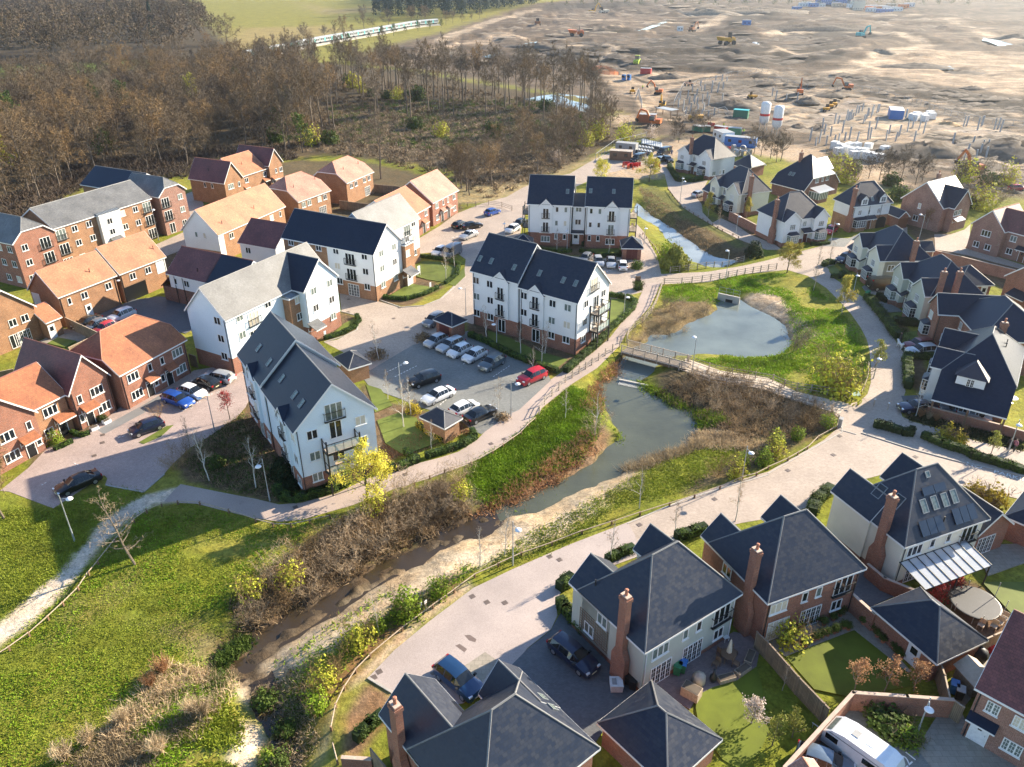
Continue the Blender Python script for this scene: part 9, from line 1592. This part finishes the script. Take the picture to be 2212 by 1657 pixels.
def clods(n,seed,ps,mat,hh):
 g=np.random.RandomState(seed);P=wpoly(ps);lo=P.min(0);hi=P.max(0);X=lo+(hi-lo)*g.rand(n*3,2);X=X[(sdist(X[:,0],X[:,1],P)<0)&(sdist(X[:,0],X[:,1],SITEP)<0)][:n];n=len(X);k=7;r=g.uniform(.5,1,n)*(X[:,1]/170)**.8;a=np.arange(k)*6.2832/k
 R=r[:,None]*g.uniform(.6,1.3,(n,k))*1.7;st=g.uniform(1,2.6,n)[:,None];V=np.stack([X[:,:1]+np.cos(a)*R*st,X[:,1:]+np.sin(a)*R,np.repeat((land(X[:,0],X[:,1])-.15)[:,None],k,1)],2);T=np.stack([X[:,0]+g.normal(size=n)*r*.3,X[:,1]+g.normal(size=n)*r*.3,land(X[:,0],X[:,1])+r*hh*g.uniform(.4,1.2,n)],1)[:,None]
 V=np.concatenate([V,T],1).reshape(-1,3);i=np.arange(k);F_=np.stack([i,(i+1)%k,np.full(k,k)],1);F_=(F_[None]+np.arange(n)[:,None,None]*(k+1)).reshape(-1,3);tag(link('earth_clods',arrmesh('earth_clods',V,F_,mat)),kind='stuff')
for i,(n,q,m,hh) in enumerate(((200,[(1106,110),(1250,85),(1400,80),(1660,65),(1850,70),(1830,120),(1700,150),(1480,148),(1300,150),(1180,150)],'soil_dark',.5),(230,[(1659,155),(1834,160),(2212,212),(2212,290),(2034,245),(1840,200),(1659,187)],'soil_dark',.6),(260,[(1470,180),(1660,175),(1660,260),(1450,245)],'soil_dark',.55),(300,[(1659,190),(1900,210),(2212,290),(2212,420),(1900,330),(1660,270)],'soil_mid',.5),(130,[(800,135),(1100,40),(1500,5),(2100,40),(2200,110),(1900,60),(1500,50),(1200,90),(1000,165)],'soil_mid',.5),(150,[(2050,300),(2212,290),(2212,430),(2080,400)],'soil_dark',.8))): clods(n,900+i,q,m,hh)
def figure(name,label,cat,p,to,J,Ed,zones,sc=1.,group=None,mats=()):
 me=bpy.data.meshes.new(name);me.from_pydata([j[0] for j in J],Ed,[]);o=bpy.data.objects.new(name,me);COL.objects.link(o)
 m=o.modifiers.new('s','SKIN');m.use_smooth_shade=True;sv=me.skin_vertices[0].data
 for i,j in enumerate(J): sv[i].radius=(j[1],j[1]) if not isinstance(j[1],tuple) else j[1]
 sv[0].use_root=True;s=o.modifiers.new('d','SUBSURF');s.levels=1;s.render_levels=1;bpy.context.view_layer.update()
 m2=bpy.data.meshes.new_from_object(o.evaluated_get(bpy.context.evaluated_depsgraph_get()));bpy.data.objects.remove(o)
 m2.materials.clear()
 for k in mats: m2.materials.append(M[k])
 for f in m2.polygons: f.material_index=zones(f.center)
 o=link(name,m2);q=gp(p);r=px(to);o.location=(q.x,q.y,max(q.z,0)+.02);o.rotation_euler=(0,0,math.atan2(r.y-q.y,r.x-q.x));o.scale=(sc,)*3;return tag(o,label,cat,group)
def person(label,p,to,top,legs,group=None,sc=1.):
 J=[((0,0,.95),(.13,.16)),((0,0,1.2),(.12,.16)),((0,0,1.42),(.11,.19)),((0,0,1.53),.055),((.02,0,1.63),.09),((.03,0,1.74),.085),((.02,.2,1.4),.06),((.06,.27,1.12),.048),((.2,.25,.92),.035),((.02,-.2,1.4),.06),((-.06,-.27,1.12),.048),((.05,-.26,.88),.035),((.12,.09,.5),.075),((.06,.1,.08),.05),((.22,.1,.04),.045),((-.1,-.09,.5),.075),((-.26,-.1,.1),.05),((-.14,-.1,.04),.045)]
 E=[(0,1),(1,2),(2,3),(3,4),(4,5),(2,6),(6,7),(7,8),(2,9),(9,10),(10,11),(0,12),(12,13),(13,14),(0,15),(15,16),(16,17)]
 def z(c):
  if c.z>1.7 or(c.z>1.58 and c.x<0): return 3
  if c.z>1.5: return 2
  if c.z<.1: return 3
  if abs(c.y)>.2 and c.z<.95: return 2
  return 0 if c.z>.93 else 1
 return figure('person',label,'person',p,to,J,E,z,sc,group,(top,legs,'skin','hair'))
person('person in dark clothes walking a big white dog on the lane',('C',850,1095),('C',800,1085),'cloth_dark','cloth_dark');person('walker in dark clothes beside the hedge strip lamp',(2177,974),(2150,990),'cloth_dark','cloth_dark');person('walker in pink top beside the hedge strip lamp',(2188,976),(2160,992),'cloth_pink','cloth_dark')
for x,y,c,l in((1342,1335,20,'worker in yellow jacket by the black vans'),(1378,1350,20,'worker in blue beside the black vans'),(1826,1110,20,'worker in yellow jacket at the red skip'),(1999,1165,20,'worker in yellow jacket below the silos'),(1128,775,20,'worker in yellow beside the small yellow dumper'),(1797,1420,30,'worker in yellow left of the pair on the sunlit slab'),(1868,1490,30,'worker in yellow right of the pair on the sunlit slab')): person(l,(c,x,y),(c,x+10,y+5),'hivis' if 'yellow' in l else 'cloth_blue','cloth_blue',sc=1.1)
figure('dog','big white fluffy dog on a lead in the lane','dog',('C',848,1150),('C',810,1120),[((-.35,0,.62),.15),((0,0,.58),.16),((.35,0,.62),.18),((.52,0,.8),.11),((.66,0,.9),.1),((.84,0,.86),.05),((-.42,.12,.45),.1),((-.52,.12,.25),.05),((-.46,.12,.04),.05),((-.42,-.12,.45),.1),((-.34,-.12,.25),.05),((-.28,-.12,.04),.05),((.38,.12,.35),.06),((.44,.12,.04),.05),((.36,-.12,.35),.06),((.28,-.12,.04),.05),((-.55,0,.75),.07),((-.75,0,.85),.09),((.64,.08,.99),.03),((.64,-.08,.99),.03)],[(0,1),(1,2),(2,3),(3,4),(4,5),(0,6),(6,7),(7,8),(0,9),(9,10),(10,11),(2,12),(12,13),(2,14),(14,15),(0,16),(16,17),(4,18),(4,19)],lambda c:0,1.15,None,('fur_white',))
o=gob('trampoline','round trampoline with tall net pole on the soil bed','trampoline',(33,1770,290));m=MB();m.lathe([(1.95,.78),(2.05,.8),(2.05,.86),(1.95,.88)],28);m.build('frame','black_metal',o);m=MB();m.lathe([(0.01,.84),(1.96,.85)],28);m.build('mat','cgrey',o)
for i in range(6): a=i*1.047;m=MB();m.tube((1.9*math.cos(a),1.9*math.sin(a),0),(1.95*math.cos(a),1.95*math.sin(a),.8),.035,.035,6);m.build('leg','galv',o)
m=MB()
for i in range(6): a=i*1.047+.3;m.tube((2.1*math.cos(a),2.1*math.sin(a),.5),(2.15*math.cos(a),2.15*math.sin(a),2.5 if i in(0,5) else 1.4),.03,.03,6)
m.build('net_pole','mesh_grey',o)
o=gob('playhouse','small wooden playhouse with felt roof between fence and house','playhouse',(33,1590,890),(33,1690,1000),0);bx([(0,1.9,0,1.8,0,1.5)]).build('wall','wood_fence',o);MB().add([(-.2,-.2,1.4),(2.1,-.2,1.4),(2.1,.9,2.2),(-.2,.9,2.2),(2.1,2.,1.4),(-.2,2.,1.4)],[(0,1,2,3),(3,2,4,5)]).build('roof','beige',o)
def bin_(label,p,col,lid,sc=1.):
 o=gob('wheelie_bin',label,'bin',p,(p[0],p[1]+30,p[2]+10),0,'wheelie bins');MB().add([(-.24,-.28,.08),(.24,-.28,.08),(.24,.28,.08),(-.24,.28,.08),(-.29,-.36,1.),(.29,-.36,1.),(.29,.36,1.),(-.29,.36,1.)],[(3,2,1,0),(0,1,5,4),(1,2,6,5),(2,3,7,6),(3,0,4,7)]).build('body',col,o);bx([(-.31,.31,-.39,.38,1.004,1.07)]).build('lid',lid,o)
bin_('blue lidded wheelie bin by the patio doors',(23,1470,830),'plastic_green','sblue');bin_('green wheelie bin next to the blue lidded bin',(23,1425,850),'plastic_green','plastic_green');bin_('green wheelie bin behind the pale green house chimney',(23,955,890),'plastic_green','plastic_green');bin_('dark bin beside the pale green house corner',(23,1000,930),'black_plastic','black_plastic');bin_('dark water butt bin nearest the garage corner',(23,1045,975),'black_plastic','black_plastic');bin_('green wheelie bin at the lane hedge end',('C',495,590),'plastic_green','plastic_green');bin_('dark bin beside the playhouse back',(33,1640,1060),'black_plastic','cgrey');bin_('blue bin behind the playhouse',(33,1590,1010),'sblue','sblue')
o=gob('parasol','closed cream parasol standing in the round patio table','parasol',(23,1862,735),z=0);MB().tube((0,0,0),(0,0,2.4),.03,.03,6).build('pole','wood_pale',o);MB().lathe([(.22,1.0),(.2,1.3),(.12,2.),(.08,2.2),(.03,2.35)],10).build('canopy','cream',o)
o=gob('patio_table','round dark wooden patio table with the parasol','table',(23,1862,735),z=0);MB().lathe([(.6,.70),(.62,.71),(.62,.74),(.6,.75)],18).build('table_top','wood_brown',o);bx([(-.4,-.34,-.4,-.34,0,.7)]).build('leg','wood_brown',o);bx([(.34,.4,-.4,-.34,0,.7)]).build('leg','wood_brown',o);bx([(-.4,-.34,.34,.4,0,.7)]).build('leg','wood_brown',o);bx([(.34,.4,.34,.4,0,.7)]).build('leg','wood_brown',o)
_se=bx([(-.25,.25,-.25,.25,.42,.46)]);_ba=bx([(-.25,.25,.22,.26,.5,.95)]);_lg=bx([(-.02,.02,-.02,.02,0,.42)])
CHM={}
def chair(label,p,to,mat,group):
 if mat not in CHM: CHM[mat]=(_se.mesh('seat',mat),_ba.mesh('backrest',mat),_lg.mesh('leg',mat))
 s,b,l=CHM[mat];o=gob('garden_chair',label,'chair',p,to,0,group);link('seat',s,o);link('backrest',b,o)
 for x in(-.22,.22):
  for y in(-.22,.22): link('leg',l,o).location=(x,y,0)
for p,t,l in(((23,1760,790),(23,1800,820),'dark folding chair left of the parasol table'),((23,1930,790),(23,1950,760),'dark folding chair right of the parasol table'),((23,1800,690),(23,1770,660),'dark folding chair behind the parasol table'),((23,1910,690),(23,1950,660),'dark folding chair near the toy boxes')): chair(l,p,t,'wood_brown','dark chairs round the parasol table')
chair('white plastic chair by the pale green house corner',(23,1838,560),(23,1880,540),'white_upvc',None)
for p,l in(((33,1830,460),'wooden armchair left on the trampoline decking'),((33,1940,470),'wooden armchair in the middle of the trampoline decking'),((33,2030,400),'wooden armchair right on the trampoline decking'),((33,1990,440),'wooden armchair behind the decking table')): chair(l,p,(p[0],p[1]+40,p[2]+20),'wood_pale','armchairs on the trampoline decking')
def planter(label,p,to,L=1.4,mat='wood_pale',h=.4,w=.3): 
 o=gob('planter',label,'planter',p,to,0,'wooden planters');bx([(-L/2,L/2,-w,w,0,h)]).build('box',mat,o);bx([(-L/2+.05,L/2-.05,-w+.05,w-.05,h+.004,h+.02)]).build('soil','soil_dark',o)
planter('wooden planter below the curved patio edge',(23,1850,905),(23,1905,890));planter('wooden planter at the bend of the patio edge',(23,1990,835),(23,2040,800));planter('wooden planter at the right end of the patio',(23,2052,725),(23,2070,680));planter('white stone planter by the left court door',(2,820,398),(2,840,390),.9,'lamp_white');planter('white stone planter by the gabled court door',(2,925,340),(2,945,330),.9,'lamp_white');planter('wooden cold planter with glass frame by the garage',(23,1545,1040),(23,1600,1070),1.4,'wood_pale',.9,.45)
o=gob('covered_barbecue','barbecue under a beige cover on the patio','barbecue',(23,1610,930),z=0);MB().lathe([(.5,0),(.55,.4),(.5,.8),(.3,1.),(.05,1.1)],9).build('cover','beige',o,True);o=gob('chiminea','dark iron chiminea beside the covered barbecue','chiminea',(23,1735,915),z=0);MB().lathe([(.2,0),(.3,.4),(.28,.6),(.1,.85),(.1,1.3)],10).build('body','black_metal',o,True)
o=gob('builders_bag','white bulk bag with lids on the shaded drive','bag',(23,898,975),z=0);MB().add([(-.45,-.45,0),(.45,-.45,0),(.45,.45,0),(-.45,.45,0),(-.5,-.5,.75),(.5,-.5,.75),(.48,.5,.75),(-.5,.5,.75)],[(3,2,1,0),(4,5,6,7),(0,1,5,4),(1,2,6,5),(2,3,7,6),(3,0,4,7)]).build('bag','cwhite',o);bx([(-.35,.0,-.3,.3,.754,.78)]).build('lid','cgrey',o)
o=gob('covered_grill','black covered grill by the board fence','barbecue',(33,1810,720),z=0);MB().lathe([(.6,0),(.7,.5),(.6,.9),(.2,1.2)],10).build('cover','black_plastic',o,True);o=gob('toy_slide','red and green plastic toy slide','toy',(33,1950,640),(33,1990,600),0);bx([(-.7,.0,-.3,.3,.0,.5)]).build('base','sred',o);MB().add([(0,-.25,.9),(1.2,-.25,.1),(1.2,.25,.1),(0,.25,.9)],[(0,1,2,3)]).build('chute','lime',o)
_po=MB().lathe([(.16,0),(.22,.38),(.24,.4),(.2,.4)],10).mesh('pot','terracotta');_pf=SH['green'][0].parts[1][1]
for i,(x,y) in enumerate(((285,450),(350,420),(410,400),(480,430),(560,390),(620,350),(640,320),(300,610),(320,615),(400,560),(430,550),(470,530),(510,520),(570,500),(590,490),(650,460),(690,470),(820,420),(900,470),(940,530),(990,580),(1090,640),(1110,690),(1140,710),(220,520),(250,480))):
 o=thing('flower_pot','planted pot on the patio of the red brick house','pot',px((33,x,y)),0,'planted pots on the brick house patio');link('pot',_po,o);f=link('foliage',_pf,o);f.scale=(.35,.35,.4);f.location=(0,0,.35)
for p,l in(((32,2095,165),'white round garden table behind the half timbered house'),((2,300,600),'') )[:1]: o=gob('garden_table',l,'table',p,z=0);MB().lathe([(.3,0),(.05,.1),(.05,.7),(.7,.71),(.7,.75)],16).build('table_top','lamp_white',o)
_h=MB().box(-1500,1600,-60,2350,-14,58).build('haze','white_upvc');nh=Nd('haze_air');nh.n.remove(nh.b);_v=nh.new('VolumePrincipled');_v.inputs['Color'].default_value=(.86,.92,1,1);_v.inputs['Density'].default_value=.00016;_v.inputs['Anisotropy'].default_value=.8
nh.li(_v.outputs[0],nh.n['Material Output'].inputs['Volume']);_h.data.materials.clear();_h.data.materials.append(M['haze_air']);tag(_h,kind='stuff')
